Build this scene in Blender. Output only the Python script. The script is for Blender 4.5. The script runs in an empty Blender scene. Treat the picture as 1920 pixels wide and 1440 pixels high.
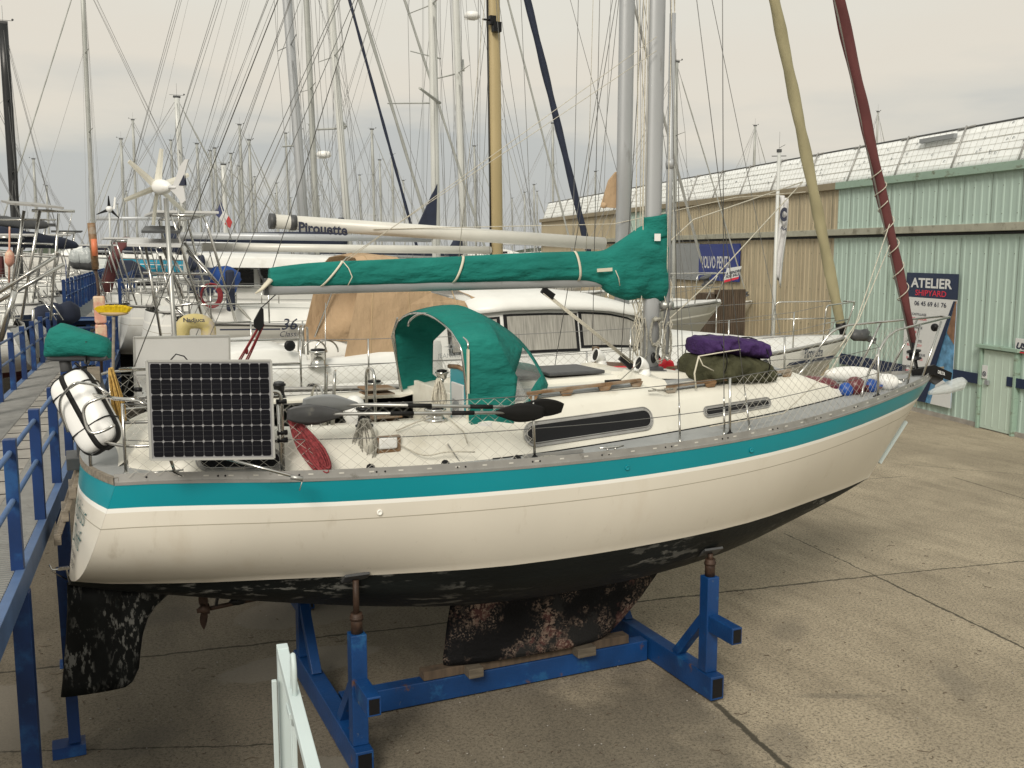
import bpy, bmesh, math, random
from mathutils import Vector, Matrix, noise
random.seed(7)
R = math.radians
S = bpy.context.scene
COL = S.collection
V = Vector

# ------------------------------------------------------------------ camera, world, sun, exposure
F_PX, HOR = 1870.0, 248.0
PITCH = math.atan(HOR / F_PX)
AZ = R(65.5)
CAM = V((0.04, -9.15, 4.55))
cam = bpy.data.cameras.new('camera')
cam.sensor_width = 36.0
cam.lens = 36.0 * F_PX / 1920.0
cam.clip_start = 0.1
cam.clip_end = 3000
co = bpy.data.objects.new('camera', cam)
co.location = CAM
co.rotation_euler = (R(90) - PITCH, 0, AZ - R(90))
COL.objects.link(co)
S.camera = co
S.view_settings.view_transform = 'Standard'
S.view_settings.look = 'None'
S.view_settings.gamma = 1.0
S.view_settings.exposure = 0.76
SUN_EL, SUN_AZ = 36.0, -128.0      # degrees; azimuth of the sun measured in the XY plane from +X

W = bpy.data.worlds.new("World")
S.world = W
W.use_nodes = True
wn, wl = W.node_tree.nodes, W.node_tree.links
wn.clear()
sky = wn.new('ShaderNodeTexSky')
sky.sky_type = 'NISHITA'
sky.sun_disc = False
sky.sun_elevation = R(SUN_EL)
sky.sun_rotation = R(90 - SUN_AZ)
sky.dust_density = 4.0
bg1 = wn.new('ShaderNodeBackground'); bg1.inputs[1].default_value = 0.10
wl.new(sky.outputs[0], bg1.inputs[0])
tc = wn.new('ShaderNodeTexCoord')
sx = wn.new('ShaderNodeSeparateXYZ'); wl.new(tc.outputs['Generated'], sx.inputs[0])
mp = wn.new('ShaderNodeMapping'); mp.inputs['Scale'].default_value = (1.6, 1.6, 7.5)
mp.inputs['Location'].default_value = (0.3, 0.15, 0.2)
wl.new(tc.outputs['Generated'], mp.inputs[0])
nz = wn.new('ShaderNodeTexNoise'); nz.inputs['Scale'].default_value = 1.5
nz.inputs['Detail'].default_value = 6; nz.inputs['Roughness'].default_value = 0.5
wl.new(mp.outputs[0], nz.inputs[0])
m1 = wn.new('ShaderNodeMath'); m1.operation = 'MULTIPLY_ADD'; m1.inputs[1].default_value = 0.40; m1.inputs[2].default_value = -0.185
wl.new(nz.outputs[0], m1.inputs[0])
m2 = wn.new('ShaderNodeMath'); m2.operation = 'ADD'
wl.new(sx.outputs[2], m2.inputs[0]); wl.new(m1.outputs[0], m2.inputs[1])
cr = wn.new('ShaderNodeValToRGB')
e = cr.color_ramp.elements
e[0].position = 0.03; e[0].color = (0.345, 0.350, 0.340, 1)
e[1].position = 0.60; e[1].color = (0.55, 0.55, 0.50, 1)
for p_, c_ in ((0.085, (0.355, 0.36, 0.345, 1)), (0.125, (0.455, 0.435, 0.385, 1)), (0.17, (0.515, 0.475, 0.405, 1)), (0.27, (0.515, 0.49, 0.425, 1))):
    n_ = cr.color_ramp.elements.new(p_); n_.color = c_
wl.new(m2.outputs[0], cr.inputs[0])
bg2 = wn.new('ShaderNodeBackground'); bg2.inputs[1].default_value = 0.89
wl.new(cr.outputs[0], bg2.inputs[0])
mx = wn.new('ShaderNodeMixShader'); mx.inputs[0].default_value = 0.95
wl.new(bg1.outputs[0], mx.inputs[1]); wl.new(bg2.outputs[0], mx.inputs[2])
wo = wn.new('ShaderNodeOutputWorld'); wl.new(mx.outputs[0], wo.inputs[0])

sun = bpy.data.lights.new('sun', 'SUN')
sun.energy = 1.5; sun.angle = R(20); sun.color = (1.0, 0.93, 0.82)
so = bpy.data.objects.new('sun', sun)
d_ = V((math.cos(R(SUN_EL)) * math.cos(R(SUN_AZ)), math.cos(R(SUN_EL)) * math.sin(R(SUN_AZ)), math.sin(R(SUN_EL))))
so.rotation_euler = d_.to_track_quat('Z', 'Y').to_euler()
so.location = (0, -20, 20)
COL.objects.link(so)

# ------------------------------------------------------------------ helpers
def ray(px, py):
    x, y = px - 960, py - 720
    fw = F_PX * math.cos(PITCH) - y * math.sin(PITCH)
    dn = F_PX * math.sin(PITCH) + y * math.cos(PITCH)
    return V((fw * math.cos(AZ) + x * math.sin(AZ), fw * math.sin(AZ) - x * math.cos(AZ), -dn))
def at(px, py, Y):            # point of the vertical plane y=Y seen at a pixel of the 1920 px photograph
    r = ray(px, py); return CAM + r * ((Y - CAM.y) / r.y)
def atz(px, py, z):           # same for a horizontal plane
    r = ray(px, py); return CAM + r * ((z - CAM.z) / r.z)
def atp(px, py, p0, n):       # same for any plane
    r = ray(px, py); return CAM + r * ((V(p0) - CAM).dot(V(n)) / r.dot(V(n)))
def lerp(a, b, t): return a + (b - a) * t
def interp(x, xs, ys):
    if x <= xs[0]: return ys[0]
    for i in range(1, len(xs)):
        if x <= xs[i]:
            return lerp(ys[i - 1], ys[i], (x - xs[i - 1]) / (xs[i] - xs[i - 1]))
    return ys[-1]
def sinterp(x, xs, ys):       # smooth (Catmull-Rom) version
    if x <= xs[0]: return ys[0]
    if x >= xs[-1]: return ys[-1]
    for i in range(1, len(xs)):
        if x <= xs[i]:
            h = xs[i] - xs[i - 1]; t = (x - xs[i - 1]) / h
            def sl(j):
                if j == 0: return (ys[1] - ys[0]) / (xs[1] - xs[0])
                if j == len(xs) - 1: return (ys[-1] - ys[-2]) / (xs[-1] - xs[-2])
                return (ys[j + 1] - ys[j - 1]) / (xs[j + 1] - xs[j - 1])
            a, b = sl(i - 1) * h, sl(i) * h
            return ((2*t**3 - 3*t*t + 1) * ys[i-1] + (t**3 - 2*t*t + t) * a + (-2*t**3 + 3*t*t) * ys[i] + (t**3 - t*t) * b)

class MB:
    def __init__(s): s.v = []; s.f = []; s.m = []; s.s = []
    def face(s, idx, m=0, sm=False): s.f.append(tuple(idx)); s.m.append(m); s.s.append(sm)
    def poly(s, pts, m=0, sm=False):
        b = len(s.v); s.v += [V(p) for p in pts]; s.face(range(b, b + len(pts)), m, sm); return s
    def box(s, c, d, rz=0, m=0, rot=None):
        M = rot or Matrix.Rotation(rz, 3, 'Z'); b = len(s.v); c = V(c)
        for x in (-.5, .5):
            for y in (-.5, .5):
                for z in (-.5, .5): s.v.append(c + M @ V((x * d[0], y * d[1], z * d[2])))
        for q in ((0,1,3,2),(4,6,7,5),(0,4,5,1),(2,3,7,6),(0,2,6,4),(1,5,7,3)): s.face([b + i for i in q], m)
        return s
    def beam(s, a, c, w, h, up=(0,0,1), m=0):      # rectangular bar from a to c
        a, c = V(a), V(c); t = (c - a); L = t.length; t = t / L
        u = V(up); 
        if abs(t.dot(u)) > .98: u = V((1,0,0))
        sd = t.cross(u).normalized(); u = sd.cross(t)
        return s.box((a + c) / 2, (L, w, h), rot=Matrix((t, sd, u)).transposed(), m=m)
    def tube(s, pts, r, n=6, m=0, closed=False, flat=1.0, caps=True):
        pts = [V(p) for p in pts]; N = len(pts)
        if N < 2: return s
        rs = r if isinstance(r, (list, tuple)) else [r] * N
        tg = []
        for i in range(N):
            a = pts[(i - 1) % N] if (closed or i > 0) else pts[i]
            c = pts[(i + 1) % N] if (closed or i < N - 1) else pts[i]
            t = c - a; tg.append(t.normalized() if t.length > 1e-9 else V((0,0,1)))
        u = V((0,0,1)) if abs(tg[0].z) < .9 else V((1,0,0))
        u = (u - tg[0] * u.dot(tg[0])).normalized(); base = len(s.v)
        for i in range(N):
            u = (u - tg[i] * u.dot(tg[i]))
            u = u.normalized() if u.length > 1e-6 else tg[i].orthogonal().normalized()
            w = tg[i].cross(u)
            for k in range(n):
                a = 2 * math.pi * k / n
                s.v.append(pts[i] + (u * math.cos(a) * flat + w * math.sin(a)) * rs[i])
        for i in range(N if closed else N - 1):
            j = (i + 1) % N
            for k in range(n):
                l = (k + 1) % n
                s.face((base + i*n + k, base + i*n + l, base + j*n + l, base + j*n + k), m, n > 4)
        if not closed and caps:
            s.face([base + k for k in range(n)], m); s.face([base + (N-1)*n + k for k in range(n)], m)
        return s
    def grid(s, rows, m=0, sm=True, closed=False, mrow=None, skip=None):
        b = len(s.v); n = len(rows[0])
        for r_ in rows: s.v += [V(p) for p in r_]
        for i in range(len(rows) - 1):
            for k in range(n if closed else n - 1):
                if skip and skip(i, k): continue
                l = (k + 1) % n
                s.face((b + i*n + k, b + i*n + l, b + (i+1)*n + l, b + (i+1)*n + k), mrow(i, k) if mrow else m, sm)
        return s
    def loft(s, rings, m=0, sm=True, caps=True):
        b = len(s.v); n = len(rings[0]); s.grid(rings, m, sm, True)
        if caps:
            s.face([b + k for k in range(n)], m); s.face([b + (len(rings)-1)*n + k for k in range(n)], m)
        return s
    def lathe(s, prof, c, ax=(0,0,1), n=16, m=0, sm=True):
        c = V(c); q = V((0,0,1)).rotation_difference(V(ax).normalized()); rings = []
        for r_, z in prof:
            rings.append([c + q @ V((max(r_, 1e-4) * math.cos(2*math.pi*k/n), max(r_, 1e-4) * math.sin(2*math.pi*k/n), z)) for k in range(n)])
        return s.loft(rings, m, sm)
    def ball(s, c, r, n=12, m=0, jit=0, q=None):
        rr = r if isinstance(r, (list, tuple)) else (r, r, r); rings = []; c = V(c)
        for i in range(n // 2 + 1):
            a = math.pi * (i + .02) / (n // 2 + .04); ring = []
            for k in range(n):
                p = V((math.sin(a) * math.cos(2*math.pi*k/n), math.sin(a) * math.sin(2*math.pi*k/n), math.cos(a)))
                f_ = 1 + (noise.noise(p * 2.3 + c) * jit if jit else 0)
                d = V((p.x * rr[0], p.y * rr[1], p.z * rr[2])) * f_
                ring.append(c + (q @ d if q else d))
            rings.append(ring)
        return s.loft(rings, m)
    def prism(s, pts, ext, m=0, sm=False):
        a = [V(p) for p in pts]; e_ = V(ext); b = len(s.v); n = len(a)
        s.v += a + [p + e_ for p in a]
        s.face(range(b, b + n), m); s.face(range(b + n, b + 2*n), m)
        for k in range(n):
            l = (k + 1) % n; s.face((b + k, b + l, b + n + l, b + n + k), m, sm)
        return s
    def build(s, name, mats, parent=None, bevel=0, label=None, subsurf=0, solid=0, weld=False):
        if not s.f: return None
        me = bpy.data.meshes.new(name)
        off = V((0,0,0)); p_ = parent
        while p_ is not None: off += p_.location; p_ = p_.parent
        loc = V((0,0,0))
        if parent is None:
            xs = [p.x for p in s.v]; ys = [p.y for p in s.v]; zs = [p.z for p in s.v]
            loc = V(((min(xs)+max(xs))/2, (min(ys)+max(ys))/2, min(zs))); off = loc
        me.from_pydata([p - off for p in s.v], [], s.f)
        for x in (mats if isinstance(mats, (list, tuple)) else [mats]): me.materials.append(M[x] if isinstance(x, str) else x)
        for i, p in enumerate(me.polygons): p.material_index = s.m[i]; p.use_smooth = s.s[i]
        bm = bmesh.new(); bm.from_mesh(me)
        bmesh.ops.delete(bm, geom=[q for q in bm.verts if not q.link_faces], context='VERTS')
        if weld: bmesh.ops.remove_doubles(bm, verts=bm.verts, dist=.0004)
        bmesh.ops.recalc_face_normals(bm, faces=bm.faces); bm.to_mesh(me); bm.free()
        o = bpy.data.objects.new(name, me); o.location = loc; COL.objects.link(o)
        if parent is not None: o.parent = parent
        if solid: md = o.modifiers.new('s', 'SOLIDIFY'); md.thickness = solid; md.offset = 0
        if bevel: md = o.modifiers.new('b', 'BEVEL'); md.width = bevel; md.segments = 2; md.limit_method = 'ANGLE'; md.harden_normals = False
        if subsurf: md = o.modifiers.new('u', 'SUBSURF'); md.levels = subsurf; md.render_levels = subsurf
        if label: o['label'] = label
        return o
def tag(o, label, cat, group=None):
    o['label'] = label; o['category'] = cat
    if group: o['group'] = group
    return o
def thing(name, label, cat, loc=(0,0,0), group=None):
    o = bpy.data.objects.new(name, None); COL.objects.link(o); o.location = loc; o.empty_display_size = .3
    return tag(o, label, cat, group)
def struct(mb, name, mats, kind='structure', **k):
    o = mb.build(name, mats, **k); o['kind'] = kind; return o
def kids(o): return [c for c in bpy.data.objects if c.parent == o]
def copy_tree(o, label, loc, rz=0, scale=None, group=None):
    def rec(a, par):
        c = a.copy(); COL.objects.link(c); c.parent = par
        for ch in tree.get(a.name, []): rec(ch, c)
        return c
    tree = {}
    for c in bpy.data.objects:
        if c.parent: tree.setdefault(c.parent.name, []).append(c)
    r = rec(o, None); r.location = loc; r.rotation_euler = (0, 0, rz)
    if scale: r.scale = scale
    r['label'] = label
    if group: r['group'] = group
    return r
def text_mb(txt, size, o, ux, uy, shear=0, bold=0, align='CENTER', sx_=1.0, th=.002, fw=None, fh=None):
    c = bpy.data.curves.new('t', 'FONT'); c.body = txt; c.size = size; c.align_x = align; c.shear = shear; c.offset = bold
    c.resolution_u = 3
    ob = bpy.data.objects.new('t', c); COL.objects.link(ob)
    dg = bpy.context.evaluated_depsgraph_get(); dg.update()
    me = bpy.data.meshes.new_from_object(ob.evaluated_get(dg))
    bpy.data.objects.remove(ob)
    mb = MB(); o = V(o); ux = V(ux).normalized(); uy = V(uy).normalized(); nn = ux.cross(uy); sy_ = 1; cx = cy = 0
    if fw:      # centre the word on the point and stretch it to a given width and height
        xs = [p.co.x for p in me.vertices]; ys = [p.co.y for p in me.vertices]; cx, cy = (min(xs)+max(xs))/2, (min(ys)+max(ys))/2
        sx_ = fw/(max(xs)-min(xs)); sy_ = fh/(max(ys)-min(ys))
    mb.v = [o + ux * ((p.co.x - cx) * sx_) + uy * ((p.co.y - cy) * sy_) + nn * th for p in me.vertices]
    for f in me.polygons: mb.face(tuple(f.vertices))
    bpy.data.meshes.remove(me)
    return mb
def bez(a, b, c, n=8):
    a, b, c = V(a), V(b), V(c)
    return [a*(1-t)**2 + b*2*t*(1-t) + c*t*t for t in [i/n for i in range(n+1)]]
def rounded(pts, rad, n=4):       # round the corners of a polyline
    pts = [V(p) for p in pts]; out = [pts[0]]
    for i in range(1, len(pts)-1):
        a, b, c = pts[i-1], pts[i], pts[i+1]
        r1 = min(rad, (a-b).length*.45); r2 = min(rad, (c-b).length*.45)
        out += bez(b + (a-b).normalized()*r1, b, b + (c-b).normalized()*r2, n)
    return out + [pts[-1]]

# ------------------------------------------------------------------ materials
M = {}
def mat(name, col, rough=.5, metal=0, var=.12, vs=3.0, bump=0, bs=30, spec=.5, dirt=None, dirts=2.0, dth=.62, trans=0, alpha=1, stretch=None, coat=0, dsoft=.06, bd=.02):
    m = bpy.data.materials.new(name); m.use_nodes = True; nt = m.node_tree; n, l = nt.nodes, nt.links
    b = n['Principled BSDF']; b.inputs['Roughness'].default_value = rough; b.inputs['Metallic'].default_value = metal
    b.inputs['Specular IOR Level'].default_value = spec
    if trans: b.inputs['Transmission Weight'].default_value = trans
    if alpha < 1: b.inputs['Alpha'].default_value = alpha
    if coat: b.inputs['Coat Weight'].default_value = coat; b.inputs['Coat Roughness'].default_value = .1
    g = n.new('ShaderNodeTexCoord'); src = g.outputs['Object']
    if stretch:
        mm = n.new('ShaderNodeMapping'); mm.inputs['Scale'].default_value = stretch; l.new(src, mm.inputs[0]); src = mm.outputs[0]
    t = n.new('ShaderNodeTexNoise'); t.inputs['Scale'].default_value = vs; t.inputs['Detail'].default_value = 6
    l.new(src, t.inputs[0])
    r = n.new('ShaderNodeValToRGB'); r.color_ramp.elements[0].position = .3; r.color_ramp.elements[1].position = .7
    c = V(col[:3])
    r.color_ramp.elements[0].color = (*(c * (1 - var)), 1); r.color_ramp.elements[1].color = (*[min(1, x) for x in c * (1 + var)], 1)
    l.new(t.outputs[0], r.inputs[0]); out = r.outputs[0]
    if dirt:
        for k, (dc, ds, th, *mk) in enumerate(dirt if isinstance(dirt[0][0], tuple) else [dirt]):
            t2 = n.new('ShaderNodeTexNoise'); t2.inputs['Scale'].default_value = ds; t2.inputs['Detail'].default_value = 8; t2.inputs['Roughness'].default_value = .65
            l.new(src, t2.inputs[0])
            r2 = n.new('ShaderNodeMapRange'); r2.inputs[1].default_value = th - dsoft; r2.inputs[2].default_value = th + dsoft
            l.new(t2.outputs[0], r2.inputs[0]); fo = r2.outputs[0]
            if mk:
                t4 = n.new('ShaderNodeTexNoise'); t4.inputs['Scale'].default_value = mk[0]; t4.inputs['Detail'].default_value = 4; l.new(src, t4.inputs[0])
                r4 = n.new('ShaderNodeMapRange'); r4.inputs[1].default_value = mk[1] - .05; r4.inputs[2].default_value = mk[1] + .07; l.new(t4.outputs[0], r4.inputs[0])
                mu = n.new('ShaderNodeMath'); mu.operation = 'MULTIPLY'; l.new(fo, mu.inputs[0]); l.new(r4.outputs[0], mu.inputs[1]); fo = mu.outputs[0]
            mxx = n.new('ShaderNodeMixRGB'); mxx.inputs[2].default_value = (*dc, 1); l.new(fo, mxx.inputs[0]); l.new(out, mxx.inputs[1]); out = mxx.outputs[0]
    l.new(out, b.inputs['Base Color'])
    if bump:
        t3 = n.new('ShaderNodeTexNoise'); t3.inputs['Scale'].default_value = bs; t3.inputs['Detail'].default_value = 5; l.new(src, t3.inputs[0])
        bp = n.new('ShaderNodeBump'); bp.inputs['Strength'].default_value = bump; bp.inputs['Distance'].default_value = bd
        l.new(t3.outputs[0], bp.inputs['Height']); l.new(bp.outputs[0], b.inputs['Normal'])
    M[name] = m; return m
mat('gel_cream', (.70,.66,.575), .30, var=.035, vs=.8, dirt=(((.63,.57,.47), .9, .67), ((.54,.49,.40), 3.4, .71), ((.30,.27,.22), 9, .765)), stretch=(1.5,1.5,.42), dsoft=.10)
mat('gel_white', (.70,.68,.60), .4, var=.04, dirt=((.5,.46,.36), 2.2, .68), dsoft=.12)
mat('gel_pure', (.74,.74,.71), .35, var=.04, dirt=((.55,.53,.47), 2.0, .70), dsoft=.12)
mat('crease_shade', (.36,.33,.26), .5, var=.1)  # shade of the hull crease, painted as a thin grey row without a notch
mat('teal_paint', (.0,.235,.285), .28, var=.05, vs=1.2)
mat('white_line', (.86,.85,.80), .4, var=.02)
mat('antifoul', (.006,.008,.008), .6, spec=.25, var=.4, vs=2, bump=.3, bs=25, dirt=(((.14,.14,.13), 9, .56, 1.3, .54),), stretch=(.5,.5,1.5), dsoft=.03)
mat('rudder_black', (.005,.006,.006), .55, spec=.2, var=.5, vs=3, bump=.3, bs=20, dirt=(((.15,.15,.14), 13, .555, 2.5, .50), ((.02,.03,.03), 2, .66)), stretch=(1.8,1.8,.7), dsoft=.03)
mat('keel_black', (.005,.005,.006), .7, spec=.2, var=.5, vs=3, bump=.6, bs=40, dirt=(((.10,.045,.04), 2.4, .58), ((.26,.19,.15), 30, .53, 2.2, .53), ((.20,.15,.12), 46, .55, 3.1, .56), ((.02,.02,.02), 1.8, .57)), dsoft=.03)
mat('grey_deck', (.30,.31,.31), .75, var=.08, vs=4, bump=.15, bs=150, dirt=((.2,.19,.17), 3, .66))
mat('backsheet', (.26,.26,.27), .4, var=.03)
mat('panel_rim', (.40,.40,.38), .5, .2, var=.08)
mat('alu', (.42,.42,.40), .42, .75, var=.1, vs=8)
mat('alu_rail', (.36,.355,.34), .5, .5, var=.12, vs=6, dirt=((.2,.19,.17), 9, .66))
mat('mast_alu', (.40,.415,.43), .45, .35, var=.06, vs=2.5, dirt=((.25,.25,.25), 5, .69), stretch=(1,1,.3))
mat('mast_white', (.55,.56,.54), .45, .1, var=.06, dirt=((.3,.3,.28), 4, .69), stretch=(1,1,.3))
mat('mast_grey', (.36,.37,.35), .5, .2, var=.08)
mat('mast_tan', (.40,.32,.17), .5, .05, var=.08, vs=3, dirt=((.2,.15,.08), 5, .68), stretch=(1,1,.25))
mat('mast_black', (.012,.013,.014), .35, var=.2)
mat('boom_white', (.60,.59,.54), .4, .05, var=.05)
mat('steel', (.55,.54,.51), .22, 1.0, var=.08, vs=15)
mat('wire', (.16,.16,.155), .45, .6, var=.1)
mat('wire_far', (.20,.20,.195), .6, .2, var=.1)
mat('rope', (.50,.47,.39), .9, var=.25, vs=60)
mat('rope_grey', (.30,.29,.25), .9, var=.45, vs=70)
mat('rope_red', (.22,.035,.04), .85, var=.45, vs=45)
mat('rope_yellow', (.50,.32,.09), .85, var=.3, vs=50)
mat('net', (.40,.385,.34), .8, var=.1)
mat('canvas_green', (.012,.165,.138), .85, spec=.2, var=.14, vs=2.6, bump=.8, bs=4.5, bd=.10, stretch=(.55,1,1.25), dirt=((.02,.20,.165), 2.5, .66), dsoft=.1)
mat('strap', (.60,.56,.45), .8, var=.06)
mat('canvas_tan', (.43,.305,.19), .85, var=.12, vs=2, bump=.8, bs=3.2, bd=.12, stretch=(1,1,.5), spec=.2)
mat('maroon', (.105,.028,.028), .8, var=.18, vs=5, bump=.4, bs=9, stretch=(1,1,.4))
mat('khaki', (.30,.27,.16), .8, var=.15, vs=4, bump=.5, bs=8, stretch=(1,1,.4))
mat('navy', (.012,.018,.04), .75, var=.2, vs=4, bump=.3, bs=9)
mat('blue_canvas', (.01,.06,.26), .75, var=.2, vs=5, bump=.3)
mat('purple', (.042,.018,.085), .75, var=.25, vs=4, bump=.9, bs=5, bd=.08, spec=.25)
mat('olive', (.055,.055,.030), .8, var=.3, vs=4, bump=.9, bs=5, bd=.08, spec=.2)
mat('black', (.006,.006,.007), .45, spec=.3, var=.2)
mat('black_rubber', (.009,.009,.009), .7, spec=.25, var=.2)
mat('dark_grey', (.06,.062,.065), .5, var=.15, vs=9, dirt=((.12,.12,.11), 8, .66))
mat('glass_dark', (.006,.006,.007), .25, var=.2, spec=.25)
mat('teak', (.20,.115,.055), .6, var=.35, vs=14, dirt=((.28,.24,.19), 4, .56), stretch=(.4,2,2))
mat('block_wood', (.11,.09,.065), .85, var=.35, vs=8, stretch=(.5,3,3), bump=.3)
mat('wood_grey', (.22,.19,.15), .8, var=.3, vs=8, stretch=(.5,3,3), bump=.3)
mat('steel_blue', (.004,.040,.145), .42, var=.3, vs=2.0, bump=.15, bs=30, dirt=(((.012,.08,.21), 3.5, .62), ((.12,.14,.15), 9, .70), ((.11,.055,.03), 5, .68)), dsoft=.04)
mat('walk_blue', (.004,.028,.115), .45, var=.25, vs=2.5, dirt=((.012,.07,.21), 3, .60))
mat('walk_light', (.07,.125,.25), .5, var=.15, vs=4)
mat('rust', (.05,.028,.018), .6, .3, var=.4, vs=20)
mat('red_plastic', (.62,.012,.025), .35, var=.06)
mat('red_tackle', (.22,.02,.025), .7, var=.2, vs=30)
mat('rail_white', (.52,.60,.60), .5, var=.06, dirt=(((.30,.22,.14), 8, .72),), dsoft=.03)
mat('white_plastic', (.80,.80,.78), .35, var=.03, dirt=((.6,.58,.52), 6, .68))
mat('panel_back', (.56,.56,.55), .4, var=.03)
mat('door_green', (.46,.56,.49), .5, var=.04)
mat('track_grey', (.34,.335,.27), .6, var=.1, dirt=((.18,.17,.13), 2.5, .6))
mat('pale_tan', (.50,.44,.33), .7, var=.1)
mat('pink', (.55,.27,.20), .6, var=.15, vs=5, dirt=((.65,.55,.38), 4, .57))
mat('orange', (.62,.18,.08), .5, var=.15)
mat('yellow', (.72,.52,.015), .6, var=.15, vs=40)
mat('buoy_yellow', (.48,.40,.17), .6, var=.12, dirt=((.42,.36,.30), 4, .55))
mat('wood_brush', (.42,.31,.18), .7, var=.15)
mat('maroon_vinyl', (.12,.022,.028), .35, var=.15)
mat('fender_blue', (.01,.07,.32), .4, var=.15)
mat('green_rope', (.02,.16,.09), .8, var=.3, vs=40)
mat('sky_blue_paint', (.02,.30,.46), .45, var=.1)
mat('navy_paint', (.008,.016,.035), .3, var=.2)
mat('red_anti', (.075,.014,.012), .7, var=.3, vs=3)
mat('blue_sign', (.004,.022,.19), .35, var=.08)
mat('navy_sign', (.010,.022,.062), .4, var=.06)
mat('sign_white', (.62,.63,.63), .5, var=.03)
mat('grey_sign', (.25,.265,.275), .5, var=.05)
mat('sign_red', (.62,.03,.06), .5, var=.03)
mat('ink', (.02,.025,.05), .6, var=.05)
mat('ink_green', (.01,.10,.10), .6, var=.05)
mat('green_wall', (.39,.50,.445), .55, var=.05, vs=1.2, dirt=(((.22,.30,.24), 1.4, .66),), stretch=(1,1,.25), dsoft=.12)
mat('tan_wall', (.40,.34,.23), .55, var=.06, vs=1.2, dirt=(((.22,.18,.12), 1.4, .66),), stretch=(1,1,.25), dsoft=.12)
mat('green_trim', (.27,.38,.31), .55, var=.08, dirt=((.15,.17,.12), 3, .62), stretch=(1,1,2))
mat('tan_trim', (.24,.20,.13), .55, var=.1)
mat('mesh_white', (.86,.88,.87), .7, var=.03, vs=3, bump=.15, bs=7)
mat('beige_poly', (.50,.42,.34), .8, var=.04)
mat('photo_blue', (.10,.25,.42), .5, var=.45, vs=5)
mat('photo_brown', (.22,.12,.07), .5, var=.3, vs=4)
mat('curtain', (.30,.29,.26), .8, var=.3, vs=9, stretch=(6,1,.3))
mat('concrete', (.30,.28,.25), .9, var=.2, vs=4, bump=.4)
mat('flag_white', (.62,.62,.62), .8, var=.04)
mat('flag_blue', (.05,.06,.14), .8, var=.1)
mat('flag_red', (.45,.05,.05), .8, var=.1)
mat('hull_grey', (.42,.41,.37), .35, var=.06, vs=1, dirt=((.3,.28,.22), 2, .66), dsoft=.1)
mat('leaves', (.05,.065,.04), .9, var=.4, vs=2)
mat('old_wood', (.085,.06,.04), .85, var=.35, vs=5, stretch=(3,3,.4))
mat('vinyl', (.75,.76,.74), .08, var=.02, alpha=.22)
mat('wrap', (.62,.66,.66), .15, var=.1, alpha=.55, bump=1.0, bs=20)
mat('track_grime', (.13,.15,.12), .7, var=.2)
mat('mesh_grate', (.10,.115,.12), .6, .3, var=.2, vs=8)

def solar_mat():
    m = bpy.data.materials.new('solar_cells'); m.use_nodes = True; n, l = m.node_tree.nodes, m.node_tree.links
    b = n['Principled BSDF']; b.inputs['Roughness'].default_value = .35; b.inputs['Specular IOR Level'].default_value = .12
    t = n.new('ShaderNodeTexNoise'); t.inputs['Scale'].default_value = 5
    r = n.new('ShaderNodeValToRGB'); r.color_ramp.elements[0].color = (.004,.004,.006,1); r.color_ramp.elements[1].color = (.009,.009,.013,1)
    l.new(t.outputs[0], r.inputs[0]); l.new(r.outputs[0], b.inputs['Base Color']); M['solar_cells'] = m
solar_mat()

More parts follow.
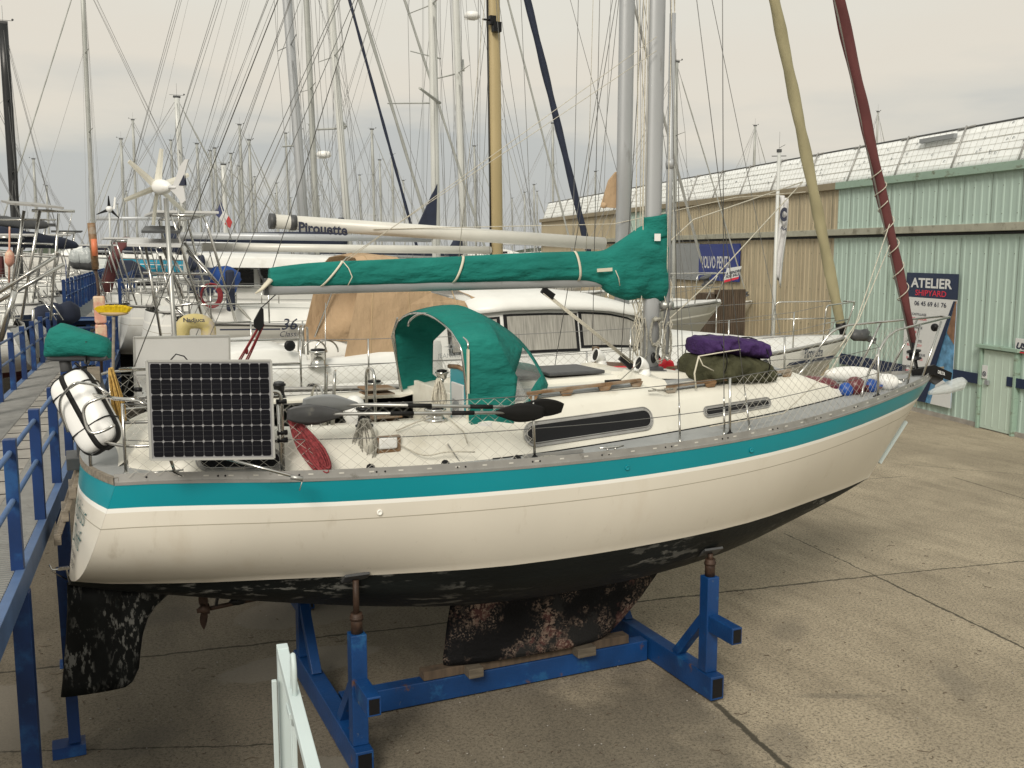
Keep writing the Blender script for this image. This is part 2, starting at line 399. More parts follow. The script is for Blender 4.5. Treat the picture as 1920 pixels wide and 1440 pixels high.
def ground_mat():
    m = bpy.data.materials.new('yard_concrete'); m.use_nodes = True; n, l = m.node_tree.nodes, m.node_tree.links
    b = n['Principled BSDF']; b.inputs['Roughness'].default_value = .88; b.inputs['Specular IOR Level'].default_value = .25
    g = n.new('ShaderNodeNewGeometry'); pos = g.outputs['Position']
    def nz_(s, d=6, r=.6, st=None):
        t = n.new('ShaderNodeTexNoise'); t.inputs['Scale'].default_value = s; t.inputs['Detail'].default_value = d; t.inputs['Roughness'].default_value = r
        if st:
            q = n.new('ShaderNodeMapping'); q.inputs['Scale'].default_value = st; q.inputs['Rotation'].default_value = (0,0,R(30)); l.new(pos, q.inputs[0]); l.new(q.outputs[0], t.inputs[0])
        else: l.new(pos, t.inputs[0])
        return t.outputs[0]
    def ma(op, a, bb, c=None):
        k = n.new('ShaderNodeMath'); k.operation = op
        for i, x in enumerate((a, bb, c)):
            if x is None: continue
            if isinstance(x, (int, float)): k.inputs[i].default_value = x
            else: l.new(x, k.inputs[i])
        return k.outputs[0]
    def rng(x, lo, hi, a=0., c=1.):
        k = n.new('ShaderNodeMapRange'); k.interpolation_type = 'SMOOTHSTEP'
        for i, y in enumerate((lo, hi, a, c)): k.inputs[i+1].default_value = y
        l.new(x, k.inputs[0]); return k.outputs[0]
    def mix(f, a, c):
        k = n.new('ShaderNodeMixRGB')
        for i, x in enumerate((f, a, c)):
            if isinstance(x, tuple): k.inputs[i].default_value = (*x, 1)
            elif isinstance(x, (int, float)): k.inputs[i].default_value = x
            else: l.new(x, k.inputs[i])
        return k.outputs[0]
    base = mix(rng(nz_(.42, 7, .62), .36, .64), (.33,.28,.205), (.44,.375,.275))
    base = mix(rng(nz_(2.2, 8, .7, (1,.25,1)), .40, .75, 0, .55), base, (.15,.125,.09))
    base = mix(rng(nz_(30, 5, .95), .47, .60, 0, .9), base, (.085,.072,.052))
    base = mix(rng(nz_(9, 5, .8), .55, .72, 0, .5), base, (.09,.078,.06))
    base = mix(rng(nz_(44, 3, .9), .58, .66, 0, .75), base, (.50,.44,.34))
    # darker, cooler concrete beneath and left of the yacht
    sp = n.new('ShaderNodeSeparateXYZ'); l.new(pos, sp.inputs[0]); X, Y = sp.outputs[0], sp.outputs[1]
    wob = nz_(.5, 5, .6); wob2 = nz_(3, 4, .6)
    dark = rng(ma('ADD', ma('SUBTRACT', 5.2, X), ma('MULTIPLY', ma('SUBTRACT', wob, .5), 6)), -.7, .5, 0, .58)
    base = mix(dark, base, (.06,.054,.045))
    # pale cement patches with ragged edges
    def patch(cx, cy, rx, ry, rot, colr, amt, wobk=1.2, lo=.93, hi=1.05):
        c_, s_ = math.cos(rot), math.sin(rot)
        dx = ma('SUBTRACT', X, cx); dy = ma('SUBTRACT', Y, cy)
        a = ma('DIVIDE', ma('ADD', ma('MULTIPLY', dx, c_), ma('MULTIPLY', dy, s_)), rx)
        c2 = ma('DIVIDE', ma('SUBTRACT', ma('MULTIPLY', dy, c_), ma('MULTIPLY', dx, s_)), ry)
        d = ma('SQRT', ma('ADD', ma('MULTIPLY', a, a), ma('MULTIPLY', c2, c2)), 0)
        d = ma('ADD', d, ma('MULTIPLY', ma('SUBTRACT', nz_(1.1, 6, .6), .5), wobk))
        return rng(d, lo, hi, amt, 0)
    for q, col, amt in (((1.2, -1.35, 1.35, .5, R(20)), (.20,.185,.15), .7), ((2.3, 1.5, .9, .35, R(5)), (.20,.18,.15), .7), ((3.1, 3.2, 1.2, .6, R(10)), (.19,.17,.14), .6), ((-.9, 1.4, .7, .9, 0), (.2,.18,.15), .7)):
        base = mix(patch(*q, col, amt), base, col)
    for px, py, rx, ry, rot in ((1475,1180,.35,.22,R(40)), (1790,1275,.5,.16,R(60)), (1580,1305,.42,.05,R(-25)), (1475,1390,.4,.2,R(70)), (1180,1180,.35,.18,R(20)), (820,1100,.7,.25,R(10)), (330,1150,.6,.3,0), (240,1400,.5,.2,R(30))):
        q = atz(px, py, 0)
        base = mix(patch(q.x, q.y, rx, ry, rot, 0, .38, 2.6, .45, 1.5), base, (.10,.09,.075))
    # slab joints
    for (p1, p2, w) in (((1200,1128),(1640,1079),.022), ((1640,1079),(1920,1052),.016), ((1470,1000),(1640,1079),.012), ((1640,1079),(1920,1215),.02), ((1335,1315),(1480,1440),.035), ((1560,903),(1700,893),.012), ((1790,895),(1920,935),.015), ((0,1410),(560,1395),.012), ((1690,870),(1920,890),.012)):
        a = atz(*p1, 0); c = atz(*p2, 0); t_ = (c - a); L = t_.length; t_ /= L; nn = V((-t_.y, t_.x, 0))
        dd = ma('ADD', ma('MULTIPLY', ma('SUBTRACT', X, a.x), nn.x), ma('MULTIPLY', ma('SUBTRACT', Y, a.y), nn.y))
        dd = ma('ABSOLUTE', ma('ADD', dd, ma('MULTIPLY', ma('SUBTRACT', wob2, .5), .10)), 0)
        dd = ma('ADD', dd, ma('MULTIPLY', ma('SUBTRACT', nz_(14, 4, .7), .5), .05))
        along = ma('ADD', ma('MULTIPLY', ma('SUBTRACT', X, a.x), t_.x), ma('MULTIPLY', ma('SUBTRACT', Y, a.y), t_.y))
        ext = (L if p2[0] not in (1920, 1480) else 40); st = (-9 if p1[0] in (1200, 1335) and p1[0] != 1335 else 0)
        ins = ma('MULTIPLY', rng(along, st - .1, st + .1), rng(along, ext - .1, ext + .1, 1, 0))
        base = mix(ma('MULTIPLY', rng(dd, w*.6, w*1.3, .85, 0), ins), base, (.035,.032,.024))
    l.new(base, b.inputs['Base Color'])
    bp = n.new('ShaderNodeBump'); bp.inputs['Strength'].default_value = .35; bp.inputs['Distance'].default_value = .01
    l.new(nz_(70, 3, .7), bp.inputs['Height']); l.new(bp.outputs[0], b.inputs['Normal'])
    M['yard_concrete'] = m
ground_mat()

# ------------------------------------------------------------------ ground and far land
g = MB(); g.poly([(-700,-300,0),(900,-300,0),(900,1500,0),(-700,1500,0)])
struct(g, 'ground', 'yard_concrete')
hb_ = MB(); rows = []
for r_ in range(3):
    row = []
    for k in range(160):
        a = R(20 + k * .8); d = 420 + r_ * 12
        h = (0, 1, .2)[r_] * (5.5 + 4.5 * noise.noise(V((k * .22, 0, 0))) + 2.5 * noise.noise(V((k * .9, 3, 0))))
        row.append((d * math.cos(a), d * math.sin(a), h))
    rows.append(row)
hb_.grid(rows)
struct(hb_, 'distant_treeline', 'leaves')

# ------------------------------------------------------------------ warehouse
WA = V((21.5, 7.6, 0)); WU = V((.1977, .9803, 0)).normalized(); WN = V((-WU.y, WU.x, 0))
def wall_px(px, py, off=0):       # (distance along the wall, height) seen at a pixel
    p = atp(px, py, WA + WN * off, WN); return (p - WA - WN * off).dot(WU), p.z
def wp(s, z, off=0): return WA + WU * s + WN * off + V((0, 0, z))
ware = thing('warehouse', 'long corrugated warehouse, tan then pale green, with white netting along its roof edge', 'warehouse', WA)
S0, S1 = -13.0, wall_px(1015, 450)[0]
SB, SB2 = wall_px(1558, 600)[0], wall_px(1572, 400)[0]
EA, MID = 6.56, 5.12
def corr(s0, s1, z0, z1, off=0):
    mb = MB(); prof = []; s = s0; p = .27
    while s < s1:
        for a, d in ((0, 0), (.60, 0), (.70, .020), (.90, .020)):
            if s + a * p <= s1: prof.append((s + a * p, d))
        s += p
    prof.append((s1, 0))
    mb.grid([[wp(a, z0, off + d) for a, d in prof], [wp(a, z1, off + d) for a, d in prof]], sm=False)
    return mb
s1_, s2_ = wall_px(1155, 420)[0], wall_px(1252, 420)[0]
corr(S0, SB, 0, MID - .1).build('green_wall_panel', 'green_wall', ware)
corr(SB, S1, 0, MID - .1).build('tan_wall_panel', 'tan_wall', ware)
corr(S0, SB2, MID, EA).build('green_wall_panel', 'green_wall', ware)
corr(SB2, s2_, MID, EA).build('tan_wall_panel', 'tan_wall', ware)
corr(s2_, s1_, MID, EA, .004).build('green_wall_panel', 'green_wall', ware)
corr(s1_, S1, MID, EA).build('tan_wall_panel', 'tan_wall', ware)
lap = MB(); s = S0 + .6
while s < S1 and s < 34:
    for z0, z1 in ((.02, MID - .2), (MID + .2, EA - .05)): lap.beam(wp(s, z0, .022), wp(s, z1, .022), .012, .004, up=WN)
    s += 1.08
o = lap.build('sheet_laps', 'track_grime', ware); o['kind'] = 'stuff'
scr = MB(); s = S0 + .2
while s < 22:
    for z in (.9, 2.1, 3.3, 4.5, 5.5, 6.2): scr.box(wp(s, z, .022), (.022, .012, .022), rz=math.atan2(WU.y, WU.x))
    s += .54
o = scr.build('fixing_screws', 'track_grime', ware); o['kind'] = 'stuff'
skt = MB(); skt.box(wp((S0+S1)/2, .06, .02), (S1-S0, .06, .12), rz=math.atan2(WU.y, WU.x)); skt.build('base_kerb', 'concrete', ware)
bd = MB(); bd.poly([wp(S0,0,-.05), wp(S1,0,-.05), wp(S1,0,-.05)-WN*18, wp(S0,0,-.05)-WN*18]); h_ = EA
bd = MB(); bd.box((WA + WU*(S0+S1)/2 - WN*9.1) + V((0,0,(h_-.1)/2)), (S1-S0, 18, h_-.1), rz=math.atan2(WU.y, WU.x))
bd.build('building_body', 'tan_trim', ware)
def rail(z, h, d, s0, s1, m, nm):
    mb = MB(); mb.box(wp((s0+s1)/2, z + h/2, d/2), (s1-s0, d, h), rz=math.atan2(WU.y, WU.x)); return mb.build(nm, m, ware, bevel=.01)
rail(EA - .02, .22, .16, S0, SB2, 'green_trim', 'gutter'); rail(EA - .02, .22, .16, SB2 + .003, S1, 'tan_trim', 'gutter')
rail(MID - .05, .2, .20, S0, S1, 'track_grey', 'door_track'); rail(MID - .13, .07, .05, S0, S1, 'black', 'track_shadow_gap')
# netting and sheet along the roof edge
mb = MB(); rows = []; NS = 240
for j in range(7):
    row = []
    for i in range(NS + 1):
        s = lerp(S0, S1, i / NS); t = j / 6
        w = .02 * noise.noise(V((s * 2.1, t * 3, 1))) * (1 if 0 < j < 6 else 0)
        row.append(wp(s, EA + .18 + 1.12 * t, -.08 - .42 * t + w))
    rows.append(row)
mb.grid(rows); mb.build('roof_netting', 'mesh_white', ware, solid=.01)
mb = MB(); s = S0
for j in (2, 4, 6, 8, 10):
    t = j / 12; pts = [wp(lerp(S0, S1, i/90), EA + .18 + 1.12*t + .012*noise.noise(V((i*1.3, j, 5))), -.06 - .42*t) for i in range(91)]
    mb.tube(pts, .004 if j % 4 else .009, 3)
s = S0
while s < S1: mb.tube([wp(s, EA+.18, -.06), wp(s, EA+1.3, -.48)], .0035, 3); s += .25
mb.build('net_lines', 'net', ware)['kind'] = 'stuff'
mb = MB(); 
for i in range(260):
    s = random.uniform(S0, S1); t = random.random()
    p = wp(s, EA + .2 + 1.08*t, -.045 - .42*t); mb.tube([p, p + WU*.05 + V((0,0,.02)), p + WU*.09 - V((0,0,.03))], .009, 3)
o = mb.build('net_clips', 'grey_sign', ware); o['kind'] = 'stuff'
mb = MB(); mb.tube([wp(S0, EA+1.31, -.5), wp(S1, EA+1.31, -.5)], .028, 6); mb.build('top_rail', 'dark_grey', ware)
s = wall_px(1905, 320)[0]; k = 0
while s < S1:
    mb = MB(); mb.tube([wp(s, EA+.05, .02), wp(s, EA+1.36, -.47)], .026, 6); mb.tube([wp(s-.35, EA+1.33, -.47), wp(s+.35, EA+1.29, -.47)], .025, 5)
    mb.build('net_post', 'alu_rail', ware); s += 2.55
# small roof vent behind the net
a = wall_px(1740, 272); mb = MB(); mb.box(wp(a[0], EA+1.12, -.30), (1.5, .12, .12), rz=math.atan2(WU.y, WU.x)); mb.build('roof_vent', 'grey_sign', ware)
# door
d0, d1 = wall_px(1908, 740)[0], wall_px(1842, 740)[0]; zt = wall_px(1870, 655)[1]
mb = MB(); mb.box(wp((d0+d1)/2, zt/2, .055), (abs(d1-d0) - .12, .05, zt - .06), rz=math.atan2(WU.y, WU.x))
for q_ in (.2,.4,.6,.8): mb.box(wp(lerp(d0, d1, q_), zt/2, .083), (.04, .012, zt - .2), rz=math.atan2(WU.y, WU.x))
mb.build('door', 'door_green', ware, bevel=.005)
dr = [o for o in bpy.data.objects if o.name.startswith('door') and o.parent == ware and 'track' not in o.name][0]
def wbox(s, z, off, w, h, d, nm, m, par=None, bev=.004, **k):
    mb = MB(); mb.box(wp(s, z, off + d/2), (w, d, h), rz=math.atan2(WU.y, WU.x)); return mb.build(nm, m, par, bevel=bev, **k)
fr = MB()
fr.box(wp(d0, zt/2, .07), (.08, .14, zt), rz=math.atan2(WU.y, WU.x)); fr.box(wp(d1, zt/2, .07), (.08, .14, zt), rz=math.atan2(WU.y, WU.x))
fr.box(wp((d0+d1)/2, zt+.05, .10), (abs(d1-d0)+.25, .2, .09), rz=math.atan2(WU.y, WU.x)); fr.build('door_frame', 'green_trim', ware, bevel=.006)
lk = wall_px(1858, 717); wbox(lk[0], lk[1], .10, .12, .12, .05, 'door_handle', 'grey_sign', dr)
# no-entry notice on the door
nt_ = thing('door_notice', 'small white notice with a black round no touching symbol on the green metal door', 'sign', wp(lk[0]+.18, lk[1]+.15, .1))
a = wall_px(1853, 697); wbox(a[0], a[1], .10, .2, .34, .012, 'plate', 'sign_white', nt_)
mb = MB(); cc = wp(a[0], a[1]-.05, .118)
mb.tube([cc + WU*.06*math.cos(t) + V((0,0,.06*math.sin(t))) for t in [i*math.pi/8 for i in range(16)]], .008, 5, closed=True)
mb.tube([cc + WU*.045 + V((0,0,.045)), cc - WU*.045 - V((0,0,.045))], .007, 4); mb.ball(cc, (.02,.01,.03), 8); mb.build('symbol', 'ink', nt_)
# signs on the wall. WRT = reading direction along the wall for somebody facing it
WRT = -WU; UP = V((0,0,1))
def txt(s, z, off, t, size, m, par, name='lettering', **k):
    return text_mb(t, size, wp(s, z, off), WRT, UP, **k).build(name, m, par)
def sgn(name, label, pxs, m, th=.04, extra=None):
    (xa, ya), (xb, yb) = pxs; sa, za = wall_px(xa, ya, .12); sb, zb = wall_px(xb, yb, .12)
    t = thing(name, label, 'sign', wp((sa+sb)/2, zb, .12))
    wbox((sa+sb)/2, (za+zb)/2, .08, abs(sa-sb), za-zb, th, 'board', m, t); return t, sa, za, sb, zb
t, sa, za, sb, zb = sgn('engine_sign', 'dark blue square sign lettered VOLVO PENTA in white on the tan wall', ((1311,458),(1385,529)), 'blue_sign')
txt((sa+sb)/2 + abs(sa-sb)*.06, lerp(zb, za, .50), .125, 'VOLVO PENTA', 1, 'sign_white', t, fw=abs(sa-sb)*.74, fh=(za-zb)*.34, bold=.015)
t, sa, za, sb, zb = sgn('blank_sign', 'plain grey rectangular board on the tan wall beside the blue VOLVO PENTA sign', ((1248,457),(1309,526)), 'grey_sign')
# tall ATELIER banner
ba = thing('shipyard_banner', 'tall shipyard banner headed ATELIER in white on navy, fixed to the green wall', 'banner', wp(wall_px(1745,700)[0], 0, .1))
s_l = wall_px(1700, 512, .12)[0]; s_r = wall_px(1797, 514, .12)[0]; zt_ = wall_px(1797, 514, .12)[1]; zh = wall_px(1796, 563, .12)[1]; zb_ = .35
def bq(name, pts, m, off):
    mb = MB(); mb.prism([wp(lerp(s_l, s_r, u), lerp(zb_, zt_, v), off) for u, v in pts], WN * .01); return mb.build(name, m, ba)
hf = (zh - zb_) / (zt_ - zb_)
bq('banner_sheet', ((0,0),(1,0),(1,hf),(0,hf)), 'sign_white', .10)
bq('header_panel', ((0,hf+.001),(1,hf+.001),(1,1),(0,1)), 'navy_sign', .102)
bq('picture_panel', ((.46,0),(1,0),(1,.78),(.93,.78)), 'photo_blue', .1125)
bq('sail_picture', ((.86,.56),(1,.48),(1,.80),(.985,.80)), 'photo_brown', .125)
bq('navy_stripe', ((.36,0),(.52,0),(.985,.80),(.955,.80)), 'navy_sign', .137)
bq('hull_picture', ((.62,.0),(1,0),(1,.16),(.74,.22)), 'sign_white', .1265)
bw = abs(s_l - s_r); bh = zt_ - zb_; sm_ = (s_l + s_r) / 2
txt(sm_, lerp(zb_, zt_, hf + (1-hf)*.60), .118, 'ATELIER', 1, 'sign_white', ba, bold=.03, fw=bw*.80, fh=bh*.075)
txt(sm_, lerp(zb_, zt_, hf + (1-hf)*.20), .118, 'SHIPYARD', 1, 'sign_red', ba, bold=.012, fw=bw*.60, fh=bh*.045)
txt(sm_, lerp(zb_, zt_, hf - .045), .116, '06 45 69 61 76', 1, 'ink', ba, bold=.015, fw=bw*.62, fh=bh*.036)
for i, (a, b) in enumerate((('ACCASTILLAGE', 'SHIPCHANDLER'), ('MECANIQUE', 'ENGINE'), ('ELECTRICITE', 'ELECTRICITY'), ('ELECTRONIQUE', 'ELECTRONICS'), ('GREEMENT', 'RIGGING'))):
    z = lerp(zb_, zt_, hf - .14 - i * .105)
    txt(s_l - bw*.08, z, .116, a, bh*.026, 'ink', ba, align='LEFT', sx_=bw/(bh*.026)*.052, bold=.001); txt(s_l - bw*.08, z - bh*.035, .116, b, bh*.026, 'sign_red', ba, align='LEFT', sx_=bw/(bh*.026)*.052, bold=.001)
# white shop sign at the right edge
t, sa, za, sb, zb = sgn('shop_sign', 'white sign with dark slanted letters starting USH at the right edge of the green wall', ((1904,634),(1960,664)), 'sign_white')
za2 = wall_px(1904, 632, .12)[1]; zb2 = wall_px(1904, 670, .12)[1]
txt(sa - .03, lerp(zb2, za2, .45), .125, 'USHIP', (za2-zb2)*.42, 'ink', t, shear=.3, bold=.01, align='LEFT', sx_=1.3)
mb = MB(); mb.box(wp(sa-.5, lerp(zb2, za2, .28), .125), (.9, .01, .03), rz=math.atan2(WU.y, WU.x)); mb.build('underline', 'sign_red', t)
# navy stripes on the wall
for i, (xa, xb, y0, y1, lb) in enumerate(((1575, 1700, 662, 682, 'long navy blue board on the green wall between the two bows'), (1786, 1838, 692, 711, 'short navy board on the green wall left of the door'), (1888, 1930, 706, 724, 'navy board with pale script on the green wall right of the door'))):
    sa, za = wall_px(xa, y0, .1); sb, zb = wall_px(xb, y1 if i else y1 + 8, .1)
    z1 = wall_px(xa, y0, .1)[1]; z0 = wall_px(xa, y0 + (y1-y0), .1)[1]
    o = wbox((sa+sb)/2, (z0+z1)/2, .08, abs(sb-sa), z1-z0, .03, 'navy_board', 'navy_sign'); tag(o, lb, 'board', 'navy boards along the green wall')
# flag pole with white club flag
fp = atz(1446, 800, 0); fp = at(1447, 690, 11.5); fpb = V((fp.x, fp.y, 0)); top = at(1461, 285, 11.5)
fl = thing('flag_pole', 'tall white flag pole with a limp white flag in front of the tan warehouse wall', 'flag pole', fpb)
mb = MB(); mb.tube([fpb, (fpb.x, fpb.y, top.z)], [.055, .042], 10); mb.build('pole', 'mast_white', fl)
mb = MB(); z = top.z; mb.box((fpb.x, fpb.y, z+.03), (.09,.09,.08)); mb.tube([(fpb.x, fpb.y, z+.08), (fpb.x, fpb.y, z+.5)], .004, 4); mb.tube([(fpb.x-.15, fpb.y+.1, z-.1), (fpb.x+.15, fpb.y-.1, z-.1)], .01, 4); mb.tube([(fpb.x, fpb.y, z+.1), (fpb.x+.12, fpb.y-.08, z+.18)], .006, 4); mb.build('pole_head', 'dark_grey', fl)
rx = V((math.sin(AZ), -math.cos(AZ), 0)); rows = []
za = at(1457, 366, 11.5).z; zb = at(1457, 522, 11.5).z
for j in range(15):
    t = j / 14; row = []
    for i in range(9):
        u = i / 8; w = .17 + .05 * math.sin(t * 5) if t < .9 else .12
        row.append(V((fpb.x, fpb.y, lerp(za, zb, t) - .25*u*(1 if t > .8 else .3))) + rx * (.05 + w * u) + V((.06 * math.sin(u*9 + t*6), -.08*math.sin(u*7+t*4), 0)))
    rows.append(row)
mb = MB(); mb.grid(rows); mb.build('flag', 'flag_white', fl, solid=.004)
mb = text_mb('C', .42, V((fpb.x, fpb.y, lerp(za, zb, .30))) + rx*.12 - V((math.cos(AZ), math.sin(AZ), 0))*.16, rx, UP, sx_=.55, bold=.03); mb.build('flag_emblem', 'ink', fl)
mb = text_mb('NA', .12, V((fpb.x, fpb.y, lerp(za, zb, .42))) + rx*.13 - V((math.cos(AZ), math.sin(AZ), 0))*.16, (rx*.9 - UP*.35), (UP*.9 + rx*.35), bold=.004); mb.build('flag_lettering', 'ink', fl)
# low concrete wall and wooden crate seen between the bows
mb = MB(); a = at(950, 560, 30); b = at(1075, 560, 30)
mb.beam((a.x-1, 30, 1.2), (b.x, 30, 1.2), .25, 3.4); o = mb.build('concrete_wall', 'concrete', bevel=.02); tag(o, 'rough grey concrete wall seen low between the teal boom and the white cabin roof', 'wall')
ck = thing('timber_crate', 'old slatted wooden crate standing by the tan wall under the grey bow', 'crate', (14.6, 12.6, 0))
a = at(1345, 590, 12.5); b = at(1395, 590, 12.5)
for i in range(14):
    mb = MB(); x = lerp(a.x, b.x, i / 13); mb.box((x, 12.5, 1.9), (abs(b.x-a.x)/17, .03, 3.3)); mb.build('slat', 'old_wood', ck)
mb = MB(); mb.box(((a.x+b.x)/2, 12.56, 3.5), (abs(b.x-a.x)+.1, .06, .12)); mb.box(((a.x+b.x)/2, 12.56, 1.9), (abs(b.x-a.x)+.1, .06, .12)); mb.box(((a.x+b.x)/2, 13.1, 1.8), (abs(b.x-a.x), .9, 3.3)); mb.build('frame', 'old_wood', ck)

# ------------------------------------------------------------------ the teal-striped yacht
HX  = [0, 1, 2, 3, 4, 5, 6, 7, 8, 9, 9.6, 10]
HB  = [1.04, 1.20, 1.40, 1.52, 1.565, 1.55, 1.45, 1.26, .97, .57, .29, .02]
ZSX = [.37, 1.5, 2.6, 3.8, 4.8, 6.05, 6.9, 7.8, 9.0, 10]
ZS  = [2.774, 2.745, 2.725, 2.714, 2.722, 2.752, 2.79, 2.85, 2.93, 3.0]
YWX = [0, .3, 1.0, 1.54, 2.67, 3.6, 4.97, 6.38, 7.6, 8.4, 9.05]
YW  = [.17, .38, .66, .82, 1.146, 1.327, 1.30, 1.06, .62, .30, .0]
ZKX = [0, .83, 1.6, 2.6, 3.5, 4.5, 5.5, 6.5, 7.5, 8.4, 9.05]
ZK  = [1.70, 1.50, 1.32, 1.12, .99, .95, .98, 1.10, 1.34, 1.58, 1.78]
LWX, ZW = 9.05, 1.78
STR = [0, .195, .225]           # stripe bottom and white line below the sheer
def sheer(X): return sinterp(X, HX, HB), sinterp(X, ZSX, ZS)
def hull_row(X, zrel=None):
    """points from sheer down to the keel line (starboard side) with material per row"""
    ys, zs = sheer(X)
    if X <= LWX: zb, yb = ZW, sinterp(X, YWX, YW)
    else: zb, yb = ZW + (X - LWX) * (2.98 - ZW) / (10 - LWX), 0.0
    ex = interp(X, [0, 1.5, 5, 8, 10], [4.5, 2.9, 2.3, 1.5, 1.15])
    pts = []
    def top(z):
        t = max(0, min(1, (z - zb) / (zs - zb + 1e-6))); return yb + (ys - yb) * (1 - (1 - t) ** ex)
    dz = [0, .10, .190, .226, .345, .353, .362]
    k = min(1, (zs - zb) / .42)
    zz = [zs - q * k for q in dz]
    for i in range(1, 9): zz.append(lerp(zs - .36 * k, zb, i / 8))
    for i, z in enumerate(zz):
        y = top(z)
        pts.append((y, z))
    zk = sinterp(X, ZKX, ZK) if X <= LWX else zb
    for i in range(1, 9):
        d = i / 8; a = math.sin(d * math.pi / 2) if X <= LWX else d
        y = yb * (1 - a * a) ** .98 if i < 8 else 0
        pts.append((y, zb - (zb - zk) * a))
    return pts
HM = [0, 0, 1, 2, 4, 2, 2] + [2] * 7 + [3] * 8     # 0 teal 1 line 2 gel 3 antifoul
def sshift(z): return .37 * max(0, min(1.05, (z - 1.70) / 1.05))
def make_hull(root, mats, tf=lambda p: V(p), side=True):
    st = [0, .12, .3, .55, .8, 1.1, 1.5] + [2 + i * .4 for i in range(17)] + [8.6, 8.8, 9.0, 9.05, 9.2, 9.35, 9.5, 9.62, 9.74, 9.84, 9.92, 10]
    mb = MB(); rows = []
    for X in st:
        r = hull_row(X); f = max(0, 1 - X / 1.6)
        rows.append([tf((X + sshift(z) * f, -y, z)) for y, z in r] + [tf((X + sshift(z) * f, y, z)) for y, z in reversed(r[:-1])])
    n = len(HM)
    mb.grid(rows, mrow=lambda i, k: HM[k] if k < n else HM[2*n - 1 - k])
    r = hull_row(0); tr = []
    for i, (y, z) in enumerate(r):
        row = []
        for k in range(13):
            u = -1 + 2 * k / 12; fz = max(0, (z - 1.70) / 1.05)
            row.append(tf((sshift(z) - .22 * fz * (1 - u*u) - .001, u * y, z)))
        tr.append(row)
    mb.grid(tr, mrow=lambda i, k: HM[i])
    return mb.build('hull', mats, root, weld=False)
yacht = thing('sailing_yacht', 'cream sailing yacht with a broad teal stripe and green canvas, on the blue cradle', 'sailboat', (4.2, 0, .38))
make_hull(yacht, ['teal_paint', 'white_line', 'gel_cream', 'antifoul', 'crease_shade'])
def dz_(X, y): ys, zs = sheer(X); return zs + .012 + .05 * (1 - (y / max(ys, .05)) ** 2)
def xs_(X, u=1): return X + .37 * max(0, 1 - X / 1.6) - .22 * (1 - u*u) * max(0, 1 - X / .8)
# deck
mb = MB(); rows = []; XD = [0, .3, .6, .9] + [1.2 + .3 * i for i in range(29)] + [9.85, 9.95]
for X in XD:
    ys = sheer(X)[0]; rows.append([(xs_(X, -1 + k / 8), (-1 + k / 8) * (ys - .004), dz_(X, (-1 + k/8) * ys)) for k in range(17)])
mb.grid(rows, skip=lambda i, k: 1.0 < XD[i] < 3.2 and 4 <= k < 12)
mb.build('deck', 'grey_deck', yacht)
# cockpit well
mb = MB(); c0, c1, cw = 1.25, 3.45, .80
mb.poly([(c0,-.45,2.38),(c1,-.45,2.38),(c1,.45,2.38),(c0,.45,2.38)])
for s in (-1, 1):
    mb.poly([(c0,s*.45,2.38),(c1,s*.45,2.38),(c1,s*.46,2.78),(c0,s*.46,2.78)]); mb.poly([(c0,s*.46,2.78),(c1,s*.46,2.78),(c1,s*cw,2.80),(c0,s*cw,2.80)])
    mb.poly([(c0,s*cw,2.80),(c1,s*cw,2.80),(c1,s*cw,3.06),(c0,s*cw,3.06)])
mb.poly([(c0,-cw,3.02),(c0,cw,3.02),(c0,cw,2.8),(c0,.45,2.38),(c0,-.45,2.38),(c0,-cw,2.8)])
mb.build('cockpit_well', 'gel_white', yacht)
# coamings: outer wall, rounded top, inner wall
TBX = [.45, .8, 1.5, 2.2, 3.0, 3.8, 4.6, 5.35, 6.0, 6.6, 7.5, 8.1, 8.5]
TB  = [.62, .92, 1.14, 1.25, 1.27, 1.22, 1.10, .98, .87, .78, .62, .48, .36]
TZX = [.45, .62, 1.2, 2.0, 3.3, 3.7, 5.4, 5.55, 7.55, 8.1, 8.5]
TZ  = [2.84, 3.02, 3.12, 3.07, 3.06, 3.14, 3.17, 3.09, 3.13, 2.99, 2.90]
def tside(X, t, off=0, s=-1):       # point on the slanted trunk side, t from 0 at the deck to 1 at the roof edge
    tb = sinterp(X, TBX, TB); z0 = dz_(X, tb) - .01; z1 = max(z0 + .005, interp(X, TZX, TZ)); inset = .16 * (z1 - z0) / .35
    return V((X, s * (tb - inset * t + off), lerp(z0, z1, t) + off * .4))
mb = MB(); rows = []
for i in range(34):
    X = lerp(.62, 3.5, i / 33)
    for s in (-1, 1): pass
for s in (-1, 1):
    rows = []
    for i in range(30):
        X = lerp(.5, 3.5, i / 29); a = tside(X, 0, 0, s); b = tside(X, .9, 0, s); c = tside(X, 1, 0, s); inn = .80
        inn = min(inn, abs(c.y) - .1)
        rows.append([a, lerp(a, b, .5), b, (X, c.y - s*.035, c.z + .008), (X, lerp(c.y, s*inn, .6), c.z + .012), (X, s*(inn+.02), c.z + .005), (X, s*inn, c.z - .03), (X, s*inn, 2.74)])
    mb.grid(rows)
    mb.poly(list(reversed(rows[0])))
# aft deck hump between the coamings
rows = []
for i in range(6):
    X = lerp(.5, 1.27, i / 5); z = interp(X, TZX, TZ) - .03; w = sinterp(X, TBX, TB) - .12
    rows.append([(X, lerp(-w, w, k / 8), z + .03 * (1 - (k/4-1)**2)) for k in range(9)])
mb.grid(rows); mb.poly([rows[0][k] for k in range(9)] + [(.42, .6, 2.82), (.42, -.6, 2.82)])
mb.build('coaming', 'gel_white', yacht)
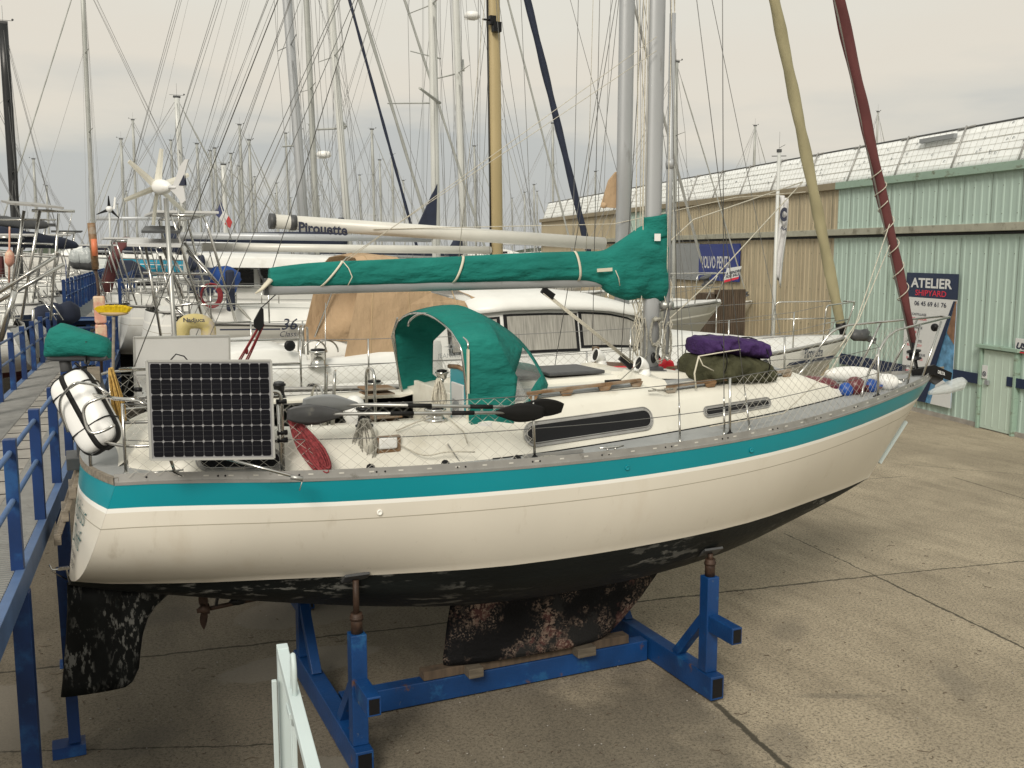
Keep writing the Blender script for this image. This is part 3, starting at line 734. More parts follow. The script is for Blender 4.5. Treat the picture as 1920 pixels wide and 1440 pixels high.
# coachroof
mb = MB(); rows = []
XS = [3.42, 3.5, 3.7, 4.0, 4.4, 4.8, 5.2, 5.4, 5.55, 5.8, 6.2, 6.6, 7.0, 7.4, 7.58, 7.8, 8.1, 8.35, 8.5]
for X in XS:
    pts = []
    for s in (-1, 1):
        a = tside(X, 0, 0, s); c = tside(X, 1, 0, s)
        h = c.z - a.z; cam_ = .09 * min(1, h / .3)
        side = [a, lerp(a, c, .45), lerp(a, c, .88), V((X, c.y - s*.02, c.z + .012)), V((X, c.y*.9, c.z + .03)), V((X, c.y*.55, c.z + .02 + cam_*.75)), V((X, c.y*.2, c.z + .02 + cam_*.97))]
        pts += side if s < 0 else list(reversed(side))
    rows.append(pts)
mb.grid(rows); mb.poly(rows[0])
mb.build('coachroof', 'gel_white', yacht)
def rz(X, y): # roof height
    c = tside(X, 1, 0, -1); return c.z + .02 + .09 * (1 - (y / abs(c.y)) ** 2)
# grey non-slip panels on the roof
for (xa, xb, ya, yb) in ((3.75, 5.35, -.98, -.52), (5.62, 7.5, -.70, .70), (3.75, 5.35, .52, .98)):
    mb = MB(); rows = []
    for i in range(9):
        X = lerp(xa, xb, i/8); c = abs(tside(X, 1).y) - .14
        rows.append([(X, max(-c, min(c, lerp(ya, yb, k/6))), rz(X, max(-c, min(c, lerp(ya, yb, k/6)))) + .006) for k in range(7)])
    mb.grid(rows); mb.build('nonslip_panel', 'grey_deck', yacht)
# dark windows in aluminium frames on the trunk side
def window(xa, xb, ta, tb, s=-1):
    def outline(gx, gt, off, n=6):
        x0, x1, t0, t1 = xa - gx, xb + gx, ta - gt, tb + gt; h = abs((tside((x0+x1)/2, t1) - tside((x0+x1)/2, t0)).length); r = h * .48
        pts = []
        for (cx, ct, a0) in ((x1 - r, t1 - (t1-t0)*.48, 0), (x0 + r, t1 - (t1-t0)*.48, 90), (x0 + r, t0 + (t1-t0)*.48, 180), (x1 - r, t0 + (t1-t0)*.48, 270)):
            for k in range(n + 1):
                a = R(a0 + 90 * k / n); pts.append(tside(cx + r * math.cos(a), ct + (t1-t0)*.48 * math.sin(a), off, s))
        return pts
    gl = MB(); gl.poly(outline(0, 0, .016)); 
    frm = MB(); frm.poly(outline(.035, .09, .006)); frm.tube(outline(.033, .08, .009), .005, 6, closed=True); frm.tube(outline(.002, .006, .014), .005, 6, closed=True)
    o = frm.build('window', 'alu_rail', yacht); gl.build('pane', 'glass_dark', o)
    b = MB(); 
    pp = outline(.02, .05, .010, 5)
    for p in pp[::2]: b.ball(p, .005, 6)
    b.build('frame_screws', 'steel', o)
window(3.84, 5.28, .24, .60); window(6.02, 6.92, .34, .52); window(1.02, 1.62, .18, .52)
window(3.86, 5.17, .25, .78, 1); window(5.98, 6.85, .28, .66, 1)
mb = MB(); mb.tube([tside(lerp(3.45, 8.4, i/40), 0, .012) + V((0,0,.006)) for i in range(41)], .009, 5); mb.build('trunk_base_shadow', 'black_rubber', yacht)  # dark tube laid in as the shadow line where trunk meets deck
# raised molding around the mast, hatches
mb = MB()
def slab(x0, x1, y0, y1, h, ins=.05, X=None):
    b = [(x0,y0),(x1,y0),(x1,y1),(x0,y1)]; t = [(x0+ins,y0+ins),(x1-ins,y0+ins),(x1-ins,y1-ins),(x0+ins,y1-ins)]
    z = lambda x, y: rz(x, y)
    lo = [V((x, y, z(x, y) - .01)) for x, y in b]; hi = [V((x, y, z(x, y) + h)) for x, y in t]
    mb.poly(hi); [mb.poly([lo[i], lo[(i+1)%4], hi[(i+1)%4], hi[i]]) for i in range(4)]
slab(5.28, 5.72, -.62, -.28, .09); slab(5.28, 5.72, .28, .62, .09); slab(5.2, 6.25, -.27, .27, .05); slab(3.6, 5.25, -.42, .42, .045); slab(6.55, 7.2, -.36, .36, .05)
mb.build('roof_moulding', 'gel_white', yacht, bevel=.012)
for (x0, x1, y) in ((3.75, 4.42, 0), (4.48, 5.12, 0), (6.6, 7.15, 0)):
    mb = MB(); X = (x0+x1)/2; mb.box((X, y, rz(X, y) + .062), (x1-x0, .62, .035)); mb.build('hatch', 'dark_grey', yacht, bevel=.012)
# dorade cowl vents
for (px, py, y) in ((1182, 712, -.45), (1062, 690, .45)):
    X = 5.5; z = rz(X, y) + .08; v = MB()
    q = V((X, y, z))
    v.lathe([(.064,0),(.066,.04),(.054,.055),(.05,.08)], q, n=14)
    rings = []
    for i in range(8):
        t = i / 7; a = t * R(75); cx = q + V((-.08 * (1 - math.cos(a)) * 1.0 - t*.025, 0, .08 + .075 * math.sin(a) * .8)); r_ = .050 + .028 * t
        ax = V((-math.sin(a), 0, math.cos(a))); u = V((0,1,0)); w = ax.cross(u)
        rings.append([cx + (u * math.cos(2*math.pi*k/14) + w * math.sin(2*math.pi*k/14)) * r_ for k in range(14)])
    v.grid(rings, closed=True); o = v.build('cowl_vent', 'white_plastic', yacht, solid=.006)
    k_ = MB(); c_ = sum(rings[-1], V()) / 14; k_.poly([lerp(c_, p, .93) - V((-.02,0,0)) for p in rings[-1]]); k_.build('vent_opening', 'black', o)
# teak handrails
def handrail(xa, xb, yo, side, n, nm='handrail'):
    mb = MB(); pts = []
    for i in range(n * 2 + 1):
        X = lerp(xa, xb, i / (n * 2)); y = side * (abs(tside(X, 1).y) - yo); pts.append(V((X, y, rz(X, y) + .062)))
    for i in range(len(pts) - 1): mb.beam(pts[i], pts[i+1], .035, .032)
    for i in range(0, len(pts), 2):
        p = pts[i] + (V((.05,0,0)) if i == 0 else V((-.05,0,0)) if i == len(pts)-1 else V())
        mb.prism([p + V((-.075,-.016,-.012)), p + V((.075,-.016,-.012)), p + V((.045,-.016,-.066)), p + V((-.045,-.016,-.066))], (0,.032,0))
    return mb.build(nm, 'teak', yacht, bevel=.006)
handrail(3.95, 5.32, .13, -1, 3); handrail(5.62, 7.42, .10, -1, 3); handrail(3.95, 5.32, .13, 1, 3); handrail(5.62, 7.42, .10, 1, 3)
# toe rail with slots, both sides and across the transom
for s in (-1, 1):
    mb = MB(); rows = []
    for i in range(90):
        X = lerp(0, 9.98, i / 89); ys, zs = sheer(X); x = xs_(X); f = .075
        rows.append([(x, s*(ys + .004), zs - .012), (x, s*(ys + .006), zs + .012), (x, s*(ys - .008), zs + .014), (x, s*(ys - .012), zs + f), (x, s*(ys - .022), zs + f), (x, s*(ys - .022), zs + .0)])
    mb.grid(rows, sm=False); rl = mb.build('toe_rail', 'alu_rail', yacht)
    h = MB(); X = .6
    while X < 9.8:
        ys, zs = sheer(X); x = xs_(X); t = V((xs_(X+.1) - x, s*(sheer(X+.1)[0] - ys), sheer(X+.1)[1] - zs)).normalized()
        p = V((x, s*(ys - .009), zs + .045)); h.beam(p, p + t * .040, .004, .011, m=0); p = p + t * .23
        X += .24
    h.build('rail_slots', 'boom_white', rl)
    h = MB(); X = .3
    while X < 9.8:
        ys, zs = sheer(X); h.ball((xs_(X), s*(ys - .009), zs + .042), .009, 6); X += .68
        h.ball((xs_(X+.07), s*(sheer(X+.07)[0] - .009), sheer(X+.07)[1] + .042), .009, 6)
    h.build('rail_bolts', 'black', rl)
mb = MB(); rows = []
for k in range(13):
    u = -1 + k / 6; ys, zs = sheer(0); x = .37 - .22 * (1 - u*u); rows.append([(x - .005, u*ys, zs - .01), (x - .006, u*ys, zs + .05), (x + .03, u*ys, zs + .05), (x + .03, u*ys, zs)])
mb.grid(rows, sm=False); mb.build('taffrail', 'wood_grey', yacht)
# skin fittings
for X, dz in ((2.36, .30), (4.64, .10), (6.12, .12)):
    ys, zs = sheer(X); mb = MB(); y = -ys + (.0 if dz < .2 else .012); mb.lathe([(0,0),(.022,0),(.026,.006),(.02,.012),(.012,.004),(0,.004)], (X, y + .002, zs - dz), (0,-1,0), 12)
    mb.build('skin_fitting', 'white_line' if dz > .2 else 'teal_paint', yacht)
# name on the transom
def trp(u, z):  # transom point, u across (-1 starboard .. 1 port)
    fz = (z - 1.70) / 1.05; ys = interp(z, [q[1] for q in reversed(hull_row(0))], [q[0] for q in reversed(hull_row(0))])
    return V((sshift(z) - .22 * fz * (1 - u*u) - .003, u * ys, z))
o_ = trp(-.15, 2.3); uu = (trp(-.45, 2.3) - trp(.15, 2.3)).normalized(); vv = (trp(-.15, 2.5) - trp(-.15, 2.2)).normalized()
nn_ = uu.cross(vv)
def ttext(t, u, z, fw, fh, shear, m, nm):
    mb = text_mb(t, 1, (0,0,0), (1,0,0), (0,0,1), shear=shear, th=0, fw=fw, fh=fh, bold=-.012 if fh > .1 else 0)
    for i, p in enumerate(mb.v):      # lay every vertex on the curved transom
        zz = z + p.z; ys = trp(1, zz).y; mb.v[i] = trp(u - p.x/max(ys, .2), zz) + V((-.006, 0, 0))
    mb.build(nm, m, yacht)
ttext('M\u00f6bius', -.33, 2.44, .62, .17, .45, 'ink_green', 'transom_name'); ttext('Drift', -.38, 2.22, .46, .17, .45, 'ink_green', 'transom_name')
ttext('Southampton', -.22, 2.055, .50, .065, 0, 'ink', 'home_port'); ttext('SSR 180537', -.22, 1.965, .50, .060, 0, 'ink', 'registration')
# keel, skeg, rudder, propeller
def foil(outl, th, name, m, label=None, n=10):
    """outl: list of (z, x_aft, x_fwd); lens section"""
    mb = MB(); rings = []
    for z, xa, xf in outl:
        ring = []
        for k in range(2*n):
            a = math.pi * k / n; c_ = (1 - math.cos(a)) / 2; y = th * (abs(math.sin(a)) ** .9) * (1 if k < n else -1) * .5 * (1.15 - .3*c_)
            ring.append((lerp(xf, xa, c_), y, z))
        rings.append(ring)
    mb.loft(rings); return mb.build(name, m, yacht, label=label)
foil([(1.22,3.56,6.28),(1.0,3.52,6.02),(.78,3.48,5.83),(.55,3.45,5.58),(.42,3.43,5.42),(.36,3.44,5.30)], .30, 'keel', 'keel_black', 'black fin keel patched with barnacles and red primer')
foil([(1.72,-.01,.46),(1.50,-.02,.46),(1.2,-.05,.46),(.95,-.08,.46),(.80,-.10,.45),(.70,-.115,.43)], .085, 'rudder', 'rudder_black', 'black rudder with scraped paint')
foil([(1.60,.36,.95),(1.50,.36,.82),(1.40,.35,.70),(1.30,.35,.63),(1.15,.35,.58),(1.0,.35,.555),(.85,.34,.535),(.74,.34,.48),(.715,.34,.44)], .088, 'skeg', 'rudder_black')
mb = MB(); mb.tube([(1.75,0,1.35),(1.05,0,1.30)], .022, 8); mb.lathe([(.05,0),(.045,.06),(.01,.11)], (1.16,0,1.31), (-1,0,0), 10)
for a in (95, 275):
    rows = []
    for i in range(6):
        t = i/5; r_ = .03 + .17*t; w = .045 * math.sin(math.pi * min(1, .25 + .75*t)) + .005
        dr_ = V((0, math.sin(R(a)), -math.cos(R(a)))); dr_ = V((0, math.cos(R(a)), math.sin(R(a)))); sd = V((.8, -.6*math.sin(R(a)), .6*math.cos(R(a)))).normalized()
        c_ = V((1.11, 0, 1.31)) + dr_ * r_; rows.append([c_ - sd*w, c_ + V((.006,0,0)), c_ + sd*w])
    mb.grid(rows)
mb.build('propeller', 'rust', yacht); mb = MB(); mb.beam((1.42,0,1.5),(1.42,0,1.33),.08,.02); mb.beam((1.25,0,1.45),(1.22,0,1.33),.05,.02); mb.ball((1.42,0,1.34),(.09,.04,.04),8); mb.build('shaft_bracket', 'black', yacht)
# small bracket on the transom
mb = MB(); a = trp(-.1, 1.80); mb.tube(rounded([a + V((.0,0,-.08)), a + V((-.02,0,.06)), a + V((-.13,.0,.05)), a + V((-.15,.02,.10))], .02), .008, 6); mb.tube([a + V((0,.05,.05)), a + V((-.14,.05,.03)), a + V((-.02,.05,-.06))], .007, 6); mb.box(a + V((-.04,0,.055)), (.09,.03,.02)); mb.build('transom_bracket', 'steel', yacht)
# boarding ladder of grey wood and steel hung behind the transom
mb = MB()
for dy in (0, .30):
    o1 = V((0, dy, 0)); mb.beam(at(150, 880, .45) + o1, at(108, 1010, .45) + o1, .05, .045)
for f in (.0, .33, .66, 1.0): c = lerp(at(150, 880, .45), at(108, 1010, .45), f); mb.beam(c + V((0,-.05,0)), c + V((0,.35,0)), .06, .10)
mb.build('boarding_ladder', 'wood_grey', yacht, bevel=.005)
mb = MB(); c = at(143, 868, .42); mb.box(c + V((0,.15,0)), (.16,.42,.11)); mb.box(c + V((.06,.1,.10)), (.10,.10,.12)); mb.build('ladder_hinge', 'dark_grey', yacht, bevel=.008)
# winches
def winch(c, r=.06, h=.13, par=yacht, mats=('steel', 'black')):
    c = V(c); mb = MB(); mb.lathe([(r*1.25,0),(r*1.28,.02),(r,.03),(r*.82,h*.5),(r*.95,h*.85),(r*1.15,h*.88),(r*1.15,h),(r*.6,h+.006),(0,h+.006)], c, n=16)
    o = mb.build('winch', mats[0], par); mb = MB(); mb.lathe([(r*.9, h), (r*.9, h+.02), (r*.4, h+.028), (0, h+.028)], c, n=12); mb.build('winch_top', mats[1], o); return o
winch((3.02, -.98, 3.07), .085, .11); winch((3.05, .98, 3.07), .085, .11); WXA = at(683, 800, -1.02).x; winch((WXA, -1.02, 3.07), .06, .17, mats=('black', 'steel')); winch((2.05, .97, 3.06), .06, .16, mats=('black','dark_grey')); winch((3.62, .45, 3.2), .06, .12); winch((3.6, -.6, 3.2), .05, .1)
mb = MB(); mb.lathe([(.075,0),(.08,.20),(.07,.22)], (WXA,-1.13,2.86), n=14); mb.build('winch_plinth', 'gel_white', yacht)
# instrument box on the coaming, cleats
mb = MB(); c = tside(2.52, .62, .0); mb.box(c + V((0,-.01,0)), (.21,.05,.14)); o = mb.build('block_plate', 'teak', yacht, bevel=.004)
mb = MB(); mb.box(c + V((-.01,-.045,.015)), (.16,.03,.10)); mb.build('block_cover', 'white_plastic', o, bevel=.015)
def cleat(p, t=V((1,0,0)), m='steel', L=.13):
    mb = MB(); p = V(p); mb.tube([p + t*-L + V((0,0,.045)), p - t*L*.4 + V((0,0,.04)), p + t*L*.4 + V((0,0,.04)), p + t*L + V((0,0,.045))], [.006,.013,.013,.006], 7); mb.tube([p - t*L*.3, p - t*L*.3 + V((0,0,.04))], .011, 6); mb.tube([p + t*L*.3, p + t*L*.3 + V((0,0,.04))], .011, 6); return mb.build('cleat', m, yacht)
cleat((.75, -1.06, 2.80)); cleat((4.55, -1.43, 2.75)); cleat((9.25, -.25, 2.99)); cleat((9.25, .25, 2.99))
mb = MB(); mb.beam((3.7, -1.36, 2.765), (4.3, -1.34, 2.765), .035, .025); mb.build('genoa_track', 'alu_rail', yacht)
mb = MB(); c = tside(2.95, .5, .01) + V((.1,0,0)); mb.beam(c, c + V((.1,-.03,-.16)), .05, .01); mb.build('strap_plate', 'alu', yacht)

# stanchions, lifelines, netting
STX = [.45, 1.61, 3.74, 5.87, 8.35]
def edge(X, s=-1, ins=.05): ys, zs = sheer(X); return V((xs_(X) if X < 1.5 else X, s * (ys - ins), zs + .01))
tops = {-1: [], 1: []}
for s in (-1, 1):
    for X in STX:
        b = edge(X, s); 
        if X < .5: b = V((.46, s*.98, 2.79))
        h = .60; t = b + V((-.02 if X > 1 else 0, 0, h)); tops[s].append((b, t))
        mb = MB(); mb.tube([b, t], .0125, 8); mb.lathe([(.035,0),(.028,.04),(.015,.06)], b, n=8); mb.build('stanchion', 'steel', yacht)
        if X in (3.74, 5.87, 8.35): mb = MB(); mb.lathe([(.03,-.01),(.034,.01),(.02,.03)], b + V((0,0,.045)), n=8); mb.tube([b + V((-.06,0,.05)), b + V((.06,.0,.04))], .012, 5); mb.build('base_wrap', 'black', yacht)
    pb = V((9.02, s*.42, 3.55)) if True else None
    hi = [t for b, t in tops[s]] + [at(1625, 613, -.4) if s < 0 else V((8.9, .42, 3.63))]
    mid = [lerp(b, t, .52) for b, t in tops[s]] + [V((9.0, s*.50, 3.24))]
    for nm, ln in (('lifeline', hi), ('lifeline', mid)):
        pts = []
        for i in range(len(ln) - 1):
            for k in range(6): t = k / 6; p = lerp(ln[i], ln[i+1], t); p.z -= .02 * math.sin(math.pi * t); pts.append(p)
        pts.append(ln[-1]); mb = MB(); mb.tube(pts, .004, 5); mb.build(nm, 'wire', yacht)
    # diamond netting from the rail to the upper lifeline
    mb = MB(); bot = [b + V((0,0,.03)) for b, t in tops[s]] + [V((9.35, s*.36, 3.0))]; hx = [p.x for p in hi]; bx = [p.x for p in bot]
    def npt(u, v):
        X = lerp(.47, 8.95, u)
        a = V((X, interp(X, bx, [p.y for p in bot]), interp(X, bx, [p.z for p in bot]))); q = V((X, interp(X, hx, [p.y for p in hi]), interp(X, hx, [p.z for p in hi])))
        a = V((X, s*(sheer(X)[0] - .045), sheer(X)[1] + .05))
        k = 0
        for i in range(len(hx)-1):
            if hx[i] <= X <= hx[i+1]: k = math.sin(math.pi * (X - hx[i]) / (hx[i+1] - hx[i]))
        if X > 8.4: a.y = q.y = a.y * .9
        q.z -= .015 * k; p = lerp(a, q, v); p += V((.012 * noise.noise(V((X*2, v*3, s))), .015 * noise.noise(V((X*3, v*2, 9))) * math.sin(math.pi*v), .014 * noise.noise(V((X*2.2, v*2, 4)))))
        return p
    NU, NV = 76, 6; mbf = MB()
    for dirn in (1, -1):
        for i in range(-NV, NU + NV):
            pts = [npt((i + dirn * j) / NU, j / NV) for j in range(NV + 1) if 0 <= i + dirn * j <= NU and not (s < 0 and 3.74 < lerp(.47, 8.95, (i + dirn*j)/NU) < 5.87)]
            if len(pts) > 1: (mb if s > 0 or pts[0].x < 4.5 else mbf).tube(pts, .0019, 3, caps=False)
    mb.build('safety_net', 'net', yacht); mbf.build('safety_net', 'net', yacht)
# pulpit (bow rail)
mb = MB()
P_ = {}
for s in (-1, 1):
    a = at(1625, 613, -.4) if s < 0 else V((8.9, .42, 3.63)); 
    ft1 = V((8.85, s*.60, 2.93)); top1 = V((8.98 if s > 0 else a.x + .1, s*.40, 3.64)); nose = V((10.2, s*.07, 3.74)); ft2 = V((9.55, s*.27, 2.99)); k2 = V((9.92, s*.19, 3.70))
    mb.tube(rounded([V((8.50, s*.50, 3.20)), V((8.75, s*.46, 3.55)), V((8.95, s*.42, 3.64)), nose], .12, 6), .0135, 8)
    mb.tube([ft2, k2], .0135, 8); mb.tube([V((9.15, s*.43, 2.95)), V((9.45, s*.31, 3.69))], .0135, 8); P_[s] = nose
    mb.lathe([(.03,0),(.014,.03)], ft2, n=8)
mb.tube([P_[-1], P_[1]], .0135, 8); mb.tube([V((8.5,-.5,3.2)), V((8.35,-.56,3.02)), V((8.28,-.62,2.9))], .0135, 8); mb.tube([V((8.5,.5,3.2)), V((8.28,.62,2.9))], .0135, 8)
mb.build('pulpit', 'steel', yacht)
# bow roller, anchor lamp, furling drum
mb = MB(); mb.beam((9.6,.0,3.03),(10.12,.0,3.05),.16,.012); mb.beam((9.75,-.07,3.07),(10.14,-.07,3.08),.012,.08); mb.beam((9.75,.07,3.07),(10.14,.07,3.08),.012,.08); mb.lathe([(.035,-.06),(.02,0),(.035,.06)], (10.1,0,3.05), (0,1,0), 10); mb.build('bow_roller', 'steel', yacht)
mb = MB(); mb.lathe([(.03,-.03),(.05,-.01),(.05,.02),(.03,.04),(0,.045)], at(1752, 614, 0), (1,0,0), 12); mb.build('bow_lamp', 'black', yacht)
mb = MB(); mb.lathe([(.02,-.06),(.085,-.055),(.085,-.04),(.06,-.03),(.06,.03),(.085,.04),(.085,.055),(.03,.07),(.025,.16)], (9.70,0,3.28), (-.17,0,.98), 16); mb.tube([(9.78,0,3.02),(9.72,0,3.25)], .018, 8); mb.build('furling_drum', 'black', yacht)
# maroon furled genoa on the forestay
HEAD = V((6.05, 0, 15.6)); TACK = V((9.78, 0, 3.0)); dv = (HEAD - TACK)
gp = [V((9.70, 0, 3.40)), at(1573, 0, 0)]; gd = (gp[1] - gp[0]).normalized()
mb = MB(); mb.tube([TACK, TACK + gd * 13.0], .012, 6); mb.build('forestay', 'alu', yacht)
mb = MB(); rings = []
for i in range(260):
    t = i / 259; c = gp[0] + gd * (t * 11.5); rad = .03 + .026 * min(1, t * 18) + .012 * min(1, t * 3)
    if t > .85: rad *= 1 - (t - .85) * 3
    ring = []
    u = V((0,1,0)); w = gd.cross(u)
    for k in range(18):
        a = 2*math.pi*k/18; r_ = rad * (1 + .09 * math.sin(a * 2 + t * 75) + .05 * math.sin(a*3 - t*40) + .05 * noise.noise(V((math.cos(a)*2, math.sin(a)*2, t*40))))
        ring.append(c + (u*math.cos(a) + w*math.sin(a)) * r_)
    rings.append(ring)
mb.loft(rings); mb.build('furled_genoa', 'maroon', yacht)
mb = MB()
for (z0, z1, n_) in ((3.95, 5.15, 4.5),(5.2, 5.5, 1.5)):
    pts = []
    for i in range(90):
        t = i/89; z = lerp(z0, z1, t); c = gp[0] + gd * ((z - gp[0].z) / gd.z); a = t * n_ * 2*math.pi; pts.append(c + (V((0,1,0))*math.cos(a) + gd.cross(V((0,1,0)))*math.sin(a)) * .078)
    mb.tube(pts, .006, 5)
mb.build('furling_line_wrap', 'rope', yacht)
# mast
mb = MB(); rings = []
for z in (3.24, 4.0, 6, 8, 10, 12, 15.8):
    rings.append([(5.86 + .095*math.cos(2*math.pi*k/20), .062*math.sin(2*math.pi*k/20), z) for k in range(20)])
mb.loft(rings); mast = mb.build('mast', 'mast_alu', yacht)
mb = MB(); mb.box((5.86,0,3.255), (.30,.2,.05)); mb.box((5.86,0,3.29), (.24,.16,.05)); mb.build('mast_step', 'dark_grey', mast, bevel=.01)
mb = MB(); mb.tube([(5.762,0,3.4),(5.762,0,15.6)], .012, 4); mb.build('sail_track', 'alu', mast)
mb = MB(); mb.lathe([(.05,0),(.052,.05),(.038,.06),(.035,.10),(.05,.105),(.05,.12),(0,.12)], (5.97,-.03,3.98), (.5,-.87,0), 14); mb.build('halyard_winch', 'alu', mast)
winch((5.84,-.09,4.02), .001, .001) if False else None
mb = MB(); mb.tube([(6.02,-.05,3.45),(6.02,-.05,7.0)], .033, 12); mb.lathe([(.04,-.05),(.045,0),(.04,.05)], (6.02,-.05,5.47), n=10); mb.build('spinnaker_pole', 'mast_alu', yacht)
mb = MB(); mb.ball((5.84,-.085,3.42), (.035,.02,.06), 10); mb.build('mast_block', 'black', mast)
mb = MB()
for i in range(16):
    x = 5.70 + random.uniform(-.12, .04) if i < 10 else 5.99 + random.uniform(-.03, .08); y = random.uniform(-.1, .06); x2 = x + random.uniform(-.03,.03)
    z1 = 15.5 if i % 3 == 0 else random.uniform(4.0, 4.3)
    pts = [(x + .02*math.sin(k*1.7+i), y + .015*math.sin(k*2.3+i), lerp(3.3 + random.random()*.2, min(z1, 4.3), k/8)) for k in range(9)]
    if z1 > 5: pts.append((x, y*.5, 15.5))
    mb.tube(pts, .0055, 5)
mb.build('halyards', 'rope', mast)
# coiled halyards hanging on the mast
def coil(c, w, h, n=7, r=.006, sd=V((1,0,0)), jit=.25, up=UP):
    mb = MB(); c = V(c); nrm = sd.cross(up)
    for k in range(n):
        ww = w * (.5 + .5*random.uniform(1-jit, 1)); hh = h * random.uniform(1-jit*.6, 1); ph = random.uniform(-.1,.1); pts = []
        for i in range(25):
            a = 2*math.pi*i/24; x = math.sin(a) * ww * (.55 + .45 * (1 - math.cos(a))/2); z = -hh * (1 - math.cos(a))/2
            pts.append(c + sd*(x + ph*w) + up*z + nrm * random.uniform(-1,1) * .25 * r * 8)
        mb.tube(pts, r, 5)
    return mb
c1_ = coil((5.85,-.10,3.86), .085, .33, 8); c1_.tube([(5.80,-.12,3.83),(5.9,-.12,3.84)], .022, 6); c1_.build('rope_coil', 'rope_grey', mast)
coil((5.90,-.11,3.58), .06, .22, 3).build('rope_coil', 'rope_grey', mast); coil((6.02,-.08,3.80), .06, .42, 7).build('rope_coil', 'rope_grey', mast); coil((5.72,-.08,3.85), .05, .5, 6).build('rope_coil', 'rope_grey', mast)
# boom with its green sail cover
mb = MB(); rings = []
for X in (1.78, 2.5, 4, 5.3, 5.74):
    rings.append([(X, .052*math.cos(2*math.pi*k/16), 4.235 + lerp(0, .03, (X-1.78)/4) + .075*math.sin(2*math.pi*k/16)) for k in range(16)])
mb.loft(rings); boom = mb.build('boom', 'mast_alu', yacht)
mb = MB(); mb.box((1.765,0,4.235),(.03,.10,.15)); mb.tube([(1.76,0,4.28),(1.72,0,4.34),(1.70,-.03,4.40)], .012, 6); mb.build('boom_end', 'dark_grey', boom, bevel=.01)
CX = [1.80, 1.83, 2.2, 2.8, 3.6, 4.4, 5.0, 5.22, 5.32, 5.55, 5.72, 5.86, 5.98, 6.04]
CT = [4.40, 4.41, 4.45, 4.475, 4.505, 4.54, 4.555, 4.56, 4.59, 4.72, 4.82, 4.86, 4.84, 4.78]
CBt= [4.24, 4.225, 4.225, 4.235, 4.245, 4.25, 4.245, 4.20, 4.12, 4.04, 4.06, 4.02, 4.02, 4.03]
CWd= [.07, .075, .085, .095, .105, .115, .115, .115, .15, .155, .15, .14, .12, .07]
mb = MB(); rings = []; NXC = 200
for i in range(NXC + 1):
    X = lerp(CX[0], CX[-1], i/NXC); zt, zb, w = sinterp(X, CX, CT), sinterp(X, CX, CBt), sinterp(X, CX, CWd); ring = []
    if X > 5.28: pinch = 0
    for k in range(44):
        a = 2*math.pi*k/44 ; s_, c_ = math.sin(a), math.cos(a)
        t = (s_ + 1) / 2; ww = w * (abs(c_) ** .75) * (1.08 - .38*t if X < 5.3 else 1.05 - .25*t) * (1 if c_ > 0 else -1)
        z = lerp(zb, zt, t); f = 1 + .16 * noise.noise(V((X*2.2, t*5.0 - X*1.8, 2))) + .10 * noise.noise(V((X*5, t*9+X*3, 7))) + (.10*math.sin(X*19 + t*7 + 2*noise.noise(V((X*3,t*2,0))))*min(1, (X-5.2)*4) if X > 5.2 else .03*math.sin(X*6 - t*9))
        ring.append((X + (.0 if X < 5.9 else .0), -ww * f if True else ww, z))
    rings.append(ring)
mb.loft(rings); cov = mb.build('sail_cover', 'canvas_green', yacht, label='green canvas sail cover')
mb = MB(); rings = []
for i in range(9):
    z = lerp(4.70, 4.93, i/8); f = 1.22 - .14 * i/8; rings.append([(5.88 + (.125*f)*math.cos(2*math.pi*k/20), .09*f*math.sin(2*math.pi*k/20)*(1+.06*math.sin(k*3)), z + .02*math.cos(2*math.pi*k/20)) for k in range(20)])
mb.loft(rings, caps=False); mb.build('mast_collar', 'canvas_green', cov, solid=.006)
def cband(X0, lean, wd=.026):     # strap around the cover
    mb = MB(); rr = []
    for q in (0, 1):
        row = []
        for k in range(15):
            a = -math.pi/2 + math.pi * k/14; s_, c_ = math.sin(a), math.cos(a); t = (s_+1)/2; X = X0 + lean*t + q*wd; zt, zb, w = sinterp(X, CX, CT), sinterp(X, CX, CBt), sinterp(X, CX, CWd)
            ww = w * (abs(c_)**.75) * (1.08 - .38*t) * 1.12 + .004; row.append((X, -ww, lerp(zb - .0, zt + .004, t)))
        rr.append(row)
    mb.grid(rr); return mb.build('strap', 'strap', cov, solid=.004)
cband(2.24, .22); cband(3.54, .12); cband(4.92, -.03)
mb = MB(); mb.tube([(2.46,-.09,4.46),(2.50,-.13,4.40),(2.53,-.14,4.32),(2.49,-.13,4.24)], .005, 5); mb.beam((5.10,-.15,4.36),(5.27,-.165,4.37),.008,.035); mb.tube([(5.3,-.18,4.36),(5.34,-.18,4.28),(5.36,-.17,4.2)], .005, 5); mb.build('cover_tie', 'strap', cov)
mb = MB(); mb.tube([(1.80,-.05,4.30),(1.72,-.07,4.22),(1.66,-.06,4.18)], [.045,.03,.012], 8, flat=.5); mb.build('clew_strap', 'strap', cov)
mb = MB(); mb.box((5.82,-.152,4.70),(.075,.004,.075)); mb.build('cover_label', 'white_plastic', cov)
# boom vang, mainsheet, topping lift
mb = MB(); a, b = V((4.55,0,4.19)), V((5.62,0,3.32))
for k in range(4): mb.tube([a + V((.02*k,.01*k-.02,-.06)), b + V((.02*k-.03,.01*k-.02,.05))], .005, 5)
mb.build('boom_vang', 'rope', yacht)
mb = MB(); dv_ = (b - a).normalized()
mb.beam(a + V((.0,0,-.02)), a + dv_*.16, .035, .07); mb.build('vang_block', 'black', yacht); mb = MB(); mb.beam(b - dv_*.18, b, .04, .06); mb.build('vang_block', 'black', yacht)
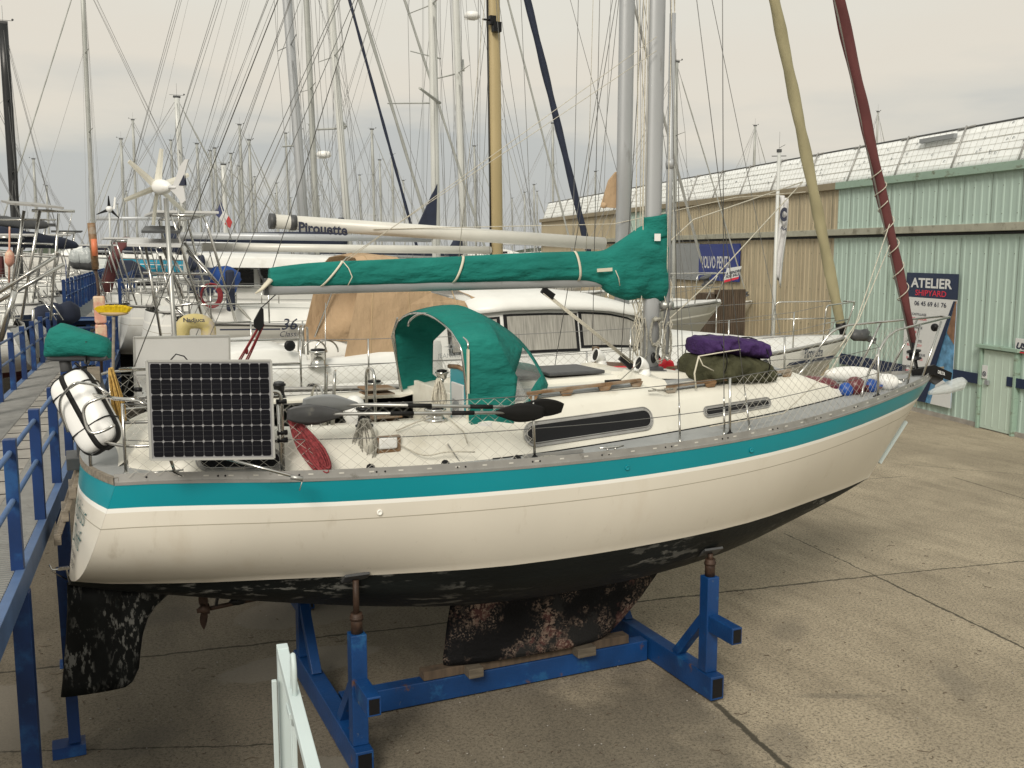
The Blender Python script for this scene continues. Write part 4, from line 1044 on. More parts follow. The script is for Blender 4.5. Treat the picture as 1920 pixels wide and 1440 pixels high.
# red mainsheet tackle hangs below the boom end
ms_t = at(490, 590, .0); ms_b = at(448, 680, .35)
ms_b2 = ms_t + (ms_b - ms_t) * 1.9
mb = MB()
for k, (dx, tw) in enumerate(((-.03, 0), (-.015, .01), (.02, -.02), (.035, -.01))):
    mb.tube([ms_t + V((dx*.6,0,-.09)), ms_b2 + V((dx*2.2, tw, 0))], .007, 6)
c_ = lerp(ms_t, ms_b, .75); mb.ball(c_ + V((.02,0,0)), (.018,.018,.035), 8); mb.build('mainsheet', 'red_tackle', yacht)
mb = MB(); mb.prism([ms_t + V((x, -.012, z)) for x, z in ((.0,.07),(.02,.05),(.02,-.10),(-.02,-.15),(-.07,-.11),(-.07,-.05))], (0,.024,0)); mb.tube([ms_t + V((0,0,.06)), (1.86,0,4.17)], .006, 5); o = mb.build('mainsheet_block', 'black', yacht, bevel=.004)
# standing rigging
def wire(name, a, b, r=.0045, m='wire', par=yacht): mb = MB(); mb.tube([a, b], r, 5); return mb.build(name, m, par)
bs_top = V((5.75, 0, 15.8)); wire('backstay', (.30, -.0, 2.8), bs_top, .005)
for s in (-1, 1):
    for X, top in ((5.32, 9.6), (5.87, 15.6), (6.22, 9.6)):
        b = edge(X, s, .14); tp = V((5.86, s*.05, top))
        if top > 12:
            sp = V((5.80, s*1.05, 9.9)); wire('shroud', b, sp); wire('shroud', sp, tp)
        else: wire('shroud', b, tp)
        if s < 0 or True:
            d_ = ((sp if top > 12 else tp) - b).normalized(); mb = MB(); mb.tube([b + d_*.05, b + d_*.30], .011, 8); mb.tube([b, b + d_*.06], .014, 6); mb.tube([b + d_*.30, b + d_*.40], .009, 6); mb.box(b + V((0,0,.0)), (.09,.03,.012)); mb.build('turnbuckle', 'steel', yacht)
for s in (-1, 1): mb = MB(); mb.tube([(5.84,0,9.9),(5.80,s*1.05,9.95)], [.03,.018], 6, flat=.5); mb.build('spreader', 'mast_alu', yacht)
for dx in (0, .035): wire('lazy_jack', (2.46 + dx, -.09, 4.47), (5.80, -.1, 6.6 + dx*4), .0035, 'rope')
wire('lazy_jack', (3.60, -.10, 4.50), (3.60+.6,-.1, 9.6), .003, 'rope'); wire('lazy_jack', (5.0, -.10, 4.56), (5.1,-.1, 9.6), .003, 'rope')
wire('topping_lift', (1.80, 0, 4.31), (5.74, 0, 15.6), .004)
for k in range(2): wire('genoa_sheet', V((8.9, -.3, 5.3 + .4*k)), V((5.0 - k*.6, -1.40, 2.85)), .005, 'rope') if False else None
# white genoa sheets drooping from the clew to the side deck
cl_ = gp[0] + gd * 1.9
for k, (pxs) in enumerate((((1668,420),(1600,620),(1560,690),(1470,775),(1330,800)), ((1668,460),(1610,600),(1575,650)))):
    pts = [at(x, y, -.1 - .32*i) for i, (x, y) in enumerate(pxs)]; mb = MB(); mb.tube(pts, .006, 6); mb.build('genoa_sheet', 'rope', yacht)
# sprayhood
def arch(X, hw, z0, zt, p=2.4, n=22, lean=0):
    out = []
    for k in range(n + 1):
        a = math.pi * k / n; c_, s_ = math.cos(a), math.sin(a); y = -hw * math.copysign(abs(c_) ** (2/p), c_); h = abs(s_) ** (2/p)
        out.append(V((X + lean * (1 - h), y, lerp(z0, zt, h))))
    return out
def arch2(X, hw, z0, zt, drop=.20, lean=0):
    pts = []; zc = zt - drop
    for k in range(6): t = k/5.0; pts.append((-hw - .01*math.sin(math.pi*t), lerp(z0, zc - .07, t)))
    for k in range(1, 12):
        y = lerp(-hw*.985, hw*.985, (k-1)/10) * (1 if k not in (1, 11) else .985); u = abs(y)/hw; pts.append((y, zt - drop*u**2.2 - (.035 if u > .94 else 0)))
    for k in range(6): t = 1 - k/5.0; pts.append((hw + .01*math.sin(math.pi*t), lerp(z0, zc - .07, t)))
    return [V((X + lean*(1 - (z - z0)/(zt - z0)), y, z)) for y, z in pts]
A0 = arch2(3.25, .97, 3.00, 3.97, .21, lean=.10); A1 = arch2(3.62, .98, 3.0, 4.03, .24, lean=.04)
def base_front(k, n=22):
    u = A1[k].y / .99; u = max(-1, min(1, u)) * (1 if 5 < k < 17 else 1); sf = (abs(k - 11) - 5) / 6 if (k < 6 or k > 16) else 0
    if sf > 0: return V((lerp(4.02, 3.86, sf), math.copysign(1.0, u), lerp(3.13, 3.04, sf)))
    return V((4.50 - .62 * abs(u) ** 2.4, u * 1.0, rz(4.2, u) - .02 if abs(u) < .95 else 3.05))
A2 = [base_front(k) for k in range(23)]
def hoodp(k, v):
    a, b = A1[k], A2[k]; p = lerp(a, b, v); p += V((.10, 0, .09)) * math.sin(math.pi * v) * (1 - min(1, abs(A1[k].y/.98))**3) ; return p
hood = MB(); NV_ = 12; rows = []
for i in range(5): rows.append([lerp(A0[k], A1[k], i/4) + V((0,0,.018*math.sin(math.pi*i/4))) for k in range(23)])
rows += [[hoodp(k, j/NV_) for k in range(23)] for j in range(1, NV_+1)]
def isw(i, k): j = i - 4; return (3 if k >= 8 else 6) <= j <= 9 and (2 <= k <= 7 or 9 <= k <= 12 or 14 <= k <= 19)
hood.grid(rows, skip=lambda i, k: isw(i, k)); ho = hood.build('sprayhood', 'canvas_green', yacht, solid=.006, label='green canvas sprayhood with clear window panels')
pn = MB(); pn.grid(rows, skip=lambda i, k: not isw(i, k)); pn.build('clear_window', 'vinyl', ho)
# side aprons of the hood down to the coaming, edge strip, flap
for s in (-1, 1):
    mb = MB(); k = 0 if s < 0 else 22; rws = []
    for i in range(5):
        p = lerp(A0[k], A1[k], i/4); q = A2[k]; rws.append([p, p + V((.03*i, s*.02, -.11)), p + V((.05*i, s*.05, -.22))])
    p, q = A1[k], A2[k]; rws2 = [[lerp(p, q, t), lerp(p, q, t) + V((0, s*.03, -.10)), lerp(p, q, t) + V((-.02, s*.06, -.2 * (1 - t*.5)))] for t in (0,.5,1)]
    mb.grid(rws); mb.grid(rws2); mb.build('hood_apron', 'canvas_green', ho, solid=.006)
mb = MB(); mb.tube([p - V((0,0,.012)) for p in A0], .011, 6); mb.tube([(3.34,.9,3.05),(3.12,.55,3.7),(3.10,.3,3.9)], .01, 6); mb.build('hood_frame', 'steel', ho)
mb = MB(); gr = [at(765,612,.1), at(768,600,.1), at(785,588,.0), at(812,588,-.2), at(850,620,-.7), at(878,640,-.96), at(877,655,-.97)]; mb.tube(rounded(gr, .08), .011, 8); mb.build('hood_grab_rail', 'steel', ho)
mb = MB(); mb.box(at(909, 801, -1.12), (.13,.005,.09)); mb.build('hood_label', 'white_plastic', ho)
mb = MB(); mb.beam(at(877,800,-1.0), at(877,655,-.985), .045, .015, up=(1,0,0)); mb.build('hood_edge_tape', 'strap', ho)
mb = MB(); fp2 = [(878,738),(905,742),(940,748),(958,752),(964,775),(964,797),(955,806),(920,810),(880,813)]
mb.prism([at(x, y, -1.10) for x, y in fp2], (0,.012,0)); mb.prism([at(x, y, -1.115) for x, y in ((884,757),(902,760),(898,811),(882,812))], (0,.008,0)); mb.build('hood_pouch', 'canvas_green', ho, bevel=.006)
# companionway: teal framed door with white washboard
mb = MB(); cd_ = at(862, 742, -.62); mb.box(cd_, (.03, .42, .50)); o = mb.build('companionway_frame', 'teal_paint', yacht, bevel=.01)
mb = MB(); mb.box(cd_ + V((-.02,0,-.05)), (.02, .30, .34)); mb.build('washboard', 'panel_back', o, bevel=.01); mb = MB(); mb.tube([cd_ + V((-.01,-.24,.25)), cd_ + V((-.01,0,.27)), cd_ + V((-.01,.24,.25))], .022, 6); mb.build('door_cap', 'teak', o)
mb = MB(); mb.box(cd_ + V((-.032,.02,-.09)),(.01,.15,.11)); mb.build('door_picture', 'grey_sign', o)
mb = MB(); mb.box((3.44, 0, 3.03), (.05, 1.5, .36)); mb.build('bulkhead', 'gel_white', yacht, bevel=.01)
# steering pedestal with guard hoops
pd = MB(); pd.lathe([(.09,0),(.08,.08),(.065,.5),(.085,.58),(.11,.62),(.11,.70),(.085,.78),(.04,.82),(0,.825)], (2.55, -.05, 2.38), n=18); o = pd.build('steering_pedestal', 'white_plastic', yacht)
mb = MB()
for x_, hgt in ((2.28, 3.42), (2.36, 3.44)):
    mb.tube(rounded([(x_-.12,-.22,2.4),(x_-.02,-.16,hgt),(x_+.05,.10,hgt),(x_+.02,.20,2.4)], .12, 6), .013, 8)
mb.tube(rounded([(2.72,-.18,2.4),(2.72,-.15,3.45),(2.72,.12,3.45),(2.72,.16,2.4)], .12, 6), .015, 8); mb.build('pedestal_guard', 'steel', o)
mb = MB(); mb.tube([(2.22 , .32*math.cos(2*math.pi*k/24), 3.0 + .32*math.sin(2*math.pi*k/24)) for k in range(24)], .012, 7, closed=True)
for k in range(5): a = 2*math.pi*k/5; mb.tube([(2.24,0,3.0),(2.22,.32*math.cos(a),3.0+.32*math.sin(a))], .006, 5)
mb.build('steering_wheel', 'steel', o)
mb = MB(); mb.tube([(2.2,-.35,3.3),(2.22,-.36,4.1)], [.008,.003], 6); mb.build('whip_aerial', 'steel', yacht)
for (x_, y_, z_) in ((2.95,.55,3.18),(2.9,.2,2.95)): mb = MB(); mb.box((x_, y_, z_), (.32,.3,.015)); mb.box((x_, y_, z_-.05), (.3,.28,.015)); mb.build('cockpit_table', 'teak', yacht, bevel=.004)
# blocks and fairleads along the side deck
for X in (2.32, 2.95, 3.6): b = edge(X, -1, .10); mb = MB(); mb.lathe([(.03,-.012),(.045,0),(.03,.012)], b + V((0,0,.04)), (.2,-1,.4), 10); mb.box(b + V((0,0,.005)), (.12,.04,.02)); mb.build('deck_block', 'black', yacht)
for k in range(3): mb = MB(); pts = [edge(lerp(1.6, 5.2, i/14), -1, .13 + .02*k) + V((0, .02*math.sin(i*1.3+k), .02 + .012*math.sin(i*2.1+k))) for i in range(15)]; mb.tube(pts, .006, 5); mb.build('deck_line', 'rope_grey' if k else 'black_rubber', yacht)
mb = MB(); mb.tube([(5.6,-.83,3.19),(5.30,-.85,3.19)], .01, 5); mb.tube([(3.9,-.8,3.22),(5.05,-.68,3.27),(5.62,-.35,3.5)], .006, 5); mb.tube([(3.9,-.7,3.24),(5.05,-.66,3.26)], .006, 5); mb.build('control_line', 'rope_grey', yacht)
mb = MB(); mb.box((5.0,-.67,3.28),(.16,.05,.03)); mb.build('line_clutch', 'black', yacht)
mb = MB(); pts = [tside(2.62, .55, .03), tside(2.8,.2,.05), (3.0,-1.3,2.86), (3.25,-1.34,2.84)]; mb.tube(rounded(pts, .1), .006, 6); mb.tube([tside(2.6,.9,.03), (2.8,-1.12,3.10), (2.98,-1.05,3.12)], .006, 6); mb.tube([(3.1,-1.05,3.12),(3.2,-1.2,3.0),(3.22,-1.24,2.9)], .006, 6); mb.build('sheet_rope', 'rope', yacht)
# pushpit (stern rail)
mb = MB(); c1 = V((.46,-.98,2.79)); c2 = V((.46,.98,2.79))
for z in (3.05, 3.24, 3.42):
    mb.tube(rounded([(1.61,-1.25,z-.01 if z > 3.3 else z),(.46,-.98,z),(.22,-.5,z),(.22,.5,z),(.46,.98,z),(1.61,1.25,z)], .15, 6) if z != 3.24 else [(.46,-.98,z),(.9,-1.1,z)], .0135, 8)
for (x, y) in ((.22,-.5),(.22,.5)): mb.tube([(x,y,2.82),(x,y,3.42)], .0135, 8)
mb.tube(rounded([(1.30,-1.24,3.43),(1.60,-1.27,3.46),(1.62,-1.27,3.40),(1.62,-1.27,2.8)], .06), .015, 8)
mb.build('pushpit', 'steel', yacht)
mb = MB()
for z in (3.37, 3.12, 3.06): mb = MB(); mb.tube([(1.58,-1.27,z),(1.66,-1.27,z)], .022, 6); mb.build('rail_clamp', 'black', yacht)
mb = MB()
mb.tube([(.55,-1.04,3.50),(.60,-1.06,3.50)], .018, 6); mb.build('rail_clamp', 'black', yacht)
# solar panels on the rail
def solar(cs, back, nm='solar_panel', lb=None, rows_=6, cols=12, par=yacht, flip=1, cell=True):
    """cs: corner points top-left, top-right, bottom-right, bottom-left"""
    tl, tr_, br, bl = [V(c) for c in cs]; nrm = (tr_ - tl).cross(tl - bl).normalized() * flip
    def q(u, v, off=0): return lerp(lerp(bl, br, u), lerp(tl, tr_, u), v) + nrm * off
    mb = MB(); mb.prism([q(.0,.0,-.0), q(1,0,0), q(1,1,0), q(0,1,0)], nrm * -.012); o = mb.build(nm, 'backsheet' if cell else 'panel_back', par, label=lb)
    fr = MB(); 
    for a, b in (((0,0),(1,0)),((1,0),(1,1)),((1,1),(0,1)),((0,1),(0,0))): fr.beam(q(*a, -.008), q(*b, -.008), .017, .028, up=nrm)
    fr.build('panel_frame', 'panel_rim', o)
    if cell:
        c = MB(); mu, mv = .022, .024
        for i in range(cols):
            for j in range(rows_):
                u0, u1 = lerp(mu, 1-mu, (i+.022)/cols), lerp(mu, 1-mu, (i+.978)/cols); v0, v1 = lerp(mv, 1-mv, (j+.02)/rows_), lerp(mv, 1-mv, (j+.98)/rows_); cu, cv = (u1-u0)*.12, (v1-v0)*.10
                c.poly([q(u0+cu,v0,.004), q(u1-cu,v0,.004), q(u1,v0+cv,.004), q(u1,v1-cv,.004), q(u1-cu,v1,.004), q(u0+cu,v1,.004), q(u0,v1-cv,.004), q(u0,v0+cv,.004)])
        c.build('solar_cells', 'solar_cells', o)
        b_ = MB()
        for j in range(rows_):
            for f in (.33, .67): v_ = lerp(mv, 1-mv, (j+f)/rows_); b_.beam(q(mu, v_, .0055), q(1-mu, v_, .0055), .0015, .001, up=nrm)
        b_.build('bus_lines', 'dark_grey', o)
    return o
solar([at(275,677,-1.34), at(508,676,-1.34), at(514,859,-1.44), at(283,862,-1.44)], 0, lb='dark gridded solar panel facing outward on the stern rail')
solar([at(251,633,1.10), at(430,630,1.10), at(432,752,1.18), at(254,760,1.18)], 0, lb='second solar panel showing its plain white back', cell=False)
mb = MB()
for a, b in ((at(225,692,-.6), at(276,690,-1.3)), (at(240,748,-.8), at(276,744,-1.3)), (at(425,860,-1.42), at(568,898,-1.62)), (at(320,862,-1.40), at(328,886,-1.1)), (at(252,700,-.3), at(276,752,-1.3))):
    mb = MB(); mb.tube([a, b], .0125, 8); mb.build('panel_strut', 'steel', yacht)
mb = MB(); a = at(568,898,-1.62); mb.tube([a, a + V((-.03,0,-.09))], .004, 5); mb.tube([a + V((-.09,.02,.02)), a], .02, 8); mb.build('strut_tip', 'alu', yacht)
mb = MB(); mb.tube([at(320,675,-.3), at(330,664,-.3), at(345,668,-.3), at(352,676,-.3)], .006, 5); mb.tube([at(320,866,-1.3), at(325,885,-1.25), at(342,893,-1.25)], .004, 5); mb.build('panel_cable', 'black', yacht)
# wind generator on its pole
tb, tt = at(329, 660, 1.15), at(311, 372, 1.15)
wg = MB(); wg.tube([V((tb.x+.0,1.15,2.8)), tb, tt], .023, 10); wgo = wg.build('turbine_pole', 'alu', yacht)
hubc = at(303, 351, 1.15); RR_ = V((math.sin(AZ), -math.cos(AZ), 0)); DD_ = V((math.cos(AZ), math.sin(AZ), 0)); ax = (RR_*-.74 + DD_*.62 + V((0,0,.05))).normalized()   # nose direction, to the left and away
wg = MB(); wg.lathe([(0,-.15),(.03,-.14),(.06,-.08),(.072,-.03),(.076,.02),(.07,.06),(.052,.10),(.028,.12),(0,.13)], hubc, ax, 18); gen = wg.build('wind_generator', 'white_plastic', wgo)
u0 = UP - ax * UP.dot(ax); u0.normalize(); w0 = ax.cross(u0)
bl = MB()
for px, py in ((293,277),(255,305),(334,325),(260,383),(300,408),(327,393)):
    ang_ = R(8 + 60*((293,255,260,300,327,334).index(px))); tip = u0*math.cos(ang_) + w0*math.sin(ang_); sd = tip.cross(ax); rows = []
    for i in range(7):
        t = i/6; r_ = .05 + .32*t; w = lerp(.070, .040, t); tw = R(lerp(28, 8, t)); sdv = sd*math.cos(tw) + ax*math.sin(tw)
        c_ = hubc + ax*.075 + tip*r_; rows.append([c_ - sdv*w*.5, c_ + ax*.008, c_ + sdv*w*.5, c_ - ax*.003])
    bl.loft(rows, sm=False)
bl.build('blades', 'gel_white', wgo)
tl_ = MB(); tv = -ax; e0 = hubc + tv*.12; tl_.tube([e0, e0 + tv*.14], [.022,.012], 8)
pl = [(.10,-.02),(.16,.03),(.28,.20),(.36,.26),(.42,.26),(.36,.14),(.33,.0),(.36,-.12),(.30,-.15),(.24,-.10),(.18,-.06)]
tl_.prism([hubc + tv*(a+.05) + u0*b - w0*.004 for a, b in pl], w0*.008); tl_.build('tail_fin', 'flag_white', wgo)
mb = MB(); mb.prism([hubc + tv*(a+.05) + u0*b + w0*.006 for a, b in ((.26,.02),(.37,.02),(.35,.12))], w0*.003); mb.prism([hubc + tv*(a+.05) + u0*b - w0*.009 for a, b in ((.26,.02),(.37,.02),(.35,.12))], w0*.003); mb.build('tail_logo', 'ink', wgo)

# ------------------------------------------------------------------ loose gear on the yacht
# liferaft canister in a steel cradle over the starboard quarter
lr = thing('liferaft', 'white liferaft canister with a black strap, tilted in a steel bracket over the stern corner', 'liferaft', tuple(at(160, 840, -.55)))
c_ = at(163, 772, -.50)
ex = (at(197, 838, -.72) - at(128, 712, -.42)).normalized(); ey = V((math.cos(AZ), math.sin(AZ), 0)); ey = (ey - ex*ey.dot(ex)).normalized(); ez = ex.cross(ey)
def canister(lx, ly, lz, grow=0, x0=-1, x1=1, n=40):
    rings = []
    for i in range(n + 1):
        u = lerp(x0, x1, i/n); f = (1 - abs(u)**6) ** .30 if abs(u) < 1 else 0; f = max(f, .02); ring = []
        for k in range(28):
            a = 2*math.pi*k/28; ca, sa = math.cos(a), math.sin(a); p = .55
            yy = math.copysign(abs(ca)**p, ca) * ly * (f + 0) ; zz = math.copysign(abs(sa)**p, sa) * lz * f
            g_ = grow + (.006 if grow == 0 and abs(abs(ca) - 1) < .03 and abs(u) < .9 else 0)
            ring.append(c_ + ex*u*lx + ey*(yy*(1+g_/ly)) + ez*(zz*(1+g_/lz)))
        rings.append(ring)
    return rings
mb = MB(); mb.loft(canister(.345, .125, .175)); mb.build('canister', 'white_plastic', lr, weld=False)
mb = MB(); rr = []
# black strap lengthwise, two thin cords round the girth
for q in (-.032, .032):
    row = []
    for i in range(41):
        a = 2*math.pi*i/40; ca, sa = math.cos(a), math.sin(a); row.append(c_ + ex*math.copysign(abs(ca)**.42, ca)*.351 + ez*math.copysign(abs(sa)**.42, sa)*.180 + ey*(-.02+q))
    rr.append(row)
mb.grid([list(x) for x in zip(*rr)]); mb.build('strap', 'black_rubber', lr, solid=.006)
rr2 = MB(); rows_ = []
for q in (-.022, .022):
    row = []
    for i in range(41):
        a = 2*math.pi*i/40; ca, sa = math.cos(a), math.sin(a); row.append(c_ + ex*math.copysign(abs(ca)**.42, ca)*.351 + ey*math.copysign(abs(sa)**.42, sa)*.131 + ez*q)
    rows_.append(row)
rr2.grid([list(x) for x in zip(*rows_)]); rr2.build('strap', 'black_rubber', lr, solid=.006)
for u in (-.55, .45):
    mb = MB(); rg = canister(.345, .125, .175, .006, u, u + .01, 1)[0]; mb.tube(rg, .006, 5, closed=True); mb.build('lashing_cord', 'black', lr)
mb = MB(); d_ = -ey
h0 = [at(185,757,-.9), at(160,748,-.8), at(157,790,-.85), at(165,812,-.86), at(178,815,-.9), at(205,805,-.95)]
h0 = [at(203,742,-.80), at(190,746,-.88), at(164,755,-.86), at(155,770,-.85), at(163,806,-.88), at(175,814,-.9), at(200,806,-.92), at(214,797,-.95)]
mb.tube(rounded(h0, .05), .0125, 8)
h1 = [at(205,740,-.7), at(180,722,-.62), at(140,716,-.72), at(113,745,-.6), at(112,770,-.55), at(128,810,-.55)]
mb.tube(rounded(h1, .06), .0115, 8); mb.tube([at(203,742,-.80), at(214,748,-.9), at(260,752,-1.15), at(276,760,-1.2)], .012, 8); mb.build('bracket', 'steel', lr)
# outboard motor under a green cover on the stern rail
ob = thing('outboard_motor', 'grey outboard motor under a green canvas cover, clamped to the stern rail', 'outboard motor', tuple(at(165, 760, .1)))
Yo = .15; R_ = V((math.sin(AZ), -math.cos(AZ), 0)); D_ = V((math.cos(AZ), math.sin(AZ), 0))
cc = at(148, 640, Yo); rings = []
prof = [(-.315, -.06, -.03), (-.312, -.085, .02), (-.29,-.09,.10), (-.24,-.085,.175), (-.17,-.08,.20), (-.08,-.075,.185), (.02,-.07,.15), (.14,-.075,.118), (.24,-.085,.085), (.305,-.09,.035), (.312,-.085,-.04)]
for x, lo, hi in prof:
    ring = []; w = .15 * (1 - abs(x/.33)**4) ** .5 + .01
    for k in range(20):
        a = 2*math.pi*k/20; ca, sa = math.cos(a), math.sin(a); yy = math.copysign(abs(ca)**.6, ca)*w; t = (math.copysign(abs(sa)**.7, sa)+1)/2
        ring.append(cc + R_*x*.88 + D_*(yy*(1.1-.3*t)) + UP*(lerp(lo, hi, t) - .05 + .012*noise.noise(V((x*9, k*.6, 1)))))
    rings.append(ring)
mb = MB(); mb.loft(rings); mb.build('motor_cover', 'canvas_green', ob)
mb = MB(); mb.loft([[cc + R_*(x*f) + D_*(y*f*.9) + UP*z for x, y in ((-.25,-.1),(.27,-.1),(.28,.1),(-.25,.1))] for z, f in ((-.10,1),(-.15,.98),(-.165,.8))], sm=False); mb.tube([cc + R_*-.13 + UP*-.16, cc + R_*-.12 + UP*-.26], .05, 10); mb.build('lower_cowl', 'dark_grey', ob, bevel=.01)
mb = MB()
a = at(166, 690, Yo); b = at(180, 790, Yo - .1)
mb.beam(a + V((0,0,.02)), b, .10, .09); mb.beam(at(150,695,Yo), at(152,730,Yo), .1, .08); mb.beam(at(182,700,Yo-.1), at(205,780,Yo-.25), .05, .05); mb.ball(at(163,678,Yo-.12), .03, 8); mb.build('leg', 'dark_grey', ob, bevel=.01)
mb = MB(); mb.tube([at(162,680,Yo-.14), at(162,640,Yo-.17)], [.007,.012], 6); mb.tube([at(140,680,Yo-.1), at(152,690,Yo-.1), at(172,686,Yo-.12)], .012, 6); mb.build('tiller_lever', 'black', ob)
mb = MB(); mb.box(at(176, 703, Yo - .16), (.10, .03, .14)); mb.build('mounting_pad', 'wood_grey', ob, bevel=.005)
# deck brush standing at the stern rail
br = thing('deck_brush', 'deck brush with bright yellow bristles and a wooden head standing beside the outboard motor', 'brush', tuple(at(213, 760, -.1)))
hd = at(213, 588, -.1); mb = MB(); mb.tube([at(211, 760, -.1), hd + UP*-.03], .0125, 8); mb.build('handle', 'wood_grey', br)
mb = MB(); rings = []
for i in range(13):
    u = -1 + i/6; x = u*.125; w = .03*(1-abs(u)**4)**.5 + .002; h = .022*(1 - .5*u*u); zc = hd + R_*x + UP*(.0 + .008*u*u)
    rings.append([zc + D_*(w*math.cos(2*math.pi*k/10)) + UP*(h*math.sin(2*math.pi*k/10)) for k in range(10)])
mb.loft(rings); mb.build('brush_head', 'wood_brush', br)
mb = MB(); random.seed(3)
for i in range(46):
    for j in range(5):
        u = -1 + 2*i/45; b = hd + R_*(u*.118) + D_*((j-2)*.012) + UP*.012; tip = b + UP*random.uniform(.050,.062)*(1 - .35*u**4) + R_*(u*.026 + random.uniform(-.004,.004)) + D_*((j-2)*.008 + random.uniform(-.004,.004)); mb.tube([b, tip], .0045, 4, caps=True)
o = mb.build('bristles', 'yellow', br); o['kind'] = 'stuff'
# weathered float on a pole with a brown tip (rod holder behind the brush)
fp_ = thing('marker_pole', 'marker pole with faded pink block floats and a rusty orange top behind the yellow brush', 'marker pole', tuple(at(190, 735, .9)))
for (y0, y1) in ((555, 606), (608, 650)):
    mb = MB(); a, b = at(185 if y0 < 600 else 189, y0, .9), at(189 if y0 < 600 else 191, y1, .9); mb.beam(a, b, .125, .10); mb.build('float', 'pink', fp_, bevel=.015)
mb = MB(); mb.tube([at(191, 700, .9), at(185, 550, .9), at(179, 500, .9)], .013, 8); mb.build('pole', 'rust', fp_)
mb = MB(); mb.tube([at(179, 505, .9), at(175, 455, .9), at(171, 418, .9)], [.03,.035,.035], 8); mb.build('pole_head', 'teak', fp_); mb = MB(); mb.tube([at(178, 480, .85), at(176, 448, .85)], .026, 8); mb.build('orange_band', 'orange', fp_)
# coils of rope
def hank(name, label, c, w, h, n, r, m, group=None, sd=R_, lean=0, par=None):
    random.seed(n); mb = MB(); c = V(c); nrm = sd.cross(UP)
    for k in range(n):
        off = random.uniform(-1, 1); pts = []; hh = h * random.uniform(.88, 1.0); 
        for i in range(29):
            a = 2*math.pi*i/28; t = (1 - math.cos(a))/2; x = (math.sin(a) * w * .38 * (.7+.3*random.random()*0) + off * w * .22) * (.45 + .55*min(1, t*1.6)) + lean*t
            pts.append(c + sd*x - UP*(hh*t) + nrm*(.02*math.cos(k*2.4) + .012*math.sin(a*2+k)))
        mb.tube(pts, r, 5)
    o = mb.build(name, m); return tag(o, label, 'rope coil', group)
hank('rope_coil', 'thick dark red rope coil hanging inside the net by the solar panel', at(548, 783, -1.24), .22, .46, 34, .0085, 'rope_red', lean=.24)
hank('rope_coil', 'yellow rope coil hanging from the stern rail beside the deck brush', at(208, 690, -.35), .09, .52, 16, .005, 'rope_yellow', lean=.07)
hank('rope_coil', 'speckled grey rope coil looped over the black winch behind the net', at(683, 786, -1.17), .25, .40, 14, .0065, 'rope_grey')
hank('rope_coil', 'pale rope coil hanging by the teal companionway door', at(822, 710, -.78), .15, .30, 18, .0065, 'rope')
# two kayak paddles lashed along the lifeline
def paddle(label, p0, p1, blade, bm_, Yv, wb, ang):
    a, b = V(p0), V(p1); d = (b - a).normalized(); L = (b-a).length; up = V((0,0,1)); sd = (up - d*d.dot(up)).normalized(); nr = d.cross(sd)
    t = thing('kayak_paddle', label, 'paddle', tuple(a), 'kayak paddles lashed along the net')
    mb = MB(); mb.tube([a + d*.30, b - d*.30], .0145, 10); mb.build('shaft', 'alu', t)
    for f0, f1 in ((.38, .47), (.62, .71)): mb = MB(); mb.tube([lerp(a, b, f0), lerp(a, b, f1)], .019, 10); mb.build('grip', 'black_rubber', t)
    for e, s_ in ((a, 1), (b, -1)):
        mb = MB(); rows = []; dd = d*s_
        for i in range(15):
            u = i/14; w = wb * (math.sin(math.pi * min(1, (u*.92+.06)))**.55) * (1 if u < .55 else 1 - (u-.55)*1.2) + .012
            cu = .018*math.sin(math.pi*u); k_ = e + dd*(.44*u)
            rows.append([k_ + sd*w*v*math.cos(ang) + nr*(w*v*math.sin(ang) + cu*(1-abs(v))*1.2) for v in (-1,-.7,-.35,0,.35,.7,1)])
        mb.grid(rows); mb.build('blade', bm_ if s_ > 0 else 'black_rubber', t, solid=.008)
paddle('kayak paddle, upper of the two, with a grey blade towards the stern', at(567, 757, -1.38), at(1055, 765, -1.50), 0, 'grey_sign', -1.4, .085, .5)
paddle('lower kayak paddle, its dark grey blade above the red rope coil', at(538, 777, -1.36), at(1020, 773, -1.55), 0, 'dark_grey', -1.4, .075, .2)
# folded tender under purple and olive covers on the foredeck
def lump(name, label, cat, cs, mt, jit=.10, n=110, m=44):
    """cs: list of (centre, halfwidth across, half height) along the bundle"""
    mb = MB(); rings = []; N = len(cs); xs = list(range(N))
    for i in range(n + 1):
        t = i/n*(N-1); c = V((sinterp(t, xs, [q[0][0] for q in cs]), sinterp(t, xs, [q[0][1] for q in cs]), sinterp(t, xs, [q[0][2] for q in cs]))); w = sinterp(t, xs, [q[1] for q in cs]); h = sinterp(t, xs, [q[2] for q in cs]); ring = []
        for k in range(m):
            a = 2*math.pi*k/m; ca, sa = math.cos(a), math.sin(a); p = V((t*2.1, ca*1.5, sa*1.5)); f = 1 + jit*noise.noise(p*1.3 + V((h*9,0,0))) - jit*1.3*(.25 - min(.25, abs(noise.noise(p*1.9)))) - jit*.8*(.2 - min(.2, abs(noise.noise(p*4.1 + V((3,1,2))))))
            ring.append(c + V((0, 1, 0))*(math.copysign(abs(ca)**.7, ca)*w*f) + UP*(math.copysign(abs(sa)**.75, sa)*h*f))
        rings.append(ring)
    mb.loft(rings); return mb.build(name, mt) if not label else tag(mb.build(name, mt), label, cat)
z_ = 3.15
lump('tender_bag', 'olive green folded dinghy bag strapped on the coachroof forward of the mast', 'bag', [((6.16,-.28,z_+.14),.05,.05),((6.22,-.28,z_+.15),.30,.15),((6.45,-.28,z_+.16),.38,.175),((6.75,-.28,z_+.14),.37,.165),((7.0,-.28,z_+.10),.34,.13),((7.15,-.28,z_+.06),.26,.08),((7.24,-.28,z_+.03),.05,.03)], 'olive', .14)
